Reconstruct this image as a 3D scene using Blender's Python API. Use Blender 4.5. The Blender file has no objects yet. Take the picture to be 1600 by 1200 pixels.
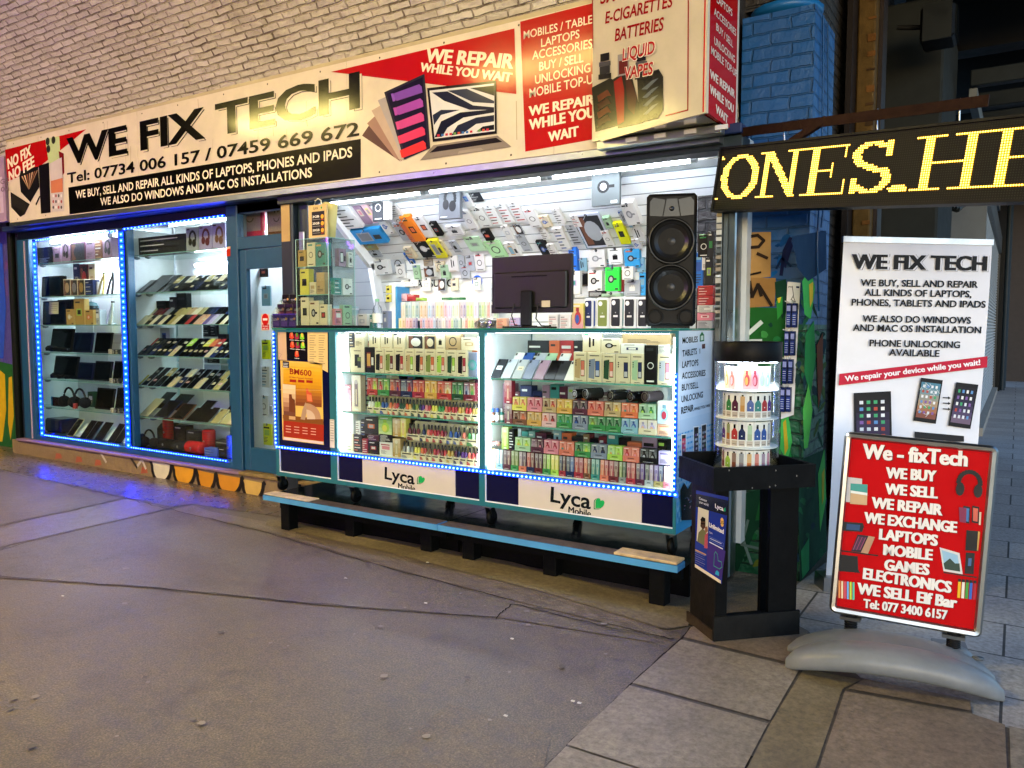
import bpy, math, random
from mathutils import Vector, Matrix
rnd = random.Random(7)
S = bpy.context.scene
COL = S.collection
# ------------------------------------------------------------------ camera
FPX, YAW, PITCH, CAMH = 1225.0, math.radians(32.8), math.radians(-4.1), 1.5
cf = Vector((-math.sin(YAW)*math.cos(PITCH), math.cos(YAW)*math.cos(PITCH), math.sin(PITCH)))
cr = Vector((math.cos(YAW), math.sin(YAW), 0)); cu = cr.cross(cf)
CAMPOS = Vector((0, 0, CAMH))
cam_d = bpy.data.cameras.new('camera'); cam = bpy.data.objects.new('camera', cam_d); COL.objects.link(cam)
cam_d.sensor_width = 36; cam_d.lens = FPX/1600*36; cam_d.clip_end = 500; cam_d.clip_start = 0.02
cam.matrix_world = Matrix(((cr.x, cu.x, -cf.x, 0), (cr.y, cu.y, -cf.y, 0), (cr.z, cu.z, -cf.z, CAMH), (0, 0, 0, 1)))
S.camera = cam
# ------------------------------------------------------------------ world: last dusk light
W = bpy.data.worlds.new('World'); S.world = W; W.use_nodes = True
wn = W.node_tree; bg = wn.nodes['Background']
sky = wn.nodes.new('ShaderNodeTexSky'); sky.sky_type = 'NISHITA'; sky.sun_disc = False
sky.sun_elevation = math.radians(9.0); sky.sun_rotation = math.radians(150); sky.ozone_density = 4.0
wn.links.new(sky.outputs[0], bg.inputs[0]); bg.inputs[1].default_value = 0.15
S.view_settings.view_transform = 'Standard'; S.view_settings.look = 'None'
S.view_settings.exposure = 2.15; S.view_settings.gamma = 1.0
S.cycles.max_bounces = 9; S.cycles.transparent_max_bounces = 24; S.cycles.glossy_bounces = 4
S.cycles.diffuse_bounces = 3; S.cycles.transmission_bounces = 4
S.cycles.sample_clamp_indirect = 4.0; S.cycles.use_denoising = True
S.cycles.caustics_reflective = False; S.cycles.caustics_refractive = False

# ------------------------------------------------------------------ picture point -> place in the street (metres)
def ray(px, py): return cf*FPX + cr*(px-800) - cu*(py-600)
def onY(px, py, Y): d = ray(px, py); return CAMPOS + d*(Y/d.y)
def onZ(px, py, Z): d = ray(px, py); return CAMPOS + d*((Z-CAMH)/d.z)
def onX(px, py, X): d = ray(px, py); return CAMPOS + d*(X/d.x)
def onD(px, py, D): return CAMPOS + ray(px, py)*(D/FPX)
def onP(px, py, o, n): d = ray(px, py); return CAMPOS + d*((o-CAMPOS).dot(n)/d.dot(n))
def XY(px, Y, py=520): return onY(px, py, Y).x

# ------------------------------------------------------------------ materials
def lin(h):
    if not isinstance(h, str): return tuple(h)
    h = h.lstrip('#'); o = []
    for i in (0, 2, 4):
        c = int(h[i:i+2], 16)/255
        o.append(c/12.92 if c <= .04045 else ((c+.055)/1.055)**2.4)
    return tuple(o)
MATS = {}
def newmat(key):
    m = bpy.data.materials.new(key.replace(':', '_')); m.use_nodes = True; MATS[key] = m
    nt = m.node_tree; return m, nt, nt.nodes['Principled BSDF']
def node(nt, t, **k):
    n = nt.nodes.new(t)
    for a, v in k.items():
        if a in n.inputs: n.inputs[a].default_value = v
        else: setattr(n, a, v)
    return n
def link(nt, a, b): nt.links.new(a, b)
def bump(nt, bs, h, strength, dist):
    b = node(nt, 'ShaderNodeBump', Strength=strength, Distance=dist); link(nt, h, b.inputs['Height']); link(nt, b.outputs[0], bs.inputs['Normal'])
def colmat(key, rough, spec=.4, metal=0., dirt=.12, coat=0., nscale=9., rvar=.12, bumps=0., trans=0.):
    """a surface whose own colour comes with each face; a little wear in tone and gloss"""
    m, nt, b = newmat(key)
    a = node(nt, 'ShaderNodeVertexColor', layer_name='Col')
    tc = node(nt, 'ShaderNodeTexCoord'); nz = node(nt, 'ShaderNodeTexNoise', Scale=nscale, Detail=6., Roughness=.65)
    link(nt, tc.outputs['Object'], nz.inputs['Vector'])
    mr = node(nt, 'ShaderNodeMapRange'); mr.inputs[1].default_value = .3; mr.inputs[2].default_value = .75
    mr.inputs[3].default_value = 1.0; mr.inputs[4].default_value = 1-dirt
    link(nt, nz.outputs['Fac'], mr.inputs[0])
    mx = node(nt, 'ShaderNodeMix', data_type='RGBA', blend_type='MULTIPLY'); mx.inputs[0].default_value = 1
    link(nt, a.outputs['Color'], mx.inputs[6]); link(nt, mr.outputs[0], mx.inputs[7])
    link(nt, mx.outputs[2], b.inputs['Base Color'])
    r2 = node(nt, 'ShaderNodeMapRange'); r2.inputs[3].default_value = max(.02, rough-rvar); r2.inputs[4].default_value = min(1, rough+rvar)
    link(nt, nz.outputs['Fac'], r2.inputs[0]); link(nt, r2.outputs[0], b.inputs['Roughness'])
    b.inputs['Metallic'].default_value = metal; b.inputs['Specular IOR Level'].default_value = spec
    b.inputs['Coat Weight'].default_value = coat
    if bumps:
        n2 = node(nt, 'ShaderNodeTexNoise', Scale=nscale*6, Detail=4.); link(nt, tc.outputs['Object'], n2.inputs['Vector'])
        bump(nt, b, n2.outputs['Fac'], bumps, .004)
    return m
def thin(key, col, gloss, alpha, rough=.03):
    m, nt, b = newmat(key); nt.nodes.remove(b)
    t = node(nt, 'ShaderNodeBsdfTransparent'); t.inputs[0].default_value = (*lin(col), 1)
    g = node(nt, 'ShaderNodeBsdfGlossy'); g.inputs['Roughness'].default_value = rough
    f = node(nt, 'ShaderNodeFresnel'); f.inputs[0].default_value = 1.45
    mu = node(nt, 'ShaderNodeMath', operation='MULTIPLY_ADD'); mu.inputs[1].default_value = gloss; mu.inputs[2].default_value = alpha
    link(nt, f.outputs[0], mu.inputs[0])
    x = node(nt, 'ShaderNodeMixShader'); link(nt, mu.outputs[0], x.inputs[0]); link(nt, t.outputs[0], x.inputs[1]); link(nt, g.outputs[0], x.inputs[2])
    link(nt, x.outputs[0], nt.nodes['Material Output'].inputs[0]); return m
def emat(key, col, st):
    m, nt, b = newmat(key)
    b.inputs['Base Color'].default_value = (*[c_*.3 for c_ in lin(col)], 1); b.inputs['Emission Color'].default_value = (*lin(col), 1)
    b.inputs['Emission Strength'].default_value = st; return m
def M(key):
    if key in MATS: return MATS[key]
    return {'card': lambda: colmat('card', .5, .2, dirt=.1), 'gloss': lambda: colmat('gloss', .20, .22, dirt=.06, rvar=.06),
            'matte': lambda: colmat('matte', .8, .15, dirt=.18), 'metal': lambda: colmat('metal', .32, .5, 1., dirt=.25),
            'paint': lambda: colmat('paint', .42, .4, dirt=.22, nscale=5, bumps=.15), 'black': lambda: colmat('black', .45, .10, dirt=.3, bumps=.1),
            'wood': lambda: colmat('wood', .65, .08, dirt=.5, nscale=14, bumps=.4), 'screen': lambda: colmat('screen', .10, .14, dirt=.05, rvar=.05),
            'sign': lambda: colmat('sign', .12, .14, dirt=.2, nscale=3.2, rvar=.06), 'poster': lambda: colmat('poster', .55, .04, dirt=.1), 'cone': lambda: colmat('cone', .38, .5, dirt=.15),
            'glass': lambda: thin('glass', 'f4faf8', .10, .004), 'clear': lambda: thin('clear', 'f6fafa', .6, .02, .06),
            'film': lambda: thin('film', 'eef3f3', 1.4, .10, .12),
            'plastic': lambda: colmat('plastic', .42, .35, dirt=.32, nscale=6, bumps=.03), 'edge': lambda: colmat('edge', .15, .5, dirt=.05)}[key]()
for k, c, s in (('tube', 'e6f0ff', 20), ('tubehot', 'e4eeff', 48), ('tubedim', 'eaf2ff', 14), ('strip', 'f0f6ff', 11), ('blue', '0018ff', 9), ('bluedot', '3f6cff', 8), ('lamp', 'ffe684', 31),
                ('ledon', 'ffb000', .7), ('ledhot', 'ffe070', 1.3), ('neon', 'a04cf0', 11), ('window', 'ffe0b0', 2), ('spot', 'eef4ff', 30)): emat(k, c, s)  # lamp and neon belong to the assumed lights out of view

# ------------------------------------------------------------------ mesh builder
OBJ_ID = [0]
class MB:
    def __init__(s): s.v = []; s.f = []; s.m = []; s.c = []; s.sm = []; s.T = None; s.uv = None
    def P(s, p):
        p = Vector(p); return s.T @ p if s.T else p
    def face(s, pts, c='ffffff', m='card', smooth=False):
        n = len(s.v); s.v += [tuple(s.P(p)) for p in pts]; s.f.append(tuple(range(n, n+len(pts)))); s.m.append(m); s.c.append(lin(c)); s.sm.append(smooth)
    def mesh(s, vs, fs, c='ffffff', m='card', smooth=False):
        n = len(s.v); s.v += [tuple(s.P(p)) for p in vs]; l = lin(c)
        for f in fs: s.f.append(tuple(i+n for i in f)); s.m.append(m); s.c.append(l); s.sm.append(smooth)
    def box(s, x0, x1, y0, y1, z0, z1, c='ffffff', m='card', b=0.):
        if x0 > x1: x0, x1 = x1, x0
        if y0 > y1: y0, y1 = y1, y0
        if z0 > z1: z0, z1 = z1, z0
        b = min(b, (x1-x0)*.45, (y1-y0)*.45, (z1-z0)*.45)
        if b <= 0:
            s.mesh([(x, y, z) for z in (z0, z1) for y in (y0, y1) for x in (x0, x1)],
                   [(0, 2, 3, 1), (4, 5, 7, 6), (0, 1, 5, 4), (2, 6, 7, 3), (0, 4, 6, 2), (1, 3, 7, 5)], c, m); return
        vs = []; X = (x0, x1); Y = (y0, y1); Z = (z0, z1)
        for k in range(8):
            i, j, l = k & 1, k >> 1 & 1, k >> 2
            dx, dy, dz = (b, -b)[i], (b, -b)[j], (b, -b)[l]
            vs += [(X[i], Y[j]+dy, Z[l]+dz), (X[i]+dx, Y[j], Z[l]+dz), (X[i]+dx, Y[j]+dy, Z[l])]
        fs = []
        def V(i, j, l, a): return (i+2*j+4*l)*3+a
        for i in (0, 1):
            q = [V(i, 0, 0, 0), V(i, 1, 0, 0), V(i, 1, 1, 0), V(i, 0, 1, 0)]; fs.append(q if i else q[::-1])
            q = [V(0, i, 0, 1), V(1, i, 0, 1), V(1, i, 1, 1), V(0, i, 1, 1)]; fs.append(q if not i else q[::-1])
            q = [V(0, 0, i, 2), V(1, 0, i, 2), V(1, 1, i, 2), V(0, 1, i, 2)]; fs.append(q if i else q[::-1])
        for a in (0, 1):
            for bb in (0, 1):
                q = [V(a, bb, 0, 0), V(a, bb, 1, 0), V(a, bb, 1, 1), V(a, bb, 0, 1)]; fs.append(q if (a ^ bb) else q[::-1])
                q = [V(a, 0, bb, 0), V(a, 1, bb, 0), V(a, 1, bb, 2), V(a, 0, bb, 2)]; fs.append(q[::-1] if (a ^ bb) else q)
                q = [V(0, a, bb, 1), V(1, a, bb, 1), V(1, a, bb, 2), V(0, a, bb, 2)]; fs.append(q if (a ^ bb) else q[::-1])
        for i in (0, 1):
            for j in (0, 1):
                for l in (0, 1):
                    q = [V(i, j, l, 0), V(i, j, l, 1), V(i, j, l, 2)]; fs.append(q if (i ^ j ^ l) else q[::-1])
        s.mesh(vs, fs, c, m)
    def tube(s, pts, r, c='ffffff', m='card', n=8, cap=True):
        pts = [Vector(p) for p in pts]; vs = []; fs = []
        rs = r if isinstance(r, (list, tuple)) else [r]*len(pts)
        for i, p in enumerate(pts):
            t = (pts[min(i+1, len(pts)-1)]-pts[max(i-1, 0)]).normalized()
            a = t.cross(Vector((0, 0, 1)) if abs(t.z) < .9 else Vector((1, 0, 0))).normalized(); b2 = t.cross(a)
            for k in range(n): an = 2*math.pi*k/n; vs.append(p+(a*math.cos(an)+b2*math.sin(an))*rs[i])
        for i in range(len(pts)-1):
            for k in range(n): fs.append((i*n+k, i*n+(k+1) % n, (i+1)*n+(k+1) % n, (i+1)*n+k))
        s.mesh(vs, fs, c, m, True)
        if cap:
            s.face([vs[k] for k in range(n)], c, m); s.face([vs[(len(pts)-1)*n+k] for k in range(n)][::-1], c, m)
    def lathe(s, prof, c='ffffff', m='card', n=24, at=(0, 0, 0), axis='z', smooth=True, a0=0., a1=2*math.pi):
        at = Vector(at); vs = []; fs = []; full = abs(a1-a0-2*math.pi) < 1e-6; N = n if full else n+1
        for r, h in prof:
            for k in range(N):
                a = a0+(a1-a0)*k/n; x, y = r*math.cos(a), r*math.sin(a)
                vs.append(at+Vector({'z': (x, y, h), 'y': (x, h, y), 'x': (h, x, y)}[axis]))
        for i in range(len(prof)-1):
            for k in range(n):
                q = (i*N+k, i*N+(k+1) % N, (i+1)*N+(k+1) % N, (i+1)*N+k); fs.append(q if axis != 'y' else q[::-1])
        s.mesh(vs, fs, c, m, smooth)
    def prism(s, poly, y0, y1, c='ffffff', m='card', ax='y'):
        """outline (a,b) extruded along one axis"""
        def Q(a, b, t): return {'y': (a, t, b), 'z': (a, b, t), 'x': (t, a, b)}[ax]
        n = len(poly); ar = sum(poly[i][0]*poly[(i+1) % n][1]-poly[(i+1) % n][0]*poly[i][1] for i in range(n))
        if ar < 0: poly = poly[::-1]
        A = [Q(a, b, y0) for a, b in poly]; B = [Q(a, b, y1) for a, b in poly]
        s.face(A, c, m); s.face(B[::-1], c, m)
        for i in range(n): j = (i+1) % n; s.face([A[i], B[i], B[j], A[j]], c, m)
    def build(s, name, parent=None, loc=(0, 0, 0), rz=0., mat=None):
        me = bpy.data.meshes.new(name); me.from_pydata(s.v, [], s.f)
        keys = []
        for k in s.m:
            if k not in keys: keys.append(k)
        for k in keys: me.materials.append(M(k))
        ix = {k: i for i, k in enumerate(keys)}
        me.polygons.foreach_set('material_index', [ix[k] for k in s.m]); me.polygons.foreach_set('use_smooth', s.sm)
        ca = me.color_attributes.new('Col', 'FLOAT_COLOR', 'CORNER'); buf = []
        for f, c in zip(s.f, s.c): buf += [c[0], c[1], c[2], 1.]*len(f)
        ca.data.foreach_set('color', buf)
        if s.uv:
            u = me.uv_layers.new(name='UVMap'); b2 = []
            for p in me.loops: b2 += s.uv[p.vertex_index]
            u.data.foreach_set('uv', b2)
        me.update(); return place(me, name, parent, loc, rz, mat)
def place(me, name, parent=None, loc=(0, 0, 0), rz=0., mat=None):
    o = bpy.data.objects.new(name, me); COL.objects.link(o)
    if mat is not None: o.matrix_world = mat
    else: o.location = loc; o.rotation_euler = (0, 0, rz)
    if parent is not None: o.parent = parent
    return o
LABELS = {}
def tag(o, label, cat, group=None, kind=None):
    o['label'] = label; o['category'] = cat
    if group: o['group'] = group
    if kind: o['kind'] = kind
    LABELS.setdefault(label, []).append(o.name)
    return o
def struct(o): o['kind'] = 'structure'; return o
def thing(name, label, cat, loc=(0, 0, 0), rz=0., group=None, mat=None):
    return tag(place(None, name, None, loc, rz, mat), label, cat, group)
def recenter(o):
    """origin to the middle of the base"""
    me = o.data; vs = [v.co for v in me.vertices]
    c = Vector(((min(v.x for v in vs)+max(v.x for v in vs))/2, (min(v.y for v in vs)+max(v.y for v in vs))/2, min(v.z for v in vs)))
    me.transform(Matrix.Translation(-c)); o.location = Vector(o.location)+c; return o
ORD = 'first second third fourth fifth sixth seventh eighth ninth tenth eleventh twelfth thirteenth fourteenth fifteenth sixteenth seventeenth eighteenth nineteenth twentieth'.split()
ORD += ['twenty-'+w for w in ORD[:9]] + ['thirtieth'] + ['thirty-'+w for w in ORD[:9]]

# ------------------------------------------------------------------ lettering
TXT = {}
def glyphs(t, bold):
    k = (t, bold)
    if k not in TXT:
        c = bpy.data.curves.new('t', 'FONT'); c.body = t; c.offset = bold; c.resolution_u = 3; c.size = 1
        o = bpy.data.objects.new('t', c); me = o.to_mesh()
        vs = [(v.co.x, v.co.y) for v in me.vertices]; fs = [tuple(p.vertices) for p in me.polygons]
        o.to_mesh_clear(); bpy.data.objects.remove(o); bpy.data.curves.remove(c)
        x0 = min(v[0] for v in vs); x1 = max(v[0] for v in vs)
        cap = .711+bold*2
        TXT[k] = ([((x-x0)/(x1-x0), (y+bold)/cap) for x, y in vs], fs, (x1-x0)/cap)
    return TXT[k]
class Frame:
    """a flat face: origin, right, up, outward normal"""
    def __init__(s, o, ux, uy): s.o = Vector(o); s.ux = Vector(ux).normalized(); s.n = Vector(ux).cross(Vector(uy)).normalized(); s.uy = s.n.cross(s.ux)
    def ab(s, px, py): p = onP(px, py, s.o, s.n)-s.o; return p.dot(s.ux), p.dot(s.uy)
    def W(s, a, b, off=0.): return s.o+s.ux*a+s.uy*b+s.n*off
    def poly(s, mb, pts, c, off=.002, m='card', px=True):
        if px: pts = [s.ab(*p) for p in pts]
        n = len(pts); ar = sum(pts[i][0]*pts[(i+1) % n][1]-pts[(i+1) % n][0]*pts[i][1] for i in range(n))
        if ar < 0: pts = pts[::-1]
        mb.face([s.W(a, b, off) for a, b in pts], c, m)
    def rect(s, mb, a0, b0, a1, b1, c, off=.002, m='card'): s.poly(mb, [(a0, b0), (a1, b0), (a1, b1), (a0, b1)], c, off, m, False)
    def disc(s, mb, a, b, r, c, off=.002, m='card', n=20, ry=None, a0=0, a1=6.2832):
        s.poly(mb, [(a+r*math.cos(a0+(a1-a0)*k/n), b+(ry or r)*math.sin(a0+(a1-a0)*k/n)) for k in range(n if a1-a0 > 6.28 else n+1)], c, off, m, False)
    def line(s, mb, pts, w, c, off=.002, m='card', px=False):
        if px: pts = [s.ab(*p) for p in pts]
        for (a0, b0), (a1, b1) in zip(pts, pts[1:]):
            L = math.hypot(a1-a0, b1-b0) or 1; nx, ny = -(b1-b0)/L*w/2, (a1-a0)/L*w/2; ex, ey = (a1-a0)/L*w*.25, (b1-b0)/L*w*.25
            s.poly(mb, [(a0-ex+nx, b0-ey+ny), (a0-ex-nx, b0-ey-ny), (a1+ex-nx, b1+ey-ny), (a1+ex+nx, b1+ey+ny)], c, off, m, False); off += .00012
    def text(s, mb, t, p0, p1, h, c, bold=.0, off=.003, m='card', px=True, slant=0.):
        """baseline from p0 to p1, capital height h (picture px or metres)"""
        if px:
            q0, q1 = s.ab(*p0), s.ab(*p1); q2 = s.ab(p0[0], p0[1]-h); H = math.hypot(q2[0]-q0[0], q2[1]-q0[1])
        else: q0, q1, H = p0, p1, h
        base = max(0., min(bold, .02)); bold = abs(bold)
        vs, fs, asp = glyphs(t, base); dx, dy = q1[0]-q0[0], q1[1]-q0[1]; L = math.hypot(dx, dy); nx, ny = -dy/L*H, dx/L*H
        e = (bold-base)*1.3*H/L; shifts = (-e, 0, e) if e > 1e-6 else (0,)
        for k, sh in enumerate(shifts):
            mb.mesh([s.W(q0[0]+(x*(1-2*e)+e+sh)*dx+y*(nx+slant*dx/L*H), q0[1]+(x*(1-2*e)+e+sh)*dy+y*(ny+slant*dy/L*H), off+k*.00008) for x, y in vs], fs, c, m)
    def textc(s, mb, t, a, b, h, c, bold=0., off=.003, m='card', sx=1.):
        w = glyphs(t, bold)[2]*h*sx; s.text(mb, t, (a-w/2, b), (a+w/2, b), h, c, bold, off, m, False)
# ================================================================== surfaces of the setting
def tex(nt, scale, detail=6., rough=.6, vec=None, coord='Object'):
    tc = node(nt, 'ShaderNodeTexCoord'); n = node(nt, 'ShaderNodeTexNoise', Scale=scale, Detail=detail, Roughness=rough)
    link(nt, vec or tc.outputs[coord], n.inputs['Vector']); return n
def ramp(nt, fac, stops):
    r = node(nt, 'ShaderNodeValToRGB'); e = r.color_ramp.elements
    while len(e) < len(stops): e.new(.5)
    for k, (p, c) in enumerate(stops): e[k].position = p; e[k].color = (*lin(c), 1)
    link(nt, fac, r.inputs[0]); return r
def mix(nt, fac, a, b, mode='MIX'):
    x = node(nt, 'ShaderNodeMix', data_type='RGBA', blend_type=mode)
    if isinstance(fac, float): x.inputs[0].default_value = fac
    else: link(nt, fac, x.inputs[0])
    for i, v in ((6, a), (7, b)):
        if isinstance(v, str): x.inputs[i].default_value = (*lin(v), 1)
        else: link(nt, v, x.inputs[i])
    return x.outputs[2]
def mat_asphalt(key, c0, c1, c2, rough, bmp=.3):
    m, nt, b = newmat(key)
    big = tex(nt, .9, 5.); fine = tex(nt, 120., 4., .8); mid = tex(nt, 14., 6., .7)
    col = ramp(nt, big.outputs[0], [(.3, c0), (.55, c1), (.75, c2)])
    vor = node(nt, 'ShaderNodeTexVoronoi', Scale=120.); tc = node(nt, 'ShaderNodeTexCoord'); link(nt, tc.outputs['Object'], vor.inputs['Vector'])
    st = ramp(nt, vor.outputs['Distance'], [(.0, 'e0dad2'), (.18, '96908a'), (.6, '3e3a38')])
    g = ramp(nt, fine.outputs[0], [(.38, '565656'), (.58, 'ffffff')])
    x = mix(nt, .55, col.outputs[0], st.outputs[0], 'OVERLAY'); x = mix(nt, .6, x, g.outputs[0], 'MULTIPLY')
    d = ramp(nt, mid.outputs[0], [(.36, '7c7672'), (.60, 'ffffff')]); x = mix(nt, .5, x, d.outputs[0], 'MULTIPLY')
    st2 = tex(nt, 1.9, 8., .72); d2 = ramp(nt, st2.outputs[0], [(.36, '6a625c'), (.5, 'ffffff')]); x = mix(nt, .28, x, d2.outputs[0], 'MULTIPLY')
    v2 = node(nt, 'ShaderNodeTexVoronoi', Scale=52.); link(nt, tc.outputs['Object'], v2.inputs['Vector']); s2 = ramp(nt, v2.outputs['Distance'], [(.10, 'd8d2c8'), (.2, '808080')]); x = mix(nt, .35, x, s2.outputs[0], 'OVERLAY')
    link(nt, x, b.inputs['Base Color'])
    r = node(nt, 'ShaderNodeMapRange'); r.inputs[1].default_value = .3; r.inputs[2].default_value = .7
    r.inputs[3].default_value = rough-.08; r.inputs[4].default_value = rough+.16; link(nt, mid.outputs[0], r.inputs[0]); link(nt, r.outputs[0], b.inputs['Roughness'])
    b.inputs['Specular IOR Level'].default_value = .62
    bump(nt, b, vor.outputs['Distance'], bmp, .004); return m
mat_asphalt('asphalt', '9a8a74', 'a4947c', 'b0a088', .48)
mat_asphalt('asphalt_smooth', 'ae9a84', 'b8a690', 'c2b29c', .38)
mat_asphalt('asphalt_wet', '8c7e76', '998b82', 'a4968c', .27, .02)
mat_asphalt('asphalt_old', '988468', 'a89478', 'b4a084', .5)
def mat_stone(key, c0, c1, c2, brick=None, rough=.55):
    m, nt, b = newmat(key)
    a = tex(nt, 1.7, 7., .65); f = tex(nt, 45., 5., .7)
    col = ramp(nt, a.outputs[0], [(.3, c0), (.5, c1), (.7, c2)])
    g = ramp(nt, f.outputs[0], [(.3, '8c8680'), (.65, 'ffffff')]); x = mix(nt, .7, col.outputs[0], g.outputs[0], 'MULTIPLY')
    h = f.outputs[0]
    if brick:
        tc = node(nt, 'ShaderNodeTexCoord'); bt = node(nt, 'ShaderNodeTexBrick', Scale=1.0); link(nt, tc.outputs['Object'], bt.inputs['Vector'])
        bt.inputs['Brick Width'].default_value = brick[0]; bt.inputs['Row Height'].default_value = brick[1]; bt.inputs['Mortar Size'].default_value = .006
        bt.inputs['Color1'].default_value = (.75, .75, .75, 1); bt.inputs['Color2'].default_value = (1, 1, 1, 1); bt.inputs['Mortar'].default_value = (.12, .12, .12, 1)
        x = mix(nt, 1.0, x, bt.outputs['Color'], 'MULTIPLY'); bump(nt, b, bt.outputs['Fac'], -.5, .006)
    else: bump(nt, b, h, .3, .004)
    link(nt, x, b.inputs['Base Color']); b.inputs['Roughness'].default_value = rough; return m
mat_stone('flagstone', 'a29c98', 'b0aaa6', 'bcb6b0', (.9, .46))
mat_stone('slab', '7a6f60', '8c8070', '9b9080')
mat_stone('joint', '463f38', '524a42', '5e564c')
mat_stone('slab_brown', '705f4e', '80705e', '907e6a')
mat_stone('kerbstone', '64573f', '786a4e', '8a7c60')
def mat_brick(key, c0, c1, mortar, depth=.02, crack=None, bw=.225, rh=.075, uvn='UV', dirt='5a4c40', dirtf=.35, rough=.6, ms=.012):
    m, nt, b = newmat(key)
    tc = node(nt, 'ShaderNodeTexCoord'); wob = tex(nt, 5., 4., .6); 
    sub = node(nt, 'ShaderNodeVectorMath', operation='MULTIPLY_ADD'); sub.inputs[1].default_value = (.07, .034, .02)
    off = node(nt, 'ShaderNodeVectorMath', operation='ADD')
    link(nt, wob.outputs['Color'], sub.inputs[0]); link(nt, tc.outputs[uvn], sub.inputs[2])
    bt = node(nt, 'ShaderNodeTexBrick', Scale=1.0); link(nt, sub.outputs[0], bt.inputs['Vector'])
    bt.inputs['Brick Width'].default_value = bw; bt.inputs['Row Height'].default_value = rh; bt.inputs['Mortar Size'].default_value = ms; bt.inputs['Mortar Smooth'].default_value = .6
    bt.inputs['Color1'].default_value = (*lin(c0), 1); bt.inputs['Color2'].default_value = (*lin(c1), 1); bt.inputs['Mortar'].default_value = (*lin(mortar), 1)
    d = tex(nt, 2.3, 8., .7); chip = tex(nt, 26., 5., .7)
    x = mix(nt, ramp(nt, d.outputs[0], [(.52, '000000'), (.75, 'ffffff')]).outputs[0], bt.outputs['Color'], dirt)
    x2 = node(nt, 'ShaderNodeMix', data_type='RGBA'); x2.inputs[0].default_value = dirtf; link(nt, bt.outputs['Color'], x2.inputs[6]); link(nt, x, x2.inputs[7])
    ch = ramp(nt, chip.outputs[0], [(.66, '000000'), (.72, 'ffffff')])
    y = mix(nt, ch.outputs[0], x2.outputs[2], dirt)
    if crack:
        cn = ramp(nt, tex(nt, 4.5, 6., .75).outputs[0], [(.47, '000000'), (.60, 'ffffff')]); pw = node(nt, 'ShaderNodeMath', operation='MULTIPLY'); link(nt, bt.outputs['Fac'], pw.inputs[0]); link(nt, cn.outputs[0], pw.inputs[1])
        y = mix(nt, pw.outputs[0], y, crack)
    link(nt, y, b.inputs['Base Color']); b.inputs['Roughness'].default_value = rough
    inv = node(nt, 'ShaderNodeMath', operation='MULTIPLY_ADD'); inv.inputs[1].default_value = -1.; inv.inputs[2].default_value = 1.; link(nt, bt.outputs['Fac'], inv.inputs[0])
    lump = tex(nt, 11., 5., .6); add = node(nt, 'ShaderNodeMath', operation='MULTIPLY_ADD'); add.inputs[1].default_value = 1.5
    link(nt, lump.outputs[0], add.inputs[0]); link(nt, inv.outputs[0], add.inputs[2]); bump(nt, b, add.outputs[0], 1.0, depth)
    return m
mat_brick('vault_brick', 'd2cec0', 'c2bdac', 'b2aa98', 0.028, '6a5e4c', .185, .054, dirt='8a806a', dirtf=.45, rough=.5, ms=.009)
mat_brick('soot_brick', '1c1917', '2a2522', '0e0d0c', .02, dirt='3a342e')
mat_brick('blue_brick', '0a4c86', '09467c', '09406f', .008, dirt='0a3f6b', dirtf=.6, rough=.45, ms=.008)
mat_brick('green_brick', '0b4a2a', '0d5530', '06301b', .014, dirt='0a2f22', dirtf=.6, rough=.45, ms=.008)
mat_brick('graffiti_brick', '4a3a86', '3d4fa0', '241f4a', .014, dirt='8a3a6a', dirtf=1., rough=.5, ms=.009)
mat_brick('plinth_brick', '7d6a4c', '8c7856', '4a3e2e', .012, bw=.44, rh=.15, dirt='4c4338', dirtf=.7)
def mat_plate():
    m, nt, b = newmat('checker')
    n = tex(nt, 3., 6.); c = ramp(nt, n.outputs[0], [(.3, '070c10'), (.6, '10181e'), (.8, '1c262c')]); link(nt, c.outputs[0], b.inputs['Base Color'])
    r = ramp(nt, tex(nt, 9., 5.).outputs[0], [(.3, '404040'), (.7, '8a8a8a')]); link(nt, r.outputs[0], b.inputs['Roughness']); b.inputs['Specular IOR Level'].default_value = .6
mat_plate()

# ------------------------------------------------------------------ ground
g = MB(); g.box(-70, 60, -40, 90, -.3, 0, 'ffffff', 'asphalt'); struct(g.build('ground'))
GF = Frame((0, 0, 0), (1, 0, 0), (0, 1, 0))
def gpoly(name, pts, m, off, mb=None):
    b = mb or MB(); GF.poly(b, pts, 'ffffff', off, m); return b if mb else struct(b.build(name))
gpoly('asphalt_patch', [(-60, 722), (195, 779), (-60, 834)], 'asphalt_old', .004)
gpoly('asphalt_patch', [(-60, 836), (198, 780), (268, 794), (120, 828), (-60, 869)], 'asphalt_smooth', .004)
gpoly('asphalt_patch', [(268, 797), (420, 832), (600, 885), (800, 938), (1052, 1000), (1003, 962), (890, 925), (700, 878), (500, 832), (330, 800), (300, 790)], 'asphalt_smooth', .004)
gpoly('asphalt_patch', [(268, 797), (420, 834), (600, 887), (800, 940), (1040, 1004), (1006, 965), (1008, 1050), (560, 950), (250, 918), (-60, 899), (-60, 874), (122, 830)][:1]+[(420, 836), (600, 889), (800, 942), (1030, 1006), (780, 966), (500, 946), (250, 920), (-60, 900), (-60, 873), (120, 831)], 'asphalt', .004)
gpoly('asphalt_patch', [(-60, 693), (46, 703), (240, 744), (410, 779), (470, 812), (300, 788), (268, 793), (198, 778), (-60, 720)], 'asphalt_wet', .004)
gpoly('asphalt_patch', [(700, 1100), (860, 1148), (840, 1260), (520, 1260)], 'asphalt_old', .004)
pv = MB(); pv.box(-.93, 40, 4.3, 60, -.01, .0015, 'ffffff', 'flagstone')
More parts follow.
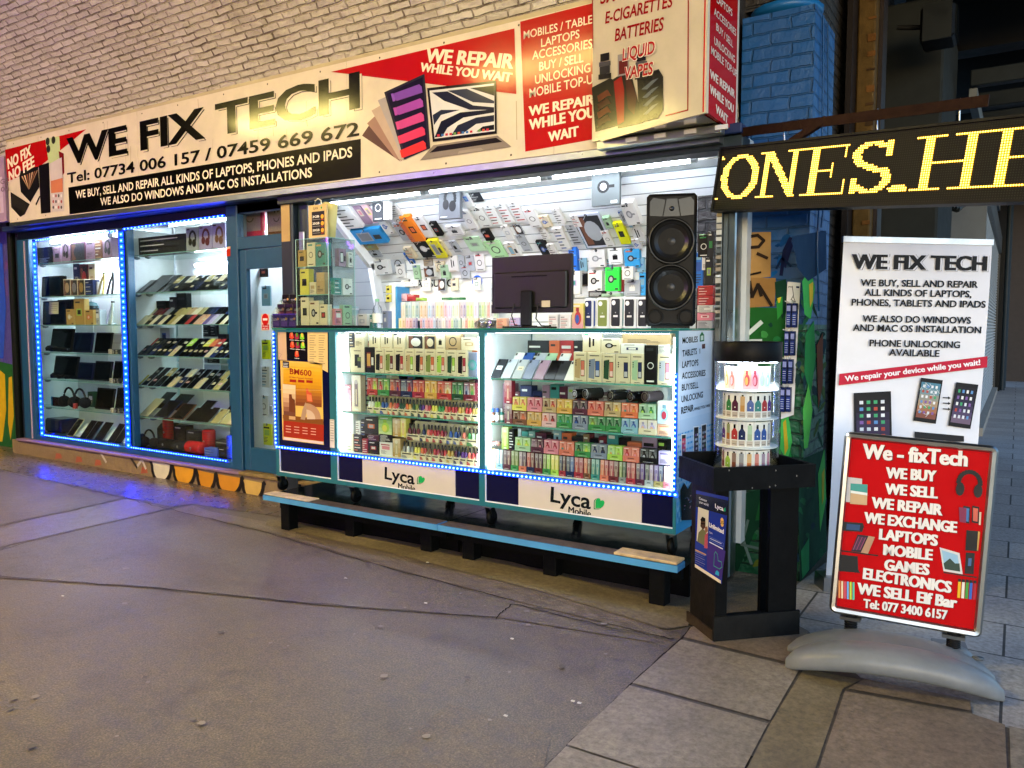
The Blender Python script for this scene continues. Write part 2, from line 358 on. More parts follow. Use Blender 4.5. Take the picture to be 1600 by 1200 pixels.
GF.poly(pv, [(1078, 982), (1062, 1000), (985, 1075), (845, 1206), (760, 1290), (2500, 1290), (2500, 900), (1290, 880), (1200, 950)], 'ffffff', .005, 'flagstone'); struct(pv.build('pavement'))
gpoly('paving_joint', [(1066, 984), (1062, 1002), (985, 1074), (845, 1207), (790, 1260), (1690, 1260), (1690, 1166), (1577, 1141), (1520, 1121), (1515, 1100), (1345, 1062), (1262, 988), (1200, 953)], 'joint', .0085)
for pts, m in (([(1064, 1003), (1250, 1048), (1203, 1130), (988, 1071)], 'slab'), ([(984, 1075), (1200, 1135), (1163, 1205), (1000, 1205), (886, 1168)], 'slab'),
               ([(884, 1171), (996, 1207), (1000, 1260), (800, 1260)], 'slab'), ([(1256, 1049), (1345, 1066), (1316, 1081), (1262, 1240), (1150, 1240), (1204, 1134)], 'kerbstone'),
               ([(1320, 1084), (1520, 1120), (1570, 1137), (1575, 1240), (1268, 1240)], 'slab_brown'), ([(1577, 1139), (1680, 1162), (1690, 1240), (1580, 1240)], 'slab'),
               ([(1350, 1065), (1516, 1098), (1517, 1115), (1325, 1080)], 'slab_brown'), ([(1080, 983), (1200, 955), (1262, 990), (1252, 1044), (1068, 999)], 'slab_brown')):
    gpoly('paving_slab', pts, m, .012)
gpoly('stone_strip', [(418, 812), (600, 842), (800, 880), (1000, 935), (1090, 960), (1074, 980), (1040, 985), (860, 930), (620, 868), (415, 822)], 'kerbstone', .008)
# cracks and seams in the tarmac
ck = MB()
def seam(pts, w):
    q = []
    for (x0, y0), (x1, y1) in zip(pts, pts[1:]):
        for k in range(12): t = k/12; q.append((x0+(x1-x0)*t+rnd.uniform(-1, 1), y0+(y1-y0)*t+rnd.uniform(-1.2, 1.2)))
    GF.line(ck, q+[pts[-1]], w, '2a2422', .0062, 'matte', True)
seam([(-40, 899), (250, 921), (500, 946), (775, 967)], .006); seam([(775, 967), (800, 945), (960, 985), (1052, 1001)], .007)
seam([(195, 780), (268, 797), (420, 835), (600, 888), (800, 941)], .006); seam([(-40, 870), (120, 830), (268, 796)], .006)
seam([(-40, 728), (195, 779)], .005); seam([(-40, 834), (195, 779)], .005); seam([(850, 1203), (985, 1074), (1064, 1001), (1090, 972)], .011)
seam([(985, 1074), (1203, 1133)], .007); seam([(1252, 1047), (1200, 1134), (1160, 1210)], .012)
o = struct(ck.build('ground_crack'))
gm = MB()
for k in range(110):
    px, py = rnd.uniform(0, 1150), rnd.uniform(745, 1200)
    p = onZ(px, py, 0)
    if p.y > 3.75 or p.x < -9.5: continue
    r = rnd.uniform(.004, .02)*rnd.choice((.6, 1, 1)); n = 9
    GF.poly(gm, [(p.x+r*rnd.uniform(.7, 1.1)*math.cos(6.283*a/n), p.y+r*rnd.uniform(.7, 1.1)*math.sin(6.283*a/n)) for a in range(n)], rnd.choice(('8d8580', '7a7370', '968c84', '6a6462')), .0075, 'matte', False)
for px, py in ((668, 881), (790, 1122), (800, 1001), (895, 1099), (905, 1102), (1043, 904), (665, 945), (98, 934), (1280, 905), (540, 906)):
    p = onZ(px, py, 0); gm.box(p.x-.007, p.x+.008, p.y-.005, p.y+.005, .009, .012, 'c9c2b8', 'card')
tag(gm.build('litter'), 'flattened gum spots and scraps of litter on the tarmac', 'litter', kind='stuff')

# ------------------------------------------------------------------ brick vault of the railway arch
VC, VR = (1.04, 1.6), 3.953
def vault_pt(a, r=VR): return VC[0]+r*math.cos(a), VC[1]+r*math.sin(a)
X0v, X1v = -48., -1.47  # far end lengthened out of view to keep sky out of sign reflections
vb = MB(); A0, A1, N = math.radians(14), math.radians(168), 72; vb.uv = []
nx = 120
for j in range(nx+1):
    x = X0v+(X1v-X0v)*j/nx
    for i in range(N+1):
        a = A0+(A1-A0)*i/N; y, z = vault_pt(a, VR+rnd.uniform(-.006, .006)); vb.v.append((x, y, z)); vb.uv.append((x, a*VR))
for j in range(nx):
    for i in range(N):
        vb.f.append((j*(N+1)+i, (j+1)*(N+1)+i, (j+1)*(N+1)+i+1, j*(N+1)+i+1)); vb.m.append('vault_brick'); vb.c.append((1, 1, 1)); vb.sm.append(True)
n0 = len(vb.v); vb.uv += [(0, 0)]*((N+1)*2)
for i in range(N+1):
    for r in (VR+.004, VR+.55): y, z = vault_pt(A0+(A1-A0)*i/N, r); vb.v.append((X1v, y, z))
for i in range(N): vb.f.append((n0+2*i, n0+2*i+1, n0+2*i+3, n0+2*i+2)); vb.m.append('soot_brick'); vb.c.append((1, 1, 1)); vb.sm.append(False)
t = thing('brick_vault', 'white painted brick vault of the railway arch above the shop sign', 'vault'); vb.build('vault_lining', t)
w = MB(); w.box(-48, -1.4, -3.2, -2.83, 0, 2.6, 'ffffff', 'soot_brick'); w.build('opposite_wall', t)

# ------------------------------------------------------------------ shopfront
BLUE, BLUED, TEAL = '184c70', '0f3250', '1d6674'
shop = thing('shopfront', 'blue framed phone shop built into the railway arch', 'shop', (-5.5, 4.65, 0))
def wm(o): return (wm(o.parent) @ o.matrix_parent_inverse if o.parent else Matrix()) @ o.matrix_basis
def part(mb, name, par=None):
    o = mb.build(name); o.parent = par or shop; o.matrix_parent_inverse = wm(o.parent).inverted(); return o
pl = MB(); pl.box(-10.1, -4.55, 4.60, 5.2, -.02, .165, 'ffffff', 'plinth_brick'); o = part(pl, 'plinth'); PLN = o
cp = MB(); cp.box(-9.95, -5.9, 4.57, 4.7, .166, .19, '8a6f86', 'paint', .006); cp.box(-5.9, -4.6, 4.57, 4.75, .168, .196, '8d7850', 'wood', .004); part(cp, 'sill')
PF = Frame((-10, 4.60, 0), (1, 0, 0), (0, 0, 1)); gr = MB()
def blob(f, mb, pts, c, off, m='paint'): f.poly(mb, pts, c, off, m)
for k, (xa, xb) in enumerate(((238, 268), (272, 305), (309, 337), (340, 378), (380, 412))):
    y0 = 722+(xa-238)*.20; y1 = y0+26
    f = [(xa+(xb-xa)*(.5-.5*math.cos(a)), y0+4+(y1-y0)*math.sin(a)) for a in [math.pi*i/10 for i in range(11)]]
    blob(PF, gr, [(xa-1, y0-2)]+f[1:-1]+[(xb+1, y0+5)], ('d8d2b8', 'd99a2a', 'd08d22', 'c98826', 'c9a75a')[k], .0015)
    PF.line(gr, [(xa-2, y0-1)]+[(p[0], p[1]+2) for p in f]+[(xb+2, y0+4)], .042, '15110e', .003, 'paint', True)
for p in ([(205, 716), (214, 730)], [(158, 708), (166, 722)], [(215, 728), (222, 718), (228, 732)]): PF.line(gr, p, .03, rnd.choice(('c8c0b0', '1a1512')), .002, 'paint', True)
for px in (88, 120, 150, 222): PF.poly(gr, [(px, 708+(px-88)*.16), (px+7, 709+(px-88)*.16), (px+9, 716+(px-88)*.17), (px-2, 717+(px-88)*.17)], 'a5543a', .0012, 'paint')
part(gr, 'graffiti')
# window frames, door frame
x = lambda px, py=520: XY(px, 4.65, py)
WL, WLi, WM0, WM1, WR0, WR1 = x(32), x(50), x(189), x(203), x(357), x(374)
DL, DR = WR1, x(450)
fr = MB()
def stile(mb, a, b, z0, z1, c=BLUE, y0=4.65, y1=4.73, m='paint'): mb.box(a, b, y0, y1, z0, z1, c, m, .006)
stile(fr, WL, WLi, .19, 2.52); stile(fr, WM0, WM1, .25, 2.52, BLUE, 4.652); stile(fr, WR0, WR1, .19, 2.60)
fr.box(WL-.05, WL-.002, 4.66, 4.75, .19, 2.56, '0d1a2c', 'paint'); fr.box(WLi-.09, WLi-.07, 4.640, 4.649, .20, 2.5, 'b9a0a8', 'paint')
fr.box(WLi, WR0, 4.653, 4.725, .19, .25, BLUE, 'paint', .005); fr.box(WL, WR1+1.0, 4.66, 4.735, 2.521, 2.62, '0c1424', 'paint', .005)
part(fr, 'window_frame')
for a, b in ((WLi, WM0), (WM1, WR0)):
    gl = MB(); gl.box(a, b, 4.695, 4.701, .25, 2.52, 'ffffff', 'glass'); part(gl, 'window_pane')
# the showcase behind the two windows
WHT = 'dfe3e4'
cs = MB(); cs.box(WL, WL+.02, 4.74, 5.30, .2, 2.6, WHT, 'card'); cs.box(WM0-.02, WM0+.03, 4.74, 5.26, .2, 2.52, WHT, 'card'); cs.box(WR0+.02, WR0+.05, 4.74, 5.30, .2, 2.6, WHT, 'card')
cs.box(WL+.02, WR0+.02, 4.74, 5.30, .2, .238, '2a3f66', 'paint'); cs.box(WL+.02, WR0+.02, 4.74, 5.30, 2.6, 2.62, WHT, 'card')
part(cs, 'showcase')
bk = MB()
for a, b, z0, z1 in ((WL+.02, WM0-.02, 1.2, 2.6), (WL+.02, WM0-1.0, .25, 1.2), (WM0+.03, WR0, 1.70, 2.6), (WM0+.03, WM0+.46, .25, 1.70), (WM0+.46, WR0, .25, .86)):
    n = max(1, round((b-a)/.42))
    for k in range(n):
        bk.box(a+(b-a)*k/n+.003, a+(b-a)*(k+1)/n-.003, 5.285, 5.30, z0, z1, WHT, 'card')
bk.box(WM0+.9, WM0+.93, 5.27, 5.284, .25, 1.7, '3f7fa0', 'paint')
part(bk, 'showcase_back')
SHZ = [2.245, 1.86, 1.535, 1.217, .902, .577]
for a, b in ((WL+.025, WM0-.025), (WM0+.035, WR0+.015)):
    for z in SHZ:
        sh = MB(); sh.box(a, b, 4.745, 5.26, z-.010, z-.002, 'ffffff', 'glass'); sh.box(a, b, 4.741, 4.7445, z-.010, z-.002, '86b5ac', 'edge')
        part(sh, 'glass_shelf')
        sh = MB()
        for xx in (a+.05, a+.25): sh.lathe([(.001, -.03), (.03, -.022), (.034, -.002)], '8a9298', 'metal', 12, (xx, 4.80, z-.011))
        part(sh, 'shelf_bracket')
# transom and door
tr = MB(); zt = onY(410, 378, 4.65).z
tr.box(DL, DR+.05, 4.65, 4.73, zt-.05, zt+.06, BLUE, 'paint', .006); tr.box(DL, DR+.05, 4.66, 4.73, 2.52, 2.60, BLUED, 'paint', .005); part(tr, 'transom')
gl = MB(); gl.box(DL, DR, 4.695, 4.70, zt+.06, 2.52, 'ffffff', 'glass'); part(gl, 'transom_pane')
door = MB(); zb, zh = .20, zt-.056
d0, d1, d2, d3 = DL+.015, x(385), x(443), DR+.04
door.box(d0, d1, 4.662, 4.712, zb, zh, BLUE, 'paint', .005); door.box(d2, d3, 4.662, 4.712, zb, zh, BLUE, 'paint', .005)
door.box(d1, d2, 4.662, 4.712, zh-.17, zh, BLUE, 'paint', .003); door.box(d1, d2, 4.662, 4.712, zb, zb+.21, BLUE, 'paint', .003); D = part(door, 'door')
gl = MB(); gl.box(d1, d2, 4.685, 4.69, zb+.21, zh-.17, 'ffffff', 'glass'); part(gl, 'door_pane', D)
hd = MB(); hd.tube([(d3-.06, 4.66, 1.05), (d3-.06, 4.62, 1.05), (d3-.06, 4.62, 1.35), (d3-.06, 4.66, 1.35)], .012, 'b0b4b8', 'metal'); part(hd, 'handle', D)
# pillars of the open bay, lintel, soffit
pi = MB(); p0, p1 = x(452, 400), x(486, 400)
pi.box(p0, p1-.12, 4.56, 4.76, .02, 2.62, '16222e', 'paint', .01); pi.box(p1-.118, p1, 4.62, 4.9, .02, 2.62, '22343f', 'paint', .006)
pi.box(p0+.02, p0+.12, 4.553, 4.559, zt-.03, zt+.30, 'b89a5e', 'paint'); pi.box(p1-.09, p1-.03, 4.60, 4.619, 1.5, 2.3, '9aa2a6', 'metal', .005); part(pi, 'pillar')
ln = MB(); ln.box(p0, -1.36, 4.53, 4.68, 2.525, 2.60, '1c2a30', 'paint', .006); ln.box(-9.9, -1.36, 4.50, 4.66, 2.602, 2.66, '1a2a55', 'paint', .006); part(ln, 'lintel')
rp = MB(); q0, q1 = XY(1118, 4.53, 420), XY(1150, 4.53, 420)
rp.box(q0, q0+.035, 4.53, 4.64, .02, 2.52, '6d6f6c', 'metal', .004); rp.box(q0+.037, q1-.05, 4.54, 4.64, .02, 2.52, '5d6a72', 'paint', .004); rp.box(q1-.048, q1, 4.52, 4.64, .02, 2.52, '8d9aa2', 'metal', .008)
for k in range(26): rp.box(q0+.002, q0+.033, 4.526, 4.5295, 1.55+k*.035, 1.55+k*.035+rnd.uniform(.01, .032), rnd.choice(('b9b6ae', '8d9290', '9a8f80', '5c6468', 'cfd3d2')), 'card')
part(rp, 'shutter_guide')
fl = MB(); fl.box(-10.1, -1.3, 4.76, 7.0, .0, .2, '565a5e', 'matte'); part(fl, 'shop_floor')
# slatted back wall that leans forward under the arch
PROF = [(5.80, .25), (5.80, 1.55), (5.74, 1.76), (5.66, 2.12), (5.14, 2.56)]
SX0, SX1 = -5.17, -1.62
def slats(mb, prof, xa, xb, c='d9dee0', step=.1):
    L = [0]
    for (a, b), (c2, d) in zip(prof, prof[1:]): L.append(L[-1]+math.hypot(c2-a, d-b))
    def at(s):
        for k in range(len(prof)-1):
            if s <= L[k+1]+1e-9:
                t = (s-L[k])/(L[k+1]-L[k]); p, q = prof[k], prof[k+1]; n = Vector((-(q[1]-p[1]), q[0]-p[0])).normalized()
                return Vector((p[0]+(q[0]-p[0])*t, p[1]+(q[1]-p[1])*t)), n
        return Vector(prof[-1]), n
    cuts = sorted(set([round(k*step, 4) for k in range(int(L[-1]/step)+1)]+[L[-1]])); 
    for s0, s1 in zip(cuts, cuts[1:]):
        pts = [s0+.004]+[v for v in L if s0+.006 < v < s1-.006]+[s1-.004]
        if s1-s0 < .012: continue
        for u, v in zip(pts, pts[1:]):
            (a, na), (b, nb) = at(u), at(v)
            mb.face([(xa, a.x, a.y), (xb, a.x, a.y), (xb, b.x, b.y), (xa, b.x, b.y)], c, 'gloss')
        (a, na), (b, nb) = at(s1-.004), at(min(s1+.004, L[-1])); q = na*-.012
        for g0, g1 in ((a, a+q), (a+q, b+q), (b+q, b)):
            mb.face([(xa, g0.x, g0.y), (xb, g0.x, g0.y), (xb, g1.x, g1.y), (xa, g1.x, g1.y)], '8f989c', 'matte')
sw = MB(); slats(sw, PROF, SX0, SX1); sw.box(SX0, SX1, 4.69, 5.16, 2.565, 2.60, 'e3e6e6', 'card'); SW = part(sw, 'slat_wall')
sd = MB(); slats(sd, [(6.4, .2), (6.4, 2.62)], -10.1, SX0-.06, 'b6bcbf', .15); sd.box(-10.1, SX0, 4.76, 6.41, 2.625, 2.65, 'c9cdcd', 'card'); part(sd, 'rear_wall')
# white edge trim of the slat wall
tr = MB(); e0, e1 = SX0-.05, SX0
for (a, b), (c2, d) in zip(PROF, PROF[1:]):
    n = Vector((-(d-b), c2-a)).normalized()*.10
    A = [(a, b), (c2, d), (c2+n.x, d+n.y), (a+n.x, b+n.y)]
    tr.prism(A, e0+rnd.uniform(0, .002), e1, 'f0f2f2', 'card', 'x')
part(tr, 'wall_trim')
rw = MB(); rw.prism([(-1.62, 5.8), (-1.52, 4.66), (-1.36, 4.66), (-1.36, 5.9), (-1.62, 5.9)], .2, 2.6, 'cfd6d8', 'card', 'z'); part(rw, 'side_wall')
# shelf boards along the back wall
for z, px0, px1, y0 in ((1.583, 622, 775, 5.45), (1.492, 622, 1100, 5.40)):
    sh = MB(); sh.box(XY(px0, 5.5), XY(px1, 5.5), y0, 5.79, z-.02, z, 'eef1f1', 'card', .003); part(sh, 'shelf_board')
up = MB(); a = XY(619, 5.45); up.box(a-.05, a+.03, 5.42, 5.78, .25, 1.90, 'e6ebee', 'card'); up.box(a+.031, a+.05, 5.41, 5.78, .25, 1.87, '3f8fc4', 'paint'); part(up, 'shelf_upright')
hb = MB(); a, b = XY(622, 5.60), XY(768, 5.60); hb.box(a, b, 5.585, 5.60, 1.70, 1.885, 'e9edf0', 'card')
HF = Frame((a, 5.585, 1.70), (1, 0, 0), (0, 0, 1)); HF.text(hb, 'SAMSUNG', (645, 449), (708, 448), 12, '16181c', .03)
HF.disc(hb, *HF.ab(746, 440), .055, '1d57c4', .003); HF.disc(hb, *HF.ab(746, 440), .04, '20242a', .0045); part(hb, 'header_board')
# neighbouring panel and painted wall left of the windows
gw = MB(); gw.box(-13.5, WL-.055, 4.80, 5.2, 0, 3.2, 'ffffff', 'graffiti_brick')
gt = thing('graffiti_wall', 'brick wall sprayed blue pink and green left of the windows', 'wall', (-11, 4.8, 0)); part(gw, 'brickwork', gt); gr = MB(); LF = Frame((-12, 4.80, 0), (1, 0, 0), (0, 0, 1))
for k, (pts, c) in enumerate((([(-40, 572), (0, 565), (22, 570), (40, 580), (42, 700), (-40, 700)], '1f5a2c'), ([(0, 578), (8, 585), (10, 640), (4, 690), (-10, 690), (-10, 590)], 'c9a81c'), ([(14, 590), (19, 588), (22, 650), (17, 688), (13, 660)], 'c2a21a'),
               ([(34, 600), (40, 610), (41, 680), (36, 690), (33, 640)], 'b59c28'), ([(22, 370), (31, 372), (34, 470), (30, 560), (26, 480)], 'a63a6a'), ([(-20, 380), (4, 380), (10, 480), (6, 560), (-20, 560)], '2a4fc0'), ([(28, 560), (36, 566), (36, 590), (30, 596)], 'c4b0c8'))):
    LF.poly(gr, pts, c, .002+k*.0006, 'matte')
part(gr, 'graffiti', gt)
pp = MB(); a = XY(24, 4.74); pp.tube([(a, 4.74, 0), (a, 4.74, 3.0)], .045, '141a14', 'black', 12); pp.tube([(a+.13, 4.76, 0), (a+.13, 4.76, 3.0)], .03, '23201c', 'black', 10)
for z in (.5, 1.5, 2.4): pp.box(a-.07, a+.18, 4.765, 4.79, z, z+.04, '2c2c2a', 'black')
tag(recenter(pp.build('drain_pipe')), 'dark drain pipes on the graffiti wall beside the window frame', 'pipe')

# ------------------------------------------------------------------ painted brick pier right of the shop
PX0, PX1, PY0 = -1.44, -1.03, 4.75
pier = thing('brick_pier', 'brick pier painted blue above and green below with graffiti', 'pier', (-1.2, 4.75, 0))
def ubox(mb, x0, x1, y0, y1, z0, z1, m):
    """box whose brick pattern follows each face (metres)"""
    if mb.uv is None: mb.uv = []
    def q(pts, uv): n = len(mb.v); mb.v.extend(pts); mb.uv.extend(uv); mb.f.append((n, n+1, n+2, n+3)); mb.m.append(m); mb.c.append((1, 1, 1)); mb.sm.append(False)
    q([(x0, y0, z0), (x1, y0, z0), (x1, y0, z1), (x0, y0, z1)], [(x0, z0), (x1, z0), (x1, z1), (x0, z1)])
    q([(x1, y0, z0), (x1, y1, z0), (x1, y1, z1), (x1, y0, z1)], [(y0, z0), (y1, z0), (y1, z1), (y0, z1)])
    q([(x0, y1, z0), (x0, y0, z0), (x0, y0, z1), (x0, y1, z1)], [(y1, z0), (y0, z0), (y0, z1), (y1, z1)])
    q([(x1, y1, z0), (x0, y1, z0), (x0, y1, z1), (x1, y1, z1)], [(x1, z0), (x0, z0), (x0, z1), (x1, z1)])
    q([(x0, y0, z1), (x1, y0, z1), (x1, y1, z1), (x0, y1, z1)], [(x0, y0), (x1, y0), (x1, y1), (x0, y1)])
b = MB(); ubox(b, PX0, PX1, PY0, 5.30, 1.52, 3.32, 'blue_brick'); part(b, 'upper_brickwork', pier)
b = MB(); ubox(b, PX0, PX1, PY0, 5.30, 0, 1.52, 'green_brick'); part(b, 'lower_brickwork', pier)
gr = MB(); QF = Frame((PX0, PY0, 0), (1, 0, 0), (0, 0, 1)); RF = Frame((PX1, PY0, 0), (0, 1, 0), (0, 0, 1))
def wob(pts, k=1.2): return [(a+rnd.uniform(-k, k), b+rnd.uniform(-k, k)) for a, b in pts]
QP = [([(1148, 478), (1238, 482), (1240, 540), (1240, 600), (1150, 600)], '1c5a22', .002), ([(1161, 364), (1205, 363), (1205, 432), (1160, 436)], 'b08a52', .003), ([(1149, 434), (1212, 434), (1210, 478), (1148, 482)], '9a7340', .0035),
      ([(1210, 440), (1228, 436), (1236, 470), (1222, 500), (1214, 478)], '123a2a', .004), ([(1213, 470), (1222, 462), (1224, 490), (1216, 500)], '2f8f3a', .005), ([(1216, 465), (1221, 464), (1220, 472), (1217, 473)], 'c9b830', .006),
      ([(1215, 720), (1236, 700), (1246, 760), (1240, 850), (1222, 900), (1214, 800)], '1f7a36', .003), ([(1222, 650), (1232, 640), (1238, 690), (1230, 720), (1220, 700)], '46b050', .004), ([(1224, 660), (1229, 655), (1231, 700), (1226, 712)], 'c2a728', .005),
      ([(1140, 780), (1200, 760), (1206, 800), (1180, 830), (1150, 900), (1138, 850)], '0f3a24', .002), ([(1190, 770), (1204, 772), (1204, 810), (1180, 812)], '1b5c2c', .003), ([(1140, 560), (1155, 556), (1154, 660), (1140, 660)], '2a9a4a', .0025),
      ([(1232, 380), (1236, 372), (1240, 385), (1228, 420), (1220, 410)], '1c2450', .004)]
for k, (pts, c, off) in enumerate(QP): QF.poly(gr, wob(pts), c, off+k*.0003, 'matte')
def leaf(F, cx, cy, L, w, tilt, c, off):
    pts = []
    for q in range(14):
        a = 6.283*q/14; x, y = L*math.cos(a), w*math.sin(a)*(1+.5*math.cos(a)); pts.append((cx+x*math.sin(tilt)+y*math.cos(tilt), cy-x*math.cos(tilt)+y*math.sin(tilt)))
    F.poly(gr, wob(pts, .7), c, off, 'matte')
for k in range(90): leaf(QF, rnd.uniform(1146, 1242), rnd.uniform(500, 900), rnd.uniform(3, 12), rnd.uniform(2, 6), rnd.uniform(-1.4, 1.4), rnd.choice(('0f4424', '175a2e', '23743a', '0a3420', '3c8a40', '134f3a', '0c3a2c', '6a7226', '0b4a2a')), .0011+k*.00002)
for k in range(80): leaf(RF, rnd.uniform(1244, 1288), rnd.uniform(470, 890), rnd.uniform(4, 14), rnd.uniform(1.5, 4), rnd.uniform(-.6, .6), rnd.choice(('0b3a22', '124a28', '1c5c30', '083020', '2a6a36', '0c2a30', '4a5a20', '0a2c1c')), .0011+k*.00002)
for k in range(26): leaf(QF, rnd.uniform(1152, 1240), rnd.uniform(372, 470), rnd.uniform(4, 14), rnd.uniform(2, 6), rnd.uniform(-1.5, 1.5), rnd.choice(('0a3a6a', '0e5aa0', '0a447c', '1268b0')), .0011+k*.00002)
for pts, w, c in (([(1166, 371), (1185, 368), (1194, 376), (1186, 386), (1168, 388), (1170, 374)], .018, '2a1f18'), ([(1160, 402), (1168, 394), (1172, 404)], .016, '2a1f18'), ([(1184, 396), (1200, 404)], .018, '33241a'), ([(1163, 458), (1172, 440), (1176, 464), (1186, 444), (1190, 462)], .020, '241b14'), ([(1188, 448), (1206, 478)], .018, '241b14'),
                  ([(1160, 432), (1190, 426)], .012, '1d1712'), ([(1161, 488), (1160, 530)], .028, 'c9d4cc'), ([(1160, 530), (1190, 504)], .026, 'c9d4cc'), ([(1158, 533), (1190, 533)], .022, 'c9d4cc'), ([(1150, 810), (1175, 880)], .018, '6a8078'), ([(1170, 812), (1160, 850), (1195, 858)], .016, '5a7068'),
                  ([(1150, 926), (1170, 924)], .01, '8aa098'), ([(1176, 928), (1186, 936)], .012, '7a9088'), ([(1236, 372), (1226, 392), (1222, 430)], .02, '161d44'), ([(1214, 420), (1222, 404), (1236, 416)], .014, '0f2a50')):
    QF.line(gr, wob(pts, .6), w, c, .0125, 'matte', True)
RP = [([(1246, 720), (1290, 700), (1290, 880), (1250, 908)], '0c3a20', .002), ([(1252, 440), (1264, 420), (1272, 450), (1266, 500), (1256, 490)], '3aa048', .003), ([(1258, 520), (1270, 500), (1274, 560), (1264, 620), (1256, 580)], '1f7a3a', .003), ([(1262, 445), (1269, 440), (1270, 470), (1264, 480)], 'c4ae2c', .004),
      ([(1254, 640), (1262, 600), (1268, 640), (1262, 700), (1254, 700)], '57b84a', .004), ([(1276, 740), (1288, 700), (1290, 780), (1280, 830)], '4aa040', .003), ([(1282, 740), (1288, 730), (1287, 780), (1282, 790)], 'b59a24', .004), ([(1250, 860), (1262, 840), (1264, 890), (1252, 904)], '2c8a4a', .003),
      ([(1274, 540), (1284, 520), (1284, 600), (1276, 640)], '7a3c1c', .003), ([(1236, 370), (1290, 360), (1290, 420), (1262, 440), (1244, 420)], '0e2c4a', .002)]
for k, (pts, c, off) in enumerate(RP): RF.poly(gr, wob(pts), c, off+k*.0003, 'matte')
part(gr, 'graffiti', pier)
tp = MB(); tp.lathe([(.0, 3.32), (.20, 3.34), (.21, 3.38), (.0, 3.40)], '0f5f9c', 'paint', 16, ((PX0+PX1)/2, 4.95, 0)); part(tp, 'capping', pier)
cb = MB(); cb.tube([(PX1+.012, 4.9, 3.3), (PX1+.02, 4.93, 2.6), (PX1+.012, 4.9, 2.0), (PX1+.02, 4.96, 1.6)], .006, '0c3f6e', 'gloss', 6)
cb.tube([(PX1+.012, 5.02, 3.3), (PX1+.03, 5.06, 2.5), (PX1+.012, 5.0, 2.1)], .005, '103a60', 'gloss', 6); tag(recenter(cb.build('cable')), 'thin blue painted cables hanging down the blue pier', 'cable')

# ------------------------------------------------------------------ dark street under the railway bridge
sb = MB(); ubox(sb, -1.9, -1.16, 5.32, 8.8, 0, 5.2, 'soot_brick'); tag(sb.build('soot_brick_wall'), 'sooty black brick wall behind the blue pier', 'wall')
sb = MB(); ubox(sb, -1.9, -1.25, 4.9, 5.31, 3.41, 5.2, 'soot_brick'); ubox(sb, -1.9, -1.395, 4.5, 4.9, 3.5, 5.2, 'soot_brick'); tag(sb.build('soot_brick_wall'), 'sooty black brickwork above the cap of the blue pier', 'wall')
rc = MB(); a = onX(1362, 300, -.95); 
rc.box(-1.06, -.94, a.y-.12, a.y+.12, 0, 5.2, '54401f', 'wood', .01); rc.box(-1.10, -1.062, a.y-.3, a.y+.3, 0, 5.2, '1f1a18', 'black'); rc.box(-.938, -.91, a.y+.02, a.y+.22, 0, 5.2, '2c2522', 'black')
for k in range(40): rc.box(-.99, -.936, a.y-.125-rnd.uniform(0, .004), a.y-.121, .3+k*.12+rnd.uniform(0, .05), .36+k*.12, rnd.choice(('3a2a18', '6a4620', '4c3620')), 'wood')
tag(recenter(rc.build('rusty_column')), 'rusty orange riveted column of the railway bridge', 'column')
bd = thing('railway_bridge', 'dark underside of the railway bridge over the side street', 'bridge', (2, 12, 4)); m = MB(); m.box(-1.38, 2.3, -6, 40, 5.2, 5.6, '15171a', 'black'); part(m, 'deck', bd)  # deck drawn out unseen over the camera to hold back sky light
for k in range(6):
    m = MB(); y = 7.4+k*2.6; m.box(-1.2, 2.3, y, y+.3, 4.5, 5.19, '1c1e20', 'black'); part(m, 'girder', bd)
m = MB(); c0 = onX(1450, 300, -.7); c1 = onX(1540, 300, -.55)
m.box(-1.2, -.62, c0.y, c0.y+1.6, 0, 4.3, '1f2221', 'matte', .02); m.box(-1.2, -.75, c0.y+1.62, c0.y+3.2, 0, 4.6, '202322', 'matte', .02); part(m, 'concrete_pier', bd)
fd = MB(); p = onX(1445, 45, -.72); fd.box(p.x-.02, p.x+.22, p.y-.16, p.y+.16, p.z-.14, p.z+.12, '0c0d0e', 'black', .02); fd.box(p.x+.222, p.x+.23, p.y-.14, p.y+.14, p.z-.12, p.z+.1, '15191b', 'screen')
fd.box(p.x, p.x+.2, p.y-.175, p.y-.163, p.z-.15, p.z+.13, '3a3c3b', 'metal'); fd.tube([(p.x-.2, p.y, p.z+.05), (p.x+.05, p.y, p.z)], .02, '202020', 'black')
tag(recenter(fd.build('floodlight')), 'unlit grey floodlight high on the bridge pier', 'light')
stt = thing('roller_shutter', 'grey roller shutter of a closed shop down the side street', 'shutter', (-.45, 18, 0)); m = MB(); ya, yb = 12.6, 21.5
prof = []
for k in range(50):
    z = .12+k*.062; prof += [(-.50, z), (-.455, z+.018), (-.455, z+.044), (-.50, z+.06)]
vs = [(xx, y, z) for y in (ya, yb) for xx, z in prof]; n = len(prof)
m.mesh(vs, [(i, i+1, n+i+1, n+i)[::-1] for i in range(n-1)], 'aeb6b8', 'paint'); part(m, 'curtain', stt)
m = MB(); m.box(-1.2, -.40, ya, yb+.2, 3.22, 3.62, '3c4143', 'paint', .02); m.box(-1.2, -.42, ya-.15, ya-.01, 0, 3.6, '4a4f50', 'paint'); m.box(-1.2, -.42, yb+.01, yb+.2, 0, 3.2, '2c2f30', 'paint'); m.box(-1.2, -.36, ya, yb, 0, .115, '8d8a84', 'matte'); part(m, 'shutter_box', stt)
m = MB(); m.box(-1.3, -.33, 21.8, 23.6, 0, 4.6, '121416', 'black'); m.tube([(-.28, 22.2, 0), (-.28, 22.2, 4.6)], .06, '1f2a33', 'black', 10); m.tube([(-.26, 23.1, 0), (-.26, 23.1, 4.6)], .05, '2a343c', 'black', 10); tag(m.build('black_post'), 'black pipes and post at the far end of the shutter', 'post')
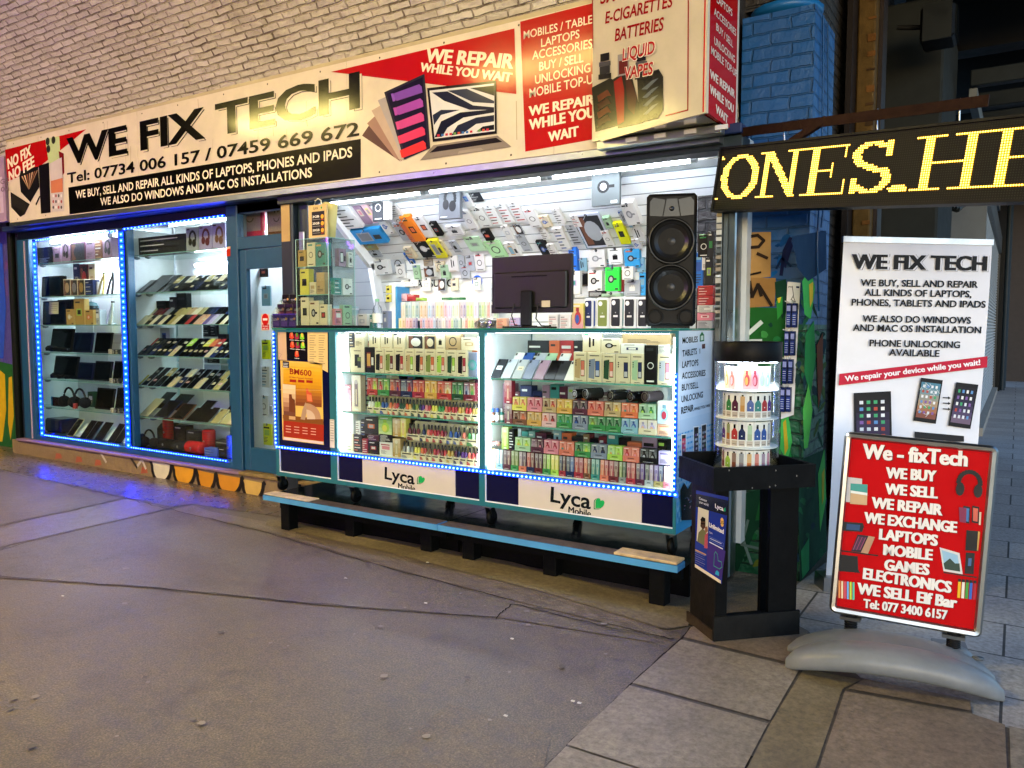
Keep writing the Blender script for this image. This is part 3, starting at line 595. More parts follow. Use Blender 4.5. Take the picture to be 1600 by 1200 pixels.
m = MB()
for k in range(10): m.box(-.5, .06, 9.2+k*1.05, 9.32+k*1.05, 3.9+.03*k, 4.06+.03*k, '20262a', 'black', .01)
m.prism([(9.1, 3.7), (20, 4.0), (20, 4.15), (9.1, 3.85)], -.5, -.43, '5c6264', 'paint', 'x'); tag(m.build('cable_bracket'), 'row of dark cable brackets above the shutter', 'bracket')
m = MB()
for k in range(7): m.tube([(-.72+.02*k, 8.9+k*.12, 2.75), (-.6+.02*k, 9.6+k*.3, 3.2), (-.55, 11.6, 3.8)], .035, '3e4648', 'metal', 8)
for k in range(12): m.box(-.80, -.70, 8.2, 8.7, 2.2+k*.14, 2.28+k*.14, '5b6060', 'metal')
tag(m.build('cable_duct'), 'grey cable ducts climbing beside the concrete pier', 'duct')
m = MB(); m.box(-1.3, 7.0, 26, 34, 0, 7, '3b3633', 'matte')
for k in range(3): m.box(.3+k*1.6, 1.4+k*1.6, 25.97, 25.999, 1.0, 2.6, '4f606c', 'screen')
tag(m.build('far_building'), 'dim brick building at the end of the side street', 'building')
# ================================================================== shop signs
CREAM, RED, INK = 'd9d0bd', 'b00e14', '060606'
ang = math.atan2(2.607-2.680, -2.192+9.589)
fo, fu = Vector((-9.60, 4.45, 2.680)), Vector((math.cos(ang), 0, math.sin(ang))); fv = Vector((-math.sin(ang), 0, math.cos(ang)))
fs = thing('fascia_sign', 'long cream shop sign with WE FIX TECH in black across the arch', 'sign', fo)
FF = Frame(fo, fu, fv); FW, FH = 8.13, .885
def fbox(mb, F, a0, a1, b0, b1, d0, d1, c, m='card'):
    """box on a frame; depth d measured inward from the face"""
    vs = [F.W(a, b, -d) for d in (d1, d0) for b in (b0, b1) for a in (a0, a1)]
    mb.mesh(vs, [(0, 2, 3, 1), (4, 5, 7, 6), (0, 1, 5, 4), (2, 6, 7, 3), (0, 4, 6, 2), (1, 3, 7, 5)], c, m)
m = MB()
for a, b in ((0, 2.5), (2.503, 5.23), (5.233, 7.05), (7.053, FW)): fbox(m, FF, a, b, 0, FH, 0, .05, CREAM, 'sign')
part(m, 'panel', fs)
m = MB(); fbox(m, FF, -.02, FW, -.045, -.003, .004, .09, '8d99a6', 'metal'); fbox(m, FF, -.02, FW, FH+.002, FH+.03, .004, .09, 'b4a888', 'paint'); part(m, 'trim', fs)
m = MB()
P = lambda pts, c, off=.002: FF.poly(m, pts, c, off, 'sign')
P([(107, 293), (564, 217), (564, 277), (109, 335)], INK)
P([(517, 112.5), (659, 79), (804, 44.5), (807, 147), (670, 131)], RED)
P([(813, 34), (930, 4), (932, 217), (821, 237)], RED)
P([(8, 234), (135, 202), (106, 226), (60, 262), (12, 284)], RED); part(m, 'colour_field', fs)
m = MB(); T = lambda t, a, b, h, c, bold=.0, off=.004, sl=0.: FF.text(m, t, a, b, h, c, bold, off, 'sign', True, sl)
T('WE FIX TECH', (109.5, 260.5), (566.5, 171.5), 43, INK, .012, .0022); T('WE FIX TECH', (109, 260), (566, 171), 42.6, CREAM, .004, .0030); T('WE FIX TECH', (106, 258), (563, 169), 43.5, INK, .045, .0042)
T('Tel: 07734 006 157 / 07459 669 672', (106, 286.5), (562, 212), 16.5, INK, .022)
T('WE BUY, SELL AND REPAIR ALL KINDS OF LAPTOPS, PHONES AND IPADS', (119, 310.5), (551, 245.5), 12.6, 'efe7d2', .02); T('WE ALSO DO WINDOWS AND MAC OS INSTALLATIONS', (157.5, 321.7), (488, 276.7), 12.6, 'efe7d2', .02)
T('WE REPAIR', (664, 97), (802, 108), 22, 'efe3cc', .055); T('WHILE YOU WAIT', (656, 111.5), (799, 129), 14, 'efe3cc', .055)
for t, a, b, h, bo in (('MOBILES / TABLETS', (818.7, 61.6), (942, 33), 13, .01), ('LAPTOPS', (846, 74), (906, 59.5), 13.5, .01), ('ACCESSORIES', (832, 94), (926, 75), 14, .01), ('BUY / SELL', (843, 111), (912, 97), 14, .01), ('UNLOCKING', (836.6, 131.7), (923, 112.6), 14, .01),
                       ('MOBILE TOP-UP', (828, 153), (936, 128.5), 14.5, .01), ('WE REPAIR', (826.4, 182), (930, 163), 16, .05), ('WHILE YOU', (827, 203.5), (931, 183), 17, .05), ('WAIT', (857, 222), (905, 212.5), 16, .05)): T(t, a, b, h, 'efe3cc', bo)
T('NO FIX', (13, 265), (50, 242.5), 17, 'efe3cc', .05, .004, .1); T('NO FEE', (15, 284.5), (55, 260), 17, 'efe3cc', .05, .004, .1); part(m, 'lettering', fs)
m = MB(); P = lambda pts, c, off=.003: FF.poly(m, pts, c, off, 'sign')
for k, (pts, c) in enumerate((([(566, 212), (577, 196), (627, 253), (612, 243)], '5c4440'), ([(574, 193), (588, 180), (629, 252), (618, 247)], '9c7c70'), ([(581, 173), (595, 165), (632, 251), (624, 249)], 'b9a596'), ([(591, 157), (607, 150), (636, 250), (630, 249)], 'a8a2a4'))): P(pts, c, .003+k*.0006)
P([(601, 144.5), (664, 115.5), (673, 232), (632, 250)], '2a2836', .0056); P([(605, 147), (661, 121), (669, 229), (635, 245)], '16122c', .0062)
for k in range(5):
    y = 141+k*22; P([(617+k*3, y+5), (656+k*1.5, y-9), (660+k*1.5, y-5), (661+k*1.5, y+4), (621+k*3, y+17), (616+k*3, y+13)], ('7a4ab0', 'a04ab0', 'c84a90', 'dc3f6a', 'd8343a')[k], .007)
    P([(612+k*3.4, y+6), (616+k*3.4, y+5), (619+k*3.4, y+17), (615+k*3.4, y+18)], ('8a5ac0', 'b050b0', 'd05090', 'e04060', 'e03a30')[k], .0073)
P([(668, 138), (776, 126), (777, 209), (677, 222)], '17161a', .0058); P([(672, 142), (773, 130.5), (774, 205), (680, 217)], 'd8dade', .0064)
for pts, c in (([(676, 145), (700, 143), (740, 165), (773, 168), (773, 172), (735, 172), (695, 158)], '1c2238'), ([(700, 142), (730, 139), (773, 158), (773, 162), (740, 160)], '30384e'), ([(735, 138), (773, 134), (773, 150)], '10141f'), ([(680, 215), (690, 190), (720, 176), (773, 171), (773, 176), (725, 184), (700, 200), (692, 214)], '141a2c'), ([(706, 212), (716, 196), (745, 184), (773, 180), (773, 190), (745, 194), (724, 209)], '20283c'), ([(745, 206), (755, 198), (773, 195), (773, 203)], '0e121c'), ([(677, 180), (690, 172), (720, 172), (690, 180), (679, 196)], '242c42')): P(pts, c, .0068)
for k in range(13): P([(684+k*6.4, 214-k*.75), (688+k*6.4, 213.6-k*.75), (688+k*6.4, 210-k*.75), (684+k*6.4, 210.4-k*.75)], rnd.choice(('c8553a', '3a70b8', 'e0e0e0', '6a9a4a', '3a3a40', 'c03040')), .0074)
P([(678, 227), (778, 212), (800, 229.5), (657, 251)], '8a8078', .0062); P([(684, 229), (776, 215.5), (786, 222), (672, 239)], '1c1a1a', .0068); P([(718, 236), (752, 231), (757, 235), (716, 241)], '9a9088', .0068)
P([(71, 217), (93, 213), (95, 246), (77, 257)], 'b9cf98', .003)
for a, b in ((75, 221), (76, 233), (84, 219)): FF.disc(m, *FF.ab(a, b), .04, '1a1c18', .0036)
P([(92, 236), (100, 240), (101, 270), (97, 276)], '7a1c20', .0032); P([(30, 268), (60, 260), (62, 292), (48, 316), (33, 300)], '17161c', .0034)
for k in range(7): P([(46, 297), (34+k*4, 276-k*1.6), (36+k*4, 275-k*1.6)], ('b08a6a', 'd8b890', '8a5a40')[k % 3], .0042)
P([(61, 259), (77, 254), (79.5, 332), (64.5, 334)], '141218', .0038); P([(78, 256), (97, 246), (101, 330), (82, 331)], 'c9c2c4', .0044); P([(80, 283), (98.5, 278), (99, 300), (80.6, 302)], 'c87a5a', .005)
for r in range(3):
    for k in range(4): FF.disc(m, *FF.ab(84+k*4.2, 306+r*9), .018, ('d8d8d8', '9a3a3a', '3a3a40')[(r+k) % 3], .005, n=8)
P([(17, 300), (47, 319), (39, 335), (32, 339), (18, 324)], '1c1a1a', .0036); P([(19, 303), (45, 320), (38, 332), (20, 321)], '2a2826', .0042); P([(56, 319), (62, 306), (63.5, 307), (57.5, 321)], '17150f', .004)
part(m, 'picture', fs)
m = MB()
for k in range(14):
    for b in (.03, FH-.03): FF.disc(m, .15+k*.6+rnd.uniform(-.05, .05), b, .008, '4a443a', .0012, 'metal', 8)
for k in range(26): a, b = rnd.uniform(.1, FW-.1), rnd.uniform(.3, FH); FF.line(m, [(a, b), (a+rnd.uniform(-.01, .01), b-rnd.uniform(.05, .25))], rnd.uniform(.003, .008), 'b5a88c', .0008, 'sign')
part(m, 'screw', fs)
# next shop's sign at the very edge
m = MB(); F2 = Frame((-12.2, 4.44, 2.70), (1, 0, 0), (0, 0, 1)); fbox(m, F2, 0, 2.55, 0, .72, 0, .05, 'a78fae', 'sign'); F2.rect(m, 1.9, .1, 2.5, .5, 'c9b8d0', .002, 'sign'); F2.rect(m, 2.3, .12, 2.42, .32, 'b8402a', .003, 'sign')
F2.text(m, 'GE', (1, 288), (14, 286), 8, '6a5068', .02); F2.text(m, '03', (2, 300), (14, 298), 8, '6a5068', .02); tag(recenter(m.build('neighbour_sign')), 'mauve sign panel of the next shop left of the cream sign', 'sign')

# wedge box sign
b0 = Vector((-2.231, 4.363, 2.63)); b1 = Vector((-1.428, 4.10, 2.63)); b2 = Vector((-1.42, 4.56, 2.63))
bs = thing('box_sign', 'white box sign for vapes with a red end panel above the bay', 'sign', b1)
BF = Frame(b0, b1-b0, (0, 0, 1)); BR = Frame(b1, (0, 1, 0), (0, 0, 1)); BH = .98
m = MB(); L = (b1-b0).length; fbox(m, BF, 0, L, 0, BH, 0, .02, 'c2baa6', 'sign'); part(m, 'front_panel', bs)
m = MB(); fbox(m, BR, .004, .535, .006, BH, -.001, .02, RED, 'sign'); BR.rect(m, .505, .006, .535, BH, 'd8d4cc', .0025, 'sign'); part(m, 'end_panel', bs)
m = MB(); m.prism([(b0.x+.02, b0.y+.04), (b1.x-.03, b1.y+.04), (-1.45, 4.44), (-2.21, 4.44)], 2.634, 2.65, 'b7bdb8', 'film', 'z'); m.box(-2.2, -1.43, 4.36, 4.43, 2.58, 2.63, 'a9b2b0', 'metal', .004)
for k in range(4): m.box(-2.0+k*.18, -1.93+k*.18, 4.345, 4.358, 2.595, 2.62, 'd3d6d2', 'card')
part(m, 'underside', bs)
m = MB(); T = lambda t, a, b, h, c, bold=.02, off=.003: BF.text(m, t, a, b, h, c, bold, off, 'sign')
R2 = '8f141c'
T('SMOKING', (938, 7), (1030, -14), 20, R2); T('E-CIGARETTES', (946, 37.5), (1050.5, 11), 19, R2, .02); T('BATTERIES', (961, 65), (1036.5, 47.5), 20, R2, .02)
for t, a, b, h in (('LIQUID', (974, 96), (1024, 84), 20), ('VAPES', (976, 125), (1021, 116.5), 19.5)): T(t, (a[0]-.5, a[1]+1), (b[0]+1, b[1]+1), h+1.5, 'e8dfd2', .06, .0085); T(t, a, b, h, 'a3151d', .02, .0095)
for t, a, b, h, bo in (('LAPTOPS', (1119, 4), (1143, 26), 12, .01), ('ACCESSORIES', (1114.7, 23), (1149, 57), 12, .01), ('BUY / SELL', (1118, 47), (1144, 75), 12, .01), ('UNLOCKING', (1115, 69), (1147, 99), 12.5, .01), ('MOBILE TOP-UP', (1110, 84), (1150, 121.5), 13, .01), ('WE REPAIR', (1108, 121), (1147, 154), 14, .05), ('WHILE YOU', (1108, 145), (1145, 177), 14.5, .05), ('WAIT', (1117, 175.5), (1136, 194), 14, .05)):
    BR.text(m, t, a, b, h, 'f0e4d8', bo, .004, 'sign')
part(m, 'lettering', bs)
m = MB(); BF.line(m, [(926, -30), (926.7, 75)], .008, R2, .002, 'sign', True); BF.line(m, [(1076, -30), (1075, 172), (1040.5, 181)], .008, R2, .002, 'sign', True)
P = lambda pts, c, off=.003: BF.poly(m, pts, c, off, 'sign')
P([(930, 214), (1030, 188), (1044, 192), (940, 221)], 'b3aa9a', .0022)
P([(925, 137), (954, 122), (964, 128), (968, 196), (931, 206)], '131214', .003); P([(958, 124), (975, 114), (988, 119), (1006, 192), (966, 201)], '1b1416', .0036); P([(996, 120), (1030, 108), (1037, 120), (1037, 172), (1029, 185), (1000, 192)], '101114', .0042)
for k in range(4): P([(934, 150+k*13), (950, 140+k*13), (956, 150+k*13), (950, 150+k*13), (936, 160+k*13)], ('5a2418', '3a1614')[k % 2], .0046); P([(1003+k, 140+k*13), (1020, 126+k*13), (1030, 122+k*13), (1012, 140+k*13)], '56606a', .0052)
P([(960, 128), (972, 119), (976, 140), (976, 190), (966, 196)], '8c1016', .0046); P([(978, 122), (984, 121), (996, 150), (992, 180), (982, 170)], '3c1216', .0046)
for px in (946, 1003):
    for w, y0, y1, c in ((7, 84, 96, '16161a'), (9, 97, 104, '4a4a50'), (8, 104, 116, '2a2a30'), (10, 116, 124, '17171a')): P([(px-w, y0+1), (px+w, y0-2), (px+w, y1-2), (px-w, y1+1)], c, .0056)
P([(966, 86), (984, 82), (984, 116), (966, 120)], '8c8a8c', .0050); P([(968, 96), (982, 93), (982, 114), (968, 117)], '5a1c1c', .0055); part(m, 'picture', bs)

# scrolling LED sign
LO = Vector((-1.513, 4.449, 2.168)); LE = Vector((-.001, 3.86, 2.014)); LT = Vector((-1.511, 4.481, 2.527))
LF2 = Frame(LO, LE-LO, LT-LO); LH = .36; LWD = 2.25
ls = thing('led_sign', 'long scrolling LED sign with amber dot letters hanging from a bar', 'sign', LO)
def mat_led():
    m, nt, b = newmat('ledpanel'); tc = node(nt, 'ShaderNodeTexCoord'); v = node(nt, 'ShaderNodeVectorMath', operation='MULTIPLY'); v.inputs[1].default_value = (1/.0106, 1/.0106, 0); link(nt, tc.outputs['UV'], v.inputs[0])
    f = node(nt, 'ShaderNodeVectorMath', operation='FRACTION'); link(nt, v.outputs[0], f.inputs[0]); d = node(nt, 'ShaderNodeVectorMath', operation='DISTANCE'); d.inputs[1].default_value = (.5, .5, 0); link(nt, f.outputs[0], d.inputs[0])
    r = ramp(nt, d.outputs['Value'], [(.16, '26271f'), (.30, '050504')]); link(nt, r.outputs[0], b.inputs['Base Color']); b.inputs['Roughness'].default_value = .6; b.inputs['Specular IOR Level'].default_value = .2; return m
mat_led()
m = MB(); fbox(m, LF2, 0, LWD, 0, LH, .012, .07, '0d0d0e', 'black'); fbox(m, LF2, 0, LWD, 0, .012, 0, .0119, '17181a', 'black'); fbox(m, LF2, 0, LWD, LH-.012, LH, 0, .0119, '17181a', 'black'); fbox(m, LF2, 0, .012, .0121, LH-.0121, 0, .0119, '17181a', 'black'); part(m, 'housing', ls)
m = MB(); m.uv = []; pts = [(.012, .012), (LWD, .012), (LWD, LH-.012), (.012, LH-.012)]
m.face([LF2.W(a, b, -.0105) for a, b in pts], 'ffffff', 'ledpanel'); m.uv = [(a-.012, b-.012) for a, b in pts]; part(m, 'dot_panel', ls)
def led_cells():
    on = set()
    def seg(pts, w):
        ww = w if w == 1 else w+1
        for (x0, y0), (x1, y1) in zip(pts, pts[1:]):
            n = int(max(abs(x1-x0), abs(y1-y0))*5)+1
            for k in range(n+1):
                x, y = (x0+(x1-x0)*k/n)*1.16, y0+(y1-y0)*k/n
                for i in range(ww): on.add((int(math.floor(x+i-(ww-1)/2+.5)), int(round(y))))
    def ell(cx, cy, rx, ry, a0, a1, w): seg([(cx+rx*math.cos(a0+(a1-a0)*k/40), cy+ry*math.sin(a0+(a1-a0)*k/40)) for k in range(41)], w)
    T, B, MID = 27, 5, 16
    xo = 1
    ell(xo+11, MID, 8.6, 10.6, 0, 6.2832, 3); on.add((1, 26)); on.add((1, 27)); on.add((1, 5)); on.add((0, 5)); on.add((2, 26))
    n = 22; seg([(n, T), (n+6, T)], 1); seg([(n+4, T), (n+4, B)], 2); seg([(n, B), (n+9, B)], 1); seg([(n+5, T), (n+18, B)], 3); seg([(n+18, T), (n+18, B)], 2); seg([(n+14, T), (n+22, T)], 1)
    e = 46; seg([(e, T), (e+17, T)], 2); seg([(e+4, T), (e+4, B)], 3); seg([(e, B), (e+17, B)], 2); seg([(e+17, T), (e+17, T-5)], 1); seg([(e+18, B), (e+18, B+6)], 1); seg([(e+5, MID), (e+12, MID)], 1); seg([(e+12, MID-3), (e+12, MID+3)], 1)
    s = 67; ell(s+7, 21.6, 6, 5.2, .6, 4.1, 3); ell(s+8, 10.6, 6.4, 5.4, -2.7, .95, 3); seg([(s+3, 18), (s+12, 13.6)], 4); seg([(s+14, T), (s+14, T-6)], 2); seg([(s+1, B), (s+1, B+6)], 2)
    seg([(85, B), (88, B)], 3); seg([(84, B+1), (88, B+1)], 3); seg([(85, B+2), (88, B+2)], 2)
    h = 92; seg([(h, T), (h+9, T)], 2); seg([(h+4.5, T), (h+4.5, B)], 3); seg([(h, B), (h+9, B)], 2); seg([(h+14, T), (h+23, T)], 2); seg([(h+18.5, T), (h+18.5, B)], 3); seg([(h+14, B), (h+23, B)], 2); seg([(h+5, MID), (h+18, MID)], 1)
    e = 117; seg([(e, T), (e+18, T)], 2); seg([(e+5, T), (e+5, B)], 3); seg([(e, B), (e+18, B)], 2); seg([(e+18, T), (e+18, T-5)], 1); seg([(e+19, B), (e+19, B+6)], 1); seg([(e+6, MID), (e+13, MID)], 1); seg([(e+13, MID-3), (e+13, MID+3)], 1)
    r = 140; seg([(r, T), (r+10, T)], 2); seg([(r+4, T), (r+4, B)], 3); seg([(r, B), (r+9, B)], 2); ell(r+9, 22, 7, 5.5, -1.57, 1.57, 3); seg([(r+10, 16), (r+18, B)], 3)
    return on
m = MB(); S_ = .0106; cells = led_cells(); mh = MB()
for (i, j) in sorted(cells):
    a, b = .012+(i+.5)*S_*1.0, .012+(j+.5)*S_
    if a > LWD-.02: continue
    LF2.disc(m, a, b, S_*.5, 'ffffff', -.0088, 'ledon', 8); LF2.disc(m, a, b, S_*.3, 'ffffff', -.0070, 'ledhot', 6)
o = part(m, 'lit_letters', ls)
# bar, hooks
bar = MB(); A = onD(1157, 207, 4.47); Bp = onD(1545, 157, 3.42); d = (Bp-A).normalized(); u2 = Vector((0, 0, 1)); w2 = d.cross(u2).normalized()
def beam(mb, a, b, w, h, c, m_):
    d = (b-a).normalized(); s = d.cross(Vector((0, 0, 1))); s = s.normalized() if s.length > .01 else Vector((1, 0, 0)); u = s.cross(d)
    vs = [p+s*(w/2*i)+u*(h/2*j) for p in (a, b) for j in (-1, 1) for i in (-1, 1)]
    mb.mesh(vs, [(0, 2, 3, 1), (4, 5, 7, 6), (0, 1, 5, 4), (2, 6, 7, 3), (0, 4, 6, 2), (1, 3, 7, 5)], c, m_)
beam(bar, A-d*.25, Bp, .008, .05, '2b1a12', 'wood'); q = onD(1236, 222, 4.2); q2 = onD(1292, 186, 4.05); beam(bar, q+w2*.0, q2, .03, .035, '2b1a12', 'wood')
tag(recenter(bar.build('steel_bar')), 'rusty steel angle bar that carries the LED sign', 'bar')
for k, (p, q) in enumerate((((1224, 194), (1226, 216)), ((1370, 173), (1371, 205)), ((1500, 157), (1499, 192)))):
    D = 4.47+(p[0]-1157)/(1545-1157)*(3.42-4.47); h = MB(); a, b = onD(*p, D-.02), onD(*q, D-.02); h.tube([a+Vector((.0, .02, .012)), a, (a+b)/2, b+Vector((0, 0, -.01))], .004, 'cfd2d4', 'metal', 6)
    tag(recenter(h.build('sign_hook')), 'thin white wire hook between bar and LED sign, %s from the shop' % ORD[k], 'hook', 'wire hooks of the LED sign')

# roll-up banner
bo = onD(1290, 912, 4.5); b1_ = onD(1535, 916, 4.5); nh_ = Vector((cf.x, cf.y, 0)).normalized(); bt = onP(1320, 375, bo, nh_)
NF = Frame(bo, cr-Vector((0, 0, .022)), (bt-bo)); NW, NH = (onP(1552, 378, bo, nh_)-bt).length, (bt-bo).length
bn = thing('roller_banner', 'tall white roller banner behind the red pavement sign', 'banner', bo)
m = MB(); nr = 24
for k in range(nr):
    def q(a, t): return NF.W(a, NH*t, .006*math.sin(t*7+a*2))
    t0, t1 = k/nr, (k+1)/nr
    for i in range(6): m.face([q(NW*i/6, t0), q(NW*(i+1)/6, t0), q(NW*(i+1)/6, t1), q(NW*i/6, t1)], 'dadde6', 'gloss', True)
part(m, 'sheet', bn)
m = MB(); fbox(m, NF, -.004, NW+.004, NH-.012, NH+.02, -.012, .012, 'b9bcc2', 'metal'); part(m, 'top_rail', bn)
m = MB(); fbox(m, NF, -.03, NW+.03, -.04, .05, -.05, .09, '9a9ca0', 'metal'); part(m, 'base', bn)
m = MB(); m.tube([NF.W(NW/2, 0, -.03), NF.W(NW/2, NH, -.03)], .012, '8a8c90', 'metal', 8); part(m, 'pole', bn)
m = MB(); O = .012; T = lambda t, a, b, h, c='0c0d11', bold=.03, off=O: NF.text(m, t, a, b, h, c, bold, off, 'card')
T('WE FIX TECH', (1331, 421.5), (1543, 425), 26.5, '6a6d78', .075, O-.002); T('WE FIX TECH', (1330.5, 421), (1542.5, 424.5), 26, 'dadde6', .065, O-.001); T('WE FIX TECH', (1328.5, 420), (1540, 423.5), 23.5, '0c0d11', .06)
for t, a, b in (('WE BUY, SELL AND REPAIR', (1343, 447), (1526, 450)), ('ALL KINDS OF LAPTOPS,', (1349, 462), (1516, 465)), ('PHONES, TABLETS AND IPADS', (1329, 477.5), (1538, 481)), ('WE ALSO DO WINDOWS', (1346, 503), (1515, 506)), ('AND MAC OS INSTALLATION', (1331, 517), (1531, 521)), ('PHONE UNLOCKING', (1357, 541), (1498, 544)), ('AVAILABLE', (1387, 555.5), (1466, 557.5))): T(t, a, b, 11)
NF.poly(m, [(1310.5, 584), (1541.5, 556.5), (1540.5, 574), (1309.5, 602)], 'b11634', O-.002, 'card'); T('We repair your device while you wait!', (1319, 596), (1530, 570), 9, 'e8e4ea', .035)
part(m, 'lettering', bn)
m = MB()
def phone(F, mb, pts, scr, O, icons=(4, 6), seed=1, body='15161a'):
    """drawn device: body quad tl,tr,br,bl in picture points, lit screen inside with icon grid"""
    r = random.Random(seed); F.poly(mb, pts, body, O, 'card')
    def at(u, v): (a, b), (c, d), (e, f), (g, h) = pts; return (a*(1-u)*(1-v)+c*u*(1-v)+e*u*v+g*(1-u)*v, b*(1-u)*(1-v)+d*u*(1-v)+f*u*v+h*(1-u)*v)
    for k in range(6): F.poly(mb, [at(.06, .09+.82*k/6), at(.94, .09+.82*k/6), at(.94, .09+.82*(k+1)/6), at(.06, .09+.82*(k+1)/6)], scr[k*len(scr)//6], O+.0008, 'card')
    for j in range(icons[1]):
        for i in range(icons[0]):
            u, v = .12+.76*(i+.15)/icons[0], .13+.72*(j+.15)/icons[1]; du, dv = .52*.76/icons[0], .5*.72/icons[1]
            F.poly(mb, [at(u, v), at(u+du, v), at(u+du, v+dv), at(u, v+dv)], r.choice(('d8dce2', 'c9d0d8', '5a8ac0', 'a8453a', '3f9a6a', 'e0e0e0', '7a5a9a')), O+.0016, 'card')
phone(NF, m, [(1333, 614), (1391, 611), (1393, 700), (1334, 700)], ['17161c', '1a1826', '28243a', '38304a', '3a3048', '4a3a50'], O-.004, (4, 6), 3)
phone(NF, m, [(1438, 590), (1472, 594), (1461, 662), (1426, 657)], ['4a7a90', '6a8a94', '8a8a80', 'a08a70', '9a6a50', '7a4a40'], O-.004, (4, 6), 4)
phone(NF, m, [(1493, 597), (1527.5, 601), (1515, 670), (1480.5, 665)], ['1c1c24', '20202c', '2a2840', '3a3450', '4a4060', '6a5a70'], O-.004, (4, 5), 5)
for k in range(22): 
    a, b = 1447+rnd.uniform(-12, 15), 624+rnd.uniform(-26, 28); NF.line(m, [(a, b), (a+rnd.uniform(-7, 7), b+rnd.uniform(-7, 7))], .0022, 'd0d4d8', O-.001, 'card', True)
for y in (621, 629.5, 638.5): NF.line(m, [(1472, y), (1481, y+.6)], .006, '15161a', O-.002, 'card', True); NF.poly(m, [(1480, y-2), (1484, y+.8), (1480, y+3)], '15161a', O-.002, 'card')
NF.poly(m, [(1428, 674), (1505, 681), (1505, 690), (1428, 690)], '1c1d22', O-.004, 'card'); part(m, 'picture', bn)

# pavement swing sign
q0, q1, q2, q3 = onD(1295, 955, 3.68), onD(1533, 997, 3.45), onD(1553, 695, 3.45), onD(1308, 673, 3.68)
KF = Frame(q0, q1-q0, q3-q0); KW, KH = (q1-q0).length, (q3-q0).length
ks = thing('pavement_sign', 'red poster swing sign in an aluminium frame on a grey plastic base', 'sign', (q0+q1)/2*1.0-Vector((0, 0, ((q0+q1)/2).z)))
m = MB(); fw = .032
def bar2(a0, a1, b0, b1): fbox(m, KF, a0, a1, b0, b1, -.014, .03, 'a9a7a2', 'metal'); 
rr = .03
outer = []; inner = []
for cx, cy, a0 in ((KW-rr, KH-rr, 0), (rr, KH-rr, 90), (rr, rr, 180), (KW-rr, rr, 270)):
    for k in range(6): a = math.radians(a0+18*k); outer.append((cx+rr*math.cos(a), cy+rr*math.sin(a)))
    inner.append(None)
inn = [(KW-fw, KH-fw), (fw, KH-fw), (fw, fw), (KW-fw, fw)]
n = len(outer); IN = [inn[k//6] for k in range(n)]
for k in range(n):
    j = (k+1) % n; o0, o1, i0, i1 = outer[k], outer[j], IN[k], IN[j]; mid = lambda p, q, t: (p[0]+(q[0]-p[0])*t, p[1]+(q[1]-p[1])*t)
    ring = [((o0, o1), -.028), ((o0, o1), .008), ((mid(o0, i0, .3), mid(o1, i1, .3)), .018), ((mid(o0, i0, .75), mid(o1, i1, .75)), .014), ((i0, i1), .002), ((i0, i1), -.01)]
    for ((a0, a1), z0), ((c0, c1), z1) in zip(ring, ring[1:]): m.face([KF.W(*a0, z0), KF.W(*a1, z0), KF.W(*c1, z1), KF.W(*c0, z1)], 'a9a7a2', 'metal', True)
m.face([KF.W(*p, -.028) for p in outer[::-1]], '6a6a6a', 'metal'); part(m, 'frame', ks)
m = MB(); fbox(m, KF, fw-.004, KW-fw+.004, fw-.004, KH-fw+.004, -.001, .02, 'b00a10', 'poster'); part(m, 'poster', ks)
m = MB(); O = .0035
for t, a, b, h, bo in (('We - fixTech', (1347, 716), (1511.5, 729), 24, .05), ('WE BUY', (1383.5, 746.5), (1463, 752.5), 17.5, .06), ('WE SELL', (1382, 771.5), (1465, 779), 17.5, .06), ('WE REPAIR', (1361, 793), (1472.5, 805.5), 17.5, .06), ('WE EXCHANGE', (1349.5, 816.5), (1495, 832.5), 17.5, .06), ('LAPTOPS', (1373, 842.5), (1465, 853), 17.5, .06),
                       ('MOBILE', (1379.5, 866.5), (1457, 875.5), 17.5, .06), ('GAMES', (1381, 890), (1452, 898.5), 17.5, .06), ('ELECTRONICS', (1347.5, 904), (1486, 926.5), 18, .06), ('WE SELL Elf Bar', (1338.5, 927), (1495, 950.5), 18, .06), ('Tel: 077 3400 6157', (1348.5, 949), (1480, 968), 14.5, .045)):
    KF.text(m, t, (a[0]+.8, a[1]+.8), (b[0]+.8, b[1]+.8), h, '4a0a0c', bo+.01, O, 'card'); KF.text(m, t, a, b, h, 'd9d5d0', bo, O+.0008, 'card')
part(m, 'lettering', ks)
m = MB(); P = lambda pts, c, off=.004: KF.poly(m, pts, c, off, 'card'); Lk = lambda pts, w, c, off=.004: KF.line(m, pts, w, c, off, 'card', True)
P([(1315, 744), (1347, 748), (1346, 785), (1314, 784)], 'b9b4b4'); P([(1329, 755), (1355.5, 757), (1354.5, 789), (1328, 787)], '3a8a84', .0046); P([(1329, 770), (1355, 772), (1354.5, 789), (1328, 787)], 'b89a74', .005); P([(1329, 766), (1355, 770), (1355, 774), (1329, 770)], 'd0d8d4', .0054)
cx, cy = KF.ab(1514, 759); 
for k in range(14): a = math.pi*(k/13); KF.disc(m, cx+.042*math.cos(a), cy+.012+.05*math.sin(a), .010, '121114', .004+.0002*k, n=10)
KF.disc(m, cx-.034, cy-.018, .017, '17161a', .007, ry=.03); KF.disc(m, cx+.036, cy-.018, .017, '17161a', .007, ry=.03)
for px in (1505, 1519): P([(px, 790), (px+11, 792), (px+9.5, 818), (px-1, 816)], '1c1a1e'); P([(px+1, 793), (px+9, 794.5), (px+8, 815), (px+1, 813.5)], ('3a6aa0', 'c05a4a')[px > 1510], .0046)
P([(1498, 792), (1510, 794), (1509, 817), (1499, 815)], '7a2a4a', .0052); P([(1530, 800), (1533, 800), (1532, 820), (1529, 820)], 'c9b8a0', .005)
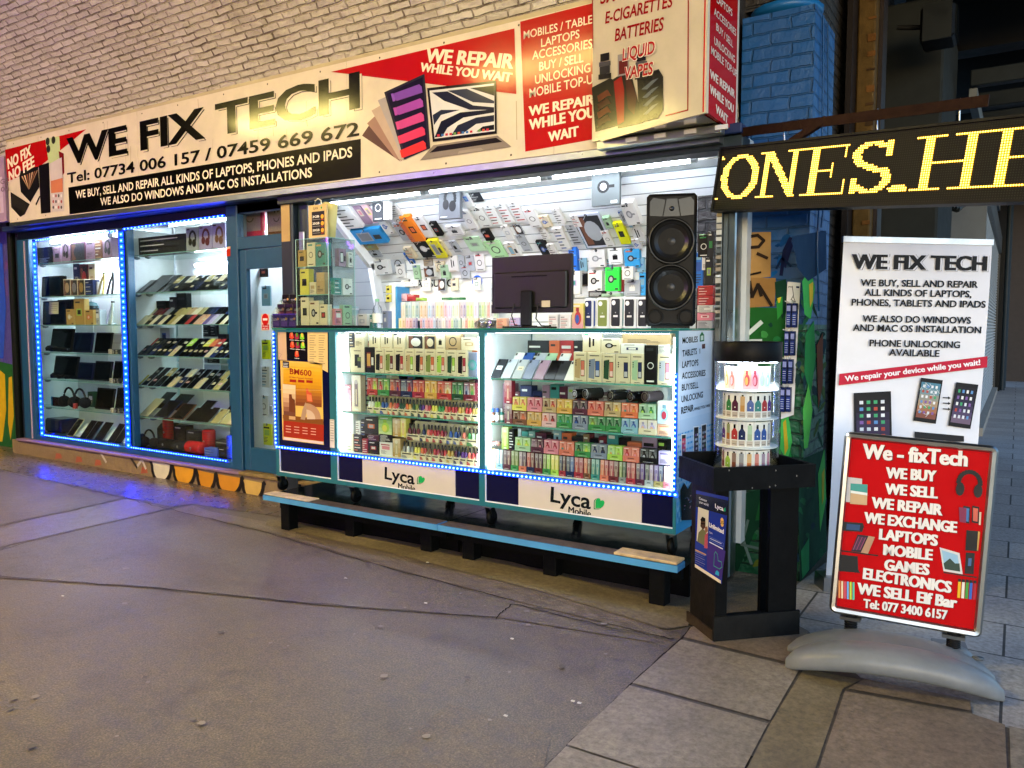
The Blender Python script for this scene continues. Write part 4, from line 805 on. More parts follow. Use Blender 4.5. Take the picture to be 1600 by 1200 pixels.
P([(1317, 815), (1348, 817), (1350, 823), (1347, 831), (1318, 829), (1315, 822)], '17181c'); P([(1323, 818), (1344, 820), (1343, 829), (1322, 827)], '24406a', .0046)
P([(1340, 835), (1357, 837), (1345, 863), (1330, 861)], '2a1c26'); P([(1357, 837), (1367, 839), (1356, 865), (1345, 863)], 'a98468', .0046); P([(1312, 859), (1372, 867), (1372, 869), (1312, 861)], '1a1214', .0044)
for k in range(5): P([(1341+k*2.6, 838+k*.4), (1343+k*2.6, 838+k*.4), (1334+k*2.6, 859), (1332+k*2.6, 859)], ('7a3a5a', '4a2a4a')[k % 2], .005)
P([(1311, 866), (1340, 869), (1341, 890), (1344, 895), (1311, 892)], '141418'); P([(1319, 895)]*0+[(1510, 828), (1531, 830), (1528, 861), (1508, 860)], '151417'); P([(1528, 830), (1531, 831), (1528, 860), (1526, 860)], 'b08a4a', .0046)
P([(1468, 855), (1499, 864), (1504, 897), (1474, 892)], 'c9c6c4'); P([(1471, 859), (1496, 867), (1500, 893), (1476, 889)], '8ab0c8', .0046); P([(1474, 880), (1484, 872), (1492, 880), (1499, 880), (1500, 893), (1476, 889)], '2c4038', .005); P([(1474, 893), (1526, 901), (1526, 903), (1474, 895)], '2a1a1a', .0046)
P([(1509, 863), (1523, 864), (1521, 897), (1507, 896)], '15161c'); P([(1513, 872), (1518, 872), (1517, 884), (1512, 884)], '3a5a8a', .0046)
for k in range(6): P([(1310+k*4.4, 907+k*.5), (1313+k*4.4, 907+k*.5), (1313+k*4.4, 934+k*.6), (1310+k*4.4, 934+k*.6)], ('d88a50', 'd8c0a0', 'c84a5a', '60a0d8', 'b8c840', '50b89a')[k], .004)
for k in range(5): P([(1497+k*6, 908+k*.6), (1501.5+k*6, 908.5+k*.6), (1500+k*6, 934+k*.7), (1495.5+k*6, 933.5+k*.7)], ('d8a820', 'd8d0c0', '3a8a3a', '2a5ab0', 'a02030')[k], .004); P([(1497+k*6, 904+k*.6), (1501.5+k*6, 904.5+k*.6), (1501.3+k*6, 909+k*.6), (1496.8+k*6, 908.5+k*.6)], '17161a', .0044)
part(m, 'picture', ks)
ud = (q1-q0); ud.z = 0; ud.normalize(); nd = Vector((ud.y, -ud.x, 0))
bc = onZ(1388, 1034, .06); bc.z = 0
def pod(sgn):
    mb = MB(); n = 22; vs = []; fs = []; R = 16
    for i in range(n+1):
        t = -1+2*i/n; w = math.sqrt(max(0, 1-abs(t)**3.2)); L_ = .415
        k_ = 1. if sgn > 0 else .8; c = bc+ud*(t*L_)+nd*(sgn*(.115-.10*abs(t)**2*.2-.05*(1-t*t)*-.3)); 
        arch = .068*(1-t*t); H2 = (.024+.034*w)*(1. if sgn > 0 else .6); hw = (.016+.082*w)
        for k in range(R):
            a = 2*math.pi*k/R; ca, sa = math.cos(a), math.sin(a)
            y = hw*math.copysign(abs(ca)**.8, ca); z = arch*.9+H2+H2*.95*math.copysign(abs(sa)**.75, sa)
            if sa < -.2: z = max(z, .004+arch*.8*(1 if abs(ca) < .8 else .85))
            vs.append(c+nd*y*sgn+Vector((0, 0, max(.006, z))))
    for i in range(n):
        for k in range(R): q = (i*R+k, i*R+(k+1) % R, (i+1)*R+(k+1) % R, (i+1)*R+k); fs.append(q if sgn > 0 else q[::-1])
    mb.mesh(vs, fs, '777a7c', 'plastic', True); mb.face([vs[k] for k in range(R)][::-1], '777a7c', 'plastic'); mb.face([vs[n*R+k] for k in range(R)], '777a7c', 'plastic'); return mb
pm = pod(1); p2 = pod(-1)
nv = len(pm.v); pm.v += p2.v; pm.f += [tuple(i+nv for i in f) for f in p2.f]; pm.m += p2.m; pm.c += p2.c; pm.sm += p2.sm
def spot_under(F, a): p = F.W(a, 0); return Vector((p.x, p.y, 0))
posts = [KF.W(KW*.155, 0), KF.W(KW*.83, 0)]
for p in posts:
    c = Vector((p.x, p.y, 0)); pm.lathe([(.095, .02), (.085, .05), (.060, .072), (.045, .08), (.0, .081)], '777a7c', 'plastic', 18, c)
    beam(pm, c-nd*.16+Vector((0, 0, .03)), c+nd*.10+Vector((0, 0, .03)), .14, .045, '6a6d70', 'plastic')
for t in (-.30, .36): pm.lathe([(.0, .075), (.02, .076), (.024, .082), (.0, .084)], '5a5e62', 'black', 12, bc+ud*t-nd*.15+Vector((0, 0, -.006)))
part(pm, 'base', ks)
for p in posts:
    m = MB(); top = p.z-.004; z0 = .081; turns = 7; pts = []
    for k in range(turns*12+1):
        a = 2*math.pi*k/12; pts.append((p.x+.024*math.cos(a), p.y+.024*math.sin(a), z0+(top-z0)*k/(turns*12)))
    m.tube(pts, .0055, '1b1b1c', 'black', 6); m.lathe([(.015, z0), (.015, top)], '141414', 'black', 10, (p.x, p.y, 0)); m.box(p.x-.045, p.x+.045, p.y-.03, p.y+.03, top-.014, top, '9a9a96', 'metal'); part(m, 'spring', ks)

# ================================================================== light: tubes, LED strips, assumed tunnel lamps and violet tube
def tube_light(name, label, a, b, r=.013, mk='tube', group=None):
    t = thing(name, label, 'light', a, 0, group); m = MB(); m.tube([a, b], r, 'ffffff', mk, 10); part(m, 'tube', t)
    m = MB(); d = (Vector(b)-Vector(a)).normalized()
    for p, s in ((a, 1), (b, -1)): m.tube([Vector(p)-d*s*.03, Vector(p)+d*s*.012], r*1.15, 'd5d8da', 'gloss', 10)
    m.box(min(a[0], b[0])-.03, max(a[0], b[0])+.03, a[1]-.02, a[1]+.02, a[2]+r*1.2, a[2]+r*1.2+.02, 'e2e4e4', 'card'); part(m, 'fitting', t); return t
xs = [XY(497, 4.80, 300), XY(665, 4.80, 300), XY(855, 4.80, 270), XY(1092, 4.80, 240)]
for k in range(3): tube_light('ceiling_tube', '%s white fluorescent tube over the counter, counted from the glass case' % ORD[k], Vector((xs[k]+.04, 4.80, 2.545)), Vector((xs[k+1]-.04, 4.80, 2.545)), .016, 'tube', 'tubes over the open bay')
tube_light('showcase_tube', 'white tube at the top of the first showcase window', Vector((XY(92, 4.95, 360), 4.86, 2.50)), Vector((XY(182, 4.95, 350), 4.86, 2.50)), .022, 'tubehot', 'showcase tubes')
tube_light('showcase_tube', 'white tube at the back of the second showcase window top', Vector((WM1+.2, 5.0, 2.56)), Vector((WR0-.2, 5.0, 2.56)), .010, 'strip', 'showcase tubes')
tube_light('showcase_tube', 'white tube under the top shelf of the second showcase window', Vector((WM1+.30, 5.22, 2.16)), Vector((WR0-.02, 5.22, 2.16)), .014, 'tubehot', 'showcase tubes')
tube_light('showcase_tube', 'white tube under the top shelf of the first showcase window', Vector((WL+.3, 5.22, 2.16)), Vector((WM0-.06, 5.22, 2.16)), .012, 'tubehot', 'showcase tubes')
for k, (xx, lab) in enumerate(((WM0-.05, 'upright white tube behind the frame post, first showcase window'), (WR0-.02, 'upright white tube behind the right jamb, second showcase window'))):
    t = thing('showcase_tube', lab, 'light', (xx, 4.79, .3), 0, 'showcase tubes'); m = MB(); m.tube([(xx, 4.79, .32), (xx, 4.79, 2.2)], .009, 'ffffff', 'tube', 8); part(m, 'tube', t)  # hidden tubes added to brighten the lower showcase shelves
for k, (xx, z) in enumerate(((-7.0, 1.1), (-5.75, 2.42), (-9.0, 2.45))): tube_light('fill_tube', ('white tube low behind the second showcase window', 'white ceiling tube behind the door', 'white ceiling tube deep behind the first window')[k], Vector((xx-.5, (5.9, 5.17, 5.9)[k], z)), Vector((xx+.5, (5.9, 5.17, 5.9)[k], z)), .015, ('tubedim', 'tubehot', 'tube')[k], 'tubes in the back room')  # fill tubes added to brighten windows and door from inside
def led_strip(label, pts, step, r=.0055, back='0c1c9a', w=.018, n=Vector((0, -1, 0)), dot='blue', hot='bluedot'):
    m = MB(); pts = [Vector(p) for p in pts]
    for a, b in zip(pts, pts[1:]):
        beam(m, a, b, w if abs((b-a).z) > abs((b-a).x) else .004, .004 if abs((b-a).z) > abs((b-a).x) else w, back, dot if False else 'gloss')
        L = (b-a).length; k = int(L/step); d = (b-a)/L
        for i in range(k+1):
            p = a+d*(i*step+.01)+n*.004
            m.lathe([(r, 0), (r*.8, -r*.7), (0, -r)], 'ffffff', hot, 8, p, 'y')
            q = d*step*.42; s = d.cross(n).normalized()*w*.42
            m.face([p-q-s, p+q-s, p+q+s, p-q+s] if (q.cross(s)).dot(n) > 0 else [p-q+s, p+q+s, p+q-s, p-q-s], 'ffffff', dot)
    return tag(recenter(m.build('led_strip')), label, 'led strip', 'blue LED strips')
yl = 4.640; c1 = (XY(59, 4.66, 365), XY(193, 4.66, 352))
led_strip('blue LED strip up the left edge of the first window', [(c1[0]-.045, yl, .27), (c1[0]-.045, yl, 2.50)], .062, .008, w=.085)  # widened: glowing band includes the strip's reflection on the frame
led_strip('blue LED strip up the frame post between both windows', [(c1[1]-.01, yl, .27), (c1[1]-.01, yl, 2.49)], .062, .008, w=.085)  # also widened to take in the blue reflection on the post
led_strip('blue LED strip along the top of the first window', [(c1[0], yl, 2.49), (XY(183, 4.66, 352), yl, 2.49)], .05, .006)
led_strip('blue LED strip along the top of the second window', [(XY(197, 4.66, 352), yl, 2.50), (XY(355, 4.66, 338), yl, 2.515)], .062, .006)
led_strip('blue LED strip along the bottom of the first window', [(c1[0], yl+.005, .262), (XY(186, 4.66, 690), yl+.005, .262)], .04, .005)
led_strip('blue LED strip along the bottom of the second window', [(XY(204, 4.66, 700), yl+.005, .262), (XY(355, 4.66, 720), yl+.005, .262)], .04, .005)
for k, X in enumerate((-10.6, -5.4)):  # lamps out of view, assumed from the warm glare streaks on the sign
    t = thing('assumed_tunnel_lamp', ('warm strip lamp at the crown of the vault over the windows', 'warm strip lamp at the crown of the vault over the counter')[k], 'lamp', (X, -.6, 5.12), 0, 'warm lamps along the vault crown')
    m = MB(); m.box(-1.3, 1.3, -.21, .21, .0, .06, '8a8a86', 'paint', .01); m.box(-.02, .02, -.02, .02, .061, .42, '55554f', 'paint'); o = m.build('housing'); o.parent = t
    m = MB(); m.box(-1.28, 1.28, -.20, .20, -.05, -.001, 'ffffff', 'lamp', .015); o = m.build('diffuser'); o.parent = t
for k, (X, z, L) in enumerate(((-8.6, 3.1, 4.0),)):
    t = thing('assumed_neon_tube', ('violet neon tube on the wall opposite the windows', 'violet neon tube higher on the wall opposite the door')[k], 'neon light', (X, -2.25, z), 0, 'violet neon tubes opposite'); m = MB(); m.tube([(-L/2, 0, 0), (L/2, 0, 0)], .13, 'ffffff', 'neon', 16); o = m.build('tube'); o.parent = t  # assumed light out of view, placed to tint vault and ground violet
    m = MB(); m.box(-L/2, L/2, -.19, -.14, -.15, .15, '2a2a30', 'black'); o = m.build('backing'); o.parent = t
# ================================================================== platform and counter
CF = 4.0; CT = 1.497; CB = .378
cl, cr_ = XY(427, CF), XY(1060.5, CF)
PLX = [onZ(412.5, 773, .25).x-.0, onZ(680, 821, .25).x, onZ(1064, 881, .25).x]
for k, (a, b, legs, lab) in enumerate(((PLX[0], PLX[1], (449, 530, 650), 'low dark platform with blue front edge under the left of the counter'), (PLX[1]+.006, PLX[2], (716, 845, 1029), 'low dark platform with blue front edge under the right of the counter'))):
    t = thing('platform', lab, 'platform', ((a+b)/2, 4.2, 0), 0, 'platforms under the counter')
    m = MB(); m.box(a, b, 3.985, 4.575, .215, .249, '1a262e', 'checker'); part(m, 'deck', t)
    m = MB(); m.box(a, b, 3.868, 3.982, .212, .251, '3f7fb0', 'wood', .004); m.box(a, b, 3.8655, 3.8675, .214, .249, '4a90c4', 'paint')
    m.box(a+.01, b-.01, 3.872, 3.978, .2515, .2535, '5c5048', 'wood')
    if k == 0: m.box(a+.004, a+.48, 3.87, 3.98, .2537, .262, 'd8c6a4', 'wood', .003)
    else: m.box(b-.37, b-.004, 3.87, 3.985, .2537, .268, 'cdb184', 'wood', .003); 
    part(m, 'front_plank', t)
    for j, px in enumerate(legs):
        X = XY(px, 3.92, 850); m = MB(); y = 3.90 if (k, j) in ((0, 0), (1, 2)) else 4.02; m.box(X-.045, X+.045, y, y+.09, 0, .211, '08090a', 'wood', .004); part(m, 'leg', t)
    m = MB(); m.box(a+.03, b-.03, 4.0, 4.04, .13, .212, '060708', 'wood'); m.box(a+.03, b-.03, 4.5, 4.54, .0, .212, '050506', 'wood'); m.box(a+.03, b-.03, 4.13, 4.15, .0, .2115, '040404', 'wood'); part(m, 'beam_and_shade_board', t)  # black board just behind the legs stands in for shade under the platform
ctr = thing('display_counter', 'long teal framed glass counter full of vapes and phone boxes on wheels', 'counter', ((cl+cr_)/2, 4.3, .25))
PXS = [(cl, XY(432, CF)), (XY(513, CF), XY(523.5, CF)), (XY(747.5, CF), XY(757, CF)), (XY(1055, CF), cr_)]
CD = 4.615
m = MB(); zl = .600
for a, b in PXS: m.box(a, b, CF, CF+.03, CB, CT-.012, TEAL, 'paint', .003)
m.box(cl+.001, cr_-.001, CF+.001, CF+.029, CB+.0005, CB+.03, TEAL, 'paint'); m.box(cl+.001, cr_-.001, CF+.002, CF+.029, zl-.012, zl+.012, TEAL, 'paint'); m.box(cl, cr_, CF+.001, CF+.03, CT-.028, CT-.0125, TEAL, 'paint')
m.box(cl, cr_, CD-.03, CD, CB, CT-.012, TEAL, 'paint'); m.box(cl, cr_-.01, CF+.03, CD-.03, CB+.002, CB+.03, '37606a', 'wood'); m.box(cl+.03, cr_-.03, CF+.03, CD-.03, zl-.005, zl+.014, 'e4e7e6', 'card')
for a, b in ((cl+.002, cl+.01),): m.box(a, b, CF+.03, CD-.03, CB, CT-.013, TEAL, 'paint')
for k in (1, 2): m.box((PXS[k][0]+PXS[k][1])/2-.006, (PXS[k][0]+PXS[k][1])/2+.006, CF+.031, CD-.031, zl+.015, CT-.013, 'dfe6ea', 'gloss')
part(m, 'frame', ctr)
bays = [(PXS[0][1], PXS[1][0]), (PXS[1][1], PXS[2][0]), (PXS[2][1], PXS[3][0])]
m = MB(); yb = CF+.012
m.box(bays[0][0], bays[0][1], yb, yb+.01, CB+.03, zl-.013, '070b2e', 'gloss'); m.box(bays[0][0], bays[0][1], yb, yb+.01, zl+.013, CT-.03, '0a0f36', 'gloss')
for (a, b), (w0, w1) in zip(bays[1:], ((562.5, 709), (809.5, 1005))):
    m.box(a, b, yb, yb+.01, CB+.03, zl-.013, '070b2e', 'gloss'); m.box(XY(w0, CF), XY(w1, CF), yb-.006, yb-.0005, CB+.031, zl-.014, 'bdb6ab', 'gloss')
for a, b in bays: m.box(a+.001, b-.001, yb-.010, yb-.0006, CB+.0305, CB+.037, 'dfe4ea', 'gloss'); m.box(a+.0005, a+.006, yb-.010, yb-.0006, CB+.038, zl-.014, 'c9d0dc', 'gloss')
part(m, 'base_panel', ctr)
CFr = Frame((cl, yb-.006, CB), (1, 0, 0), (0, 0, 1)); m = MB()
def lyca(F, mb, a, b, h, a2, b2, h2, heart, c='0c1418', off=.0012, hs=12):
    F.text(mb, 'Lyca', a, b, h, c, .02, off, 'gloss'); F.text(mb, 'Mobile', a2, b2, h2, c, -.03, off, 'gloss')
    x, y = heart
    def H(s, dx, dy): return [(x+dx+s*px_*.5, y+dy-s*py_*.5) for px_, py_ in ((-.9, -1), (0.1, -1), (.8, -.5), (1.0, .1), (.85, .5), (.5, .62), (.2, .5), (.1, .9), (-.2, 1.05), (-.55, .95), (-.85, .6), (-.9, .2))]
    F.poly(mb, H(hs, -1.5, .8), '0f6a3a', off, 'gloss'); F.poly(mb, H(hs*.92, -.6, .2), 'bdb6ab', off+.0003, 'gloss'); F.poly(mb, H(hs*.9, .3, -.3), '1e9a50', off+.0006, 'gloss')
lyca(CFr, m, (601, 748.5), (648, 757.5), 20, (622, 763), (649, 768), 9, (658.5, 749.5))
lyca(CFr, m, (860, 784), (923, 796), 25, (888, 801.5), (923.5, 808), 11, (937, 786.5), hs=17); part(m, 'lettering', ctr)
m = MB(); m.box(cl-.004, cr_+.004, CF-.006, CD+.006, CT-.0105, CT, 'ffffff', 'glass'); part(m, 'top_glass', ctr)
m = MB(); m.box(cl-.004, cr_+.004, CF-.0095, CF-.0065, CT-.0105, CT, '1d6f66', 'edge'); m.box(cr_+.0045, cr_+.007, CF-.0095, CD, CT-.0105, CT, '1d6f66', 'edge'); part(m, 'top_edge', ctr)
CSH = (1.187, .905)
for a, b in bays[1:]:
    m = MB(); m.box(a-.004, b+.004, CF+.010, CF+.014, zl+.013, CT-.03, 'ffffff', 'glass'); part(m, 'front_glass', ctr)
    for z in CSH:
        m = MB(); m.box(a-.002, b+.002, CF+.034, CD-.06, z-.009, z-.001, 'ffffff', 'glass'); m.box(a-.002, b+.002, CF+.030, CF+.0335, z-.009, z-.001, '5aa39a', 'edge'); part(m, 'shelf', ctr)
    m = MB(); m.box(a, b, CD-.045, CD-.031, zl+.015, CT-.03, 'e3e7ea', 'gloss'); part(m, 'back_panel', ctr)
    for X, s in ((a, 1), (b, -1)):
        m = MB(); m.tube([(X+s*.014, CF+.032, zl+.03), (X+s*.014, CF+.032, CT-.05)], .007, 'ffffff', 'strip', 8); part(m, 'light_strip', ctr)
    m = MB(); m.tube([(a+.05, CF+.05, CT-.024), (b-.05, CF+.05, CT-.024)], .005, 'ffffff', 'strip', 8); part(m, 'light_strip', ctr)
# printed end panel
EF = Frame((cr_+.0005, CF+.002, CB), (0, 1, 0), (0, 0, 1)); ED = CD-CF-.004
m = MB()
for k in range(16):
    z0, z1 = (CT-.013-CB)*k/16, (CT-.013-CB)*(k+1)/16; t = k/15
    c = tuple(l0+(l1-l0)*min(1, t*1.25) for l0, l1 in zip(lin('2f86c0'), lin('c4d2e2'))); EF.rect(m, 0, z0, ED, z1, c, .0, 'gloss')
for r in range(17):
    for q in range(24):
        a, b = .012+q*.025, .06+r*.032
        if b < .55 and (r+q) % 1 == 0: EF.rect(m, a, b, a+.018, b+.024*(1-r/26), ('4f9ad0', '3a8ac6', '6fb0dc', '2f7ab8')[(r*7+q*3) % 4], .0008, 'gloss')
part(m, 'end_panel', ctr); m = MB()
for t, a, b, h, bo in (('MOBILES', (1066, 537), (1090, 534.5), 10, .02), ('TABLETS', (1066, 557.5), (1088.5, 553.5), 10.5, .02), ('LAPTOPS', (1065.5, 575), (1091, 571), 10.5, .02), ('ACCESSORIES', (1065, 592.5), (1102, 587), 10.5, .02), ('BUY/SELL', (1065, 610.8), (1091, 606), 10.5, .02), ('UNLOCKING', (1064.5, 629), (1098, 621), 10.5, .02), ('REPAIR', (1064, 647), (1083.5, 642), 11, .03), ('WHILE YOU WAIT', (1084, 641.8), (1111, 635), 5, .02)):
    EF.text(m, t, a, b, h, '1c222c', bo, .0012, 'gloss')
part(m, 'lettering', ctr); m = MB()
for pts, sc, sd in (([(1065, 680), (1071, 679), (1071, 740), (1065, 742)], ['c03a5a', 'a03060', '703050', '402040', '302040', '201830'], 1), ([(1084, 668), (1091, 667), (1091, 735), (1084, 738)], ['26262c']*6, 2), ([(1096, 665), (1103, 663), (1103, 728), (1096, 732)], ['26262c']*6, 4)):
    EF.poly(m, [(pts[0][0]-1, pts[0][1]-1.5), (pts[1][0]+1, pts[1][1]-1.5), (pts[2][0]+1, pts[2][1]+1), (pts[3][0]-1, pts[3][1]+2)], 'd5d8dc', .0012, 'gloss'); phone(EF, m, pts, sc, .0016, (3, 7), sd)
P = lambda pts, c, off=.0014: EF.poly(m, pts, c, off, 'gloss')
P([(1093, 524), (1096.5, 518), (1100, 523), (1100, 533), (1093, 534)], '2a6a48'); P([(1094.5, 525), (1098.5, 524), (1098.5, 531), (1094.5, 532)], 'b9d4c8', .0018); P([(1096.5, 538), (1101.5, 537), (1101.5, 544.5), (1096.5, 545)], '5a2a30'); P([(1092, 545), (1094, 544), (1094, 552), (1092.5, 553)], '8a949c')
part(m, 'picture', ctr)
def caster(X, Y):
    m = MB(); m.box(X-.035, X+.035, Y-.03, Y+.03, CB-.008, CB-.001, '8a9298', 'metal')
    for s in (-1, 1): m.prism([(Y-.022, CB-.008), (Y+.022, CB-.008), (Y+.045, .30), (Y+.012, .292)], X+s*.022-.003, X+s*.022+.003, '55606a', 'metal', 'x')
    c = part(m, 'caster', ctr); m = MB(); m.lathe([(.0, -.016), (.040, -.016), (.047, -.010), (.047, .010), (.040, .016), (.0, .016)], '06080a', 'black', 20, (X, Y+.025, .2975), 'x'); part(m, 'tyre', c)
for px in (438, 552, 764, 1048): caster(XY(px, 4.03, 790), 4.035)
for px in (700, 900, 1085): caster(XY(px, 4.5, 760), 4.50)
# blue LED strips of the counter
ly = CF-.003
led_strip('blue LED strip along the front of the counter above the logo boards', [(cl+.01, ly, zl), (cr_-.008, ly, zl)], .0305, .0062, '0a1cc8', .022)
led_strip('blue LED strip up the left corner of the counter', [(cl+.010, ly, zl+.02), (cl+.010, ly, CT-.03)], .0305, .0062, '0a1cc8', .018)
led_strip('blue LED strip up the right corner of the counter', [(cr_-.012, ly, zl+.02), (cr_-.012, ly, 1.24)], .0305, .0062, '0a1cc8', .018)

# posters in the left bay
PFy = Frame((cl, yb-.0012, zl), (1, 0, 0), (0, 0, 1))
def poster(name, label, cat, corners, bg, draw, F=PFy, th=.001):
    m = MB(); A = [F.ab(*p) for p in corners]; F.poly(m, A, bg, th, 'gloss', False); draw(m, lambda pts, c, off=.0016: F.poly(m, pts, c, off, 'gloss'), F); return tag(recenter(m.build(name)), label, cat)
def d1(m, P, F):
    for y in range(12): P([(443, 566+y*5.5), (503, 570+y*5.5), (503, 576+y*5.5), (443, 572+y*5.5)], ('d8b24a', 'd9ae3a', 'd9a92e', 'dba528', 'd9a024', 'd59a22', 'cc8f22', 'c08026', 'b0702a', 'a0602c', '90522c', '80482a')[y], .0014)
    for y in range(9): P([(442+y*.2, 600+y*7), (462, 602+y*7), (462, 609+y*7), (442+y*.2, 607+y*7)], ('d9c8a0', 'd8c098', 'cfae86', 'c09a74', 'a87c5c', '8a5c44', '6e4434', '583228', '4a2a22')[y], .0017)
    P([(442, 648), (505, 655), (506, 664), (443, 657)], '7a4a22', .002); P([(443, 657), (506, 664), (506, 690), (443, 682)], '9a2c1c', .002)
    F.text(m, 'BM600', (453, 584.5), (487, 588), 9.5, '9a2a1e', .02, .0022, 'gloss'); F.text(m, '10 New Flavours Arrived!', (452, 590.5), (489, 593.5), 3.2, 'a8482c', .01, .0022, 'gloss')
    F.text(m, 'LOST', (443, 569.5), (451, 570.3), 3, 'd8d8d8', .03, .0026, 'gloss'); P([(442, 564), (452, 565), (452, 575), (442, 574)], '2a2030', .0021); F.text(m, 'MARY', (443, 573.8), (451, 574.5), 3, 'd8d8d8', .03, .0026, 'gloss')
    for k in range(3): P([(453+k*13, 592.5+k*.6), (463+k*13, 593.3+k*.6), (463+k*13, 597.5+k*.6), (453+k*13, 596.8+k*.6)], '9a2a1e', .0022)
    P([(478.5, 607), (482, 607), (482.5, 612), (487, 614), (489, 628), (480, 627), (479, 614)], 'c8563a', .0024); P([(480, 616), (487, 617), (488, 627), (481, 626)], 'd87a50', .0027)
    P([(452, 616), (456, 616), (457, 622), (461, 625), (462, 645), (452, 643)], '6a3a24', .0024); P([(473, 640), (478, 628), (480, 640), (477, 656), (470, 655)], 'a88a72', .0024)
    F.poly(m, [(478, 630)]+[(478+24*math.sin(a), 655-25*math.cos(a)) for a in [k*.157 for k in range(1, 11)]]+[(480, 655)], 'b08a6c', .0023, 'gloss'); F.poly(m, [(479, 640)]+[(479+14*math.sin(a), 655-15*math.cos(a)) for a in [k*.157 for k in range(1, 11)]]+[(480, 655)], 'c8b09a', .0025, 'gloss')
    P([(452, 650), (462, 651), (462, 656), (452, 655)], 'c9a070', .0026)
    for r in range(3):
        for k in range(4): P([(447+k*13, 665+r*4.4+k*1.3), (455+k*13, 665.9+r*4.4+k*1.3), (455+k*13, 667+r*4.4+k*1.3), (447+k*13, 666.1+r*4.4+k*1.3)], 'd8a890', .0024)
    P([(444, 683), (505.5, 690.5), (505.5, 694), (444, 686.5)], 'd8c4bc', .0024); P([(438, 608.4), (504, 609.6), (504, 610), (438, 608.9)], 'd8b878', .003)
poster('poster', 'yellow and red poster reading BM600 in the left bay of the counter', 'poster', [(438, 563), (503.5, 567), (506, 695), (442, 687)], 'd9b45a', d1)
def d2(m, P, F):
    for k in range(7): r, q = divmod(k, 3) if k < 6 else (2, 1); cx, cy = 456+q*8.2+(r % 2)*1.2, 525+r*14+q*.6; c = ('d0442c', '9a2a4a', '7ac03a')[k % 3]; P([(cx-3, cy-4), (cx+2, cy-4), (cx+3.4, cy+3), (cx, cy+5), (cx-3.6, cy+3)], c, .0018); P([(cx-1.6, cy-5.5), (cx+1.8, cy-5), (cx+1, cy+1), (cx-1, cy)], ('e8c050', 'd87a5a', '4a8a2a')[(k+1) % 3], .0022); P([(cx-3.5, cy+5.4), (cx+3.5, cy+6), (cx+3.5, cy+7), (cx-3.5, cy+6.4)], 'c8c8c8', .002)
    F.text(m, 'FLAVOURS', (454, 518.8), (473, 519.2), 3.4, 'd8d8d8', .03, .0022, 'gloss')
poster('poster', 'black poster with small fruit pictures above the yellow poster', 'poster', [(447.5, 515), (480, 516), (480, 563), (449, 561)], '121014', d2)
def d3(m, P, F):
    for c0, n in ((484, 13), (498, 13)):
        for k in range(n): w = rnd.uniform(6, 10.5); P([(c0, 524+k*3.6), (c0+w, 524.2+k*3.6), (c0+w, 525.2+k*3.6), (c0, 525+k*3.6)], '8a7a5c', .0016)
poster('price_list', 'cream two column price list beside the black poster', 'poster', [(480.6, 517), (512, 519), (512.5, 582), (481, 565)], 'd6bd86', d3)
def d4(m, P, F): F.line(m, [(430, 520), (436, 518), (437, 523), (431, 524)], .002, '7a6048', .0018, 'gloss', True); F.line(m, [(436, 551), (440, 554), (436, 560)], .002, '7a6048', .0018, 'gloss', True)
poster('paper_sheet', 'plain tan sheet behind the counter glass left of the black poster', 'poster', [(428, 514), (447, 515), (448.5, 563), (428.5, 561)], 'c4a684', d4)
def d5(m, P, F):
    for k in range(9): P([(516.5, 656+k*4), (521.5, 656.6+k*4), (521.5, 657.4+k*4), (516.5, 656.8+k*4)], '7a7670', .0016)
poster('paper_sheet', 'small white notice stuck on the counter post beside the yellow poster', 'poster', [(515.5, 655), (522.5, 655.6), (523, 700), (515.8, 699)], 'cfc8c0', d5, Frame((cl, CF, zl), (1, 0, 0), (0, 0, 1)))

# ================================================================== goods
class CDict(dict):
    def __missing__(s, k): return k
CN = CDict({'red': 'b8262a', 'crimson': 'a81c3c', 'orange': 'd8642a', 'coral': 'd86a52', 'amber': 'd29a2a', 'yellow': 'd8cc2a', 'lime': '9cc828', 'green': '2a8a44', 'dark green': '1c4a30', 'olive': '7a8a34', 'teal': '2a8a86', 'light blue': '7ab0c8', 'blue': '2a56a8', 'navy': '1c2a5c',
      'purple': '5a2a8c', 'plum': '5a2440', 'maroon': '701c2c', 'pink': 'd87a90', 'pale pink': 'e0b0b8', 'brown': '7a4a30', 'tan': 'b89a6a', 'cream': 'd8cba8', 'white': 'dcdcd8', 'grey': '8a8c90', 'dark grey': '2a2c31', 'black': '09090a', 'pale green': '9cc49a', 'blue grey': '7a86a4', 'mauve': '9a7a94', 'lilac': 'b4a8d8', 'peach': 'dca888', 'silver': 'a8b0b8', 'gold': 'b8923c', 'violet': '6a5a9a', 'khaki': 'a89a5c'})
def _mute(h):
    r, g, b = lin(h); y = .3*r+.55*g+.15*b; return tuple((c_+(y-c_)*.16)*.9 for c_ in (r, g, b))
for _k in list(CN): CN[_k] = _mute(CN[_k])
def hexmix(a, b, t): a, b = lin(a) if isinstance(a, str) else a, lin(b) if isinstance(b, str) else b; return tuple(x+(y-x)*t for x, y in zip(a, b))
MC = {}
def me_of(mb, name): o = mb.build(name); me = o.data; bpy.data.objects.remove(o); return me
def cached(key, fn, name):
    if key not in MC: MC[key] = me_of(fn(), name)
    return MC[key]
FR0 = lambda w: Frame((-w/2, 0, 0), (1, 0, 0), (0, 0, 1))
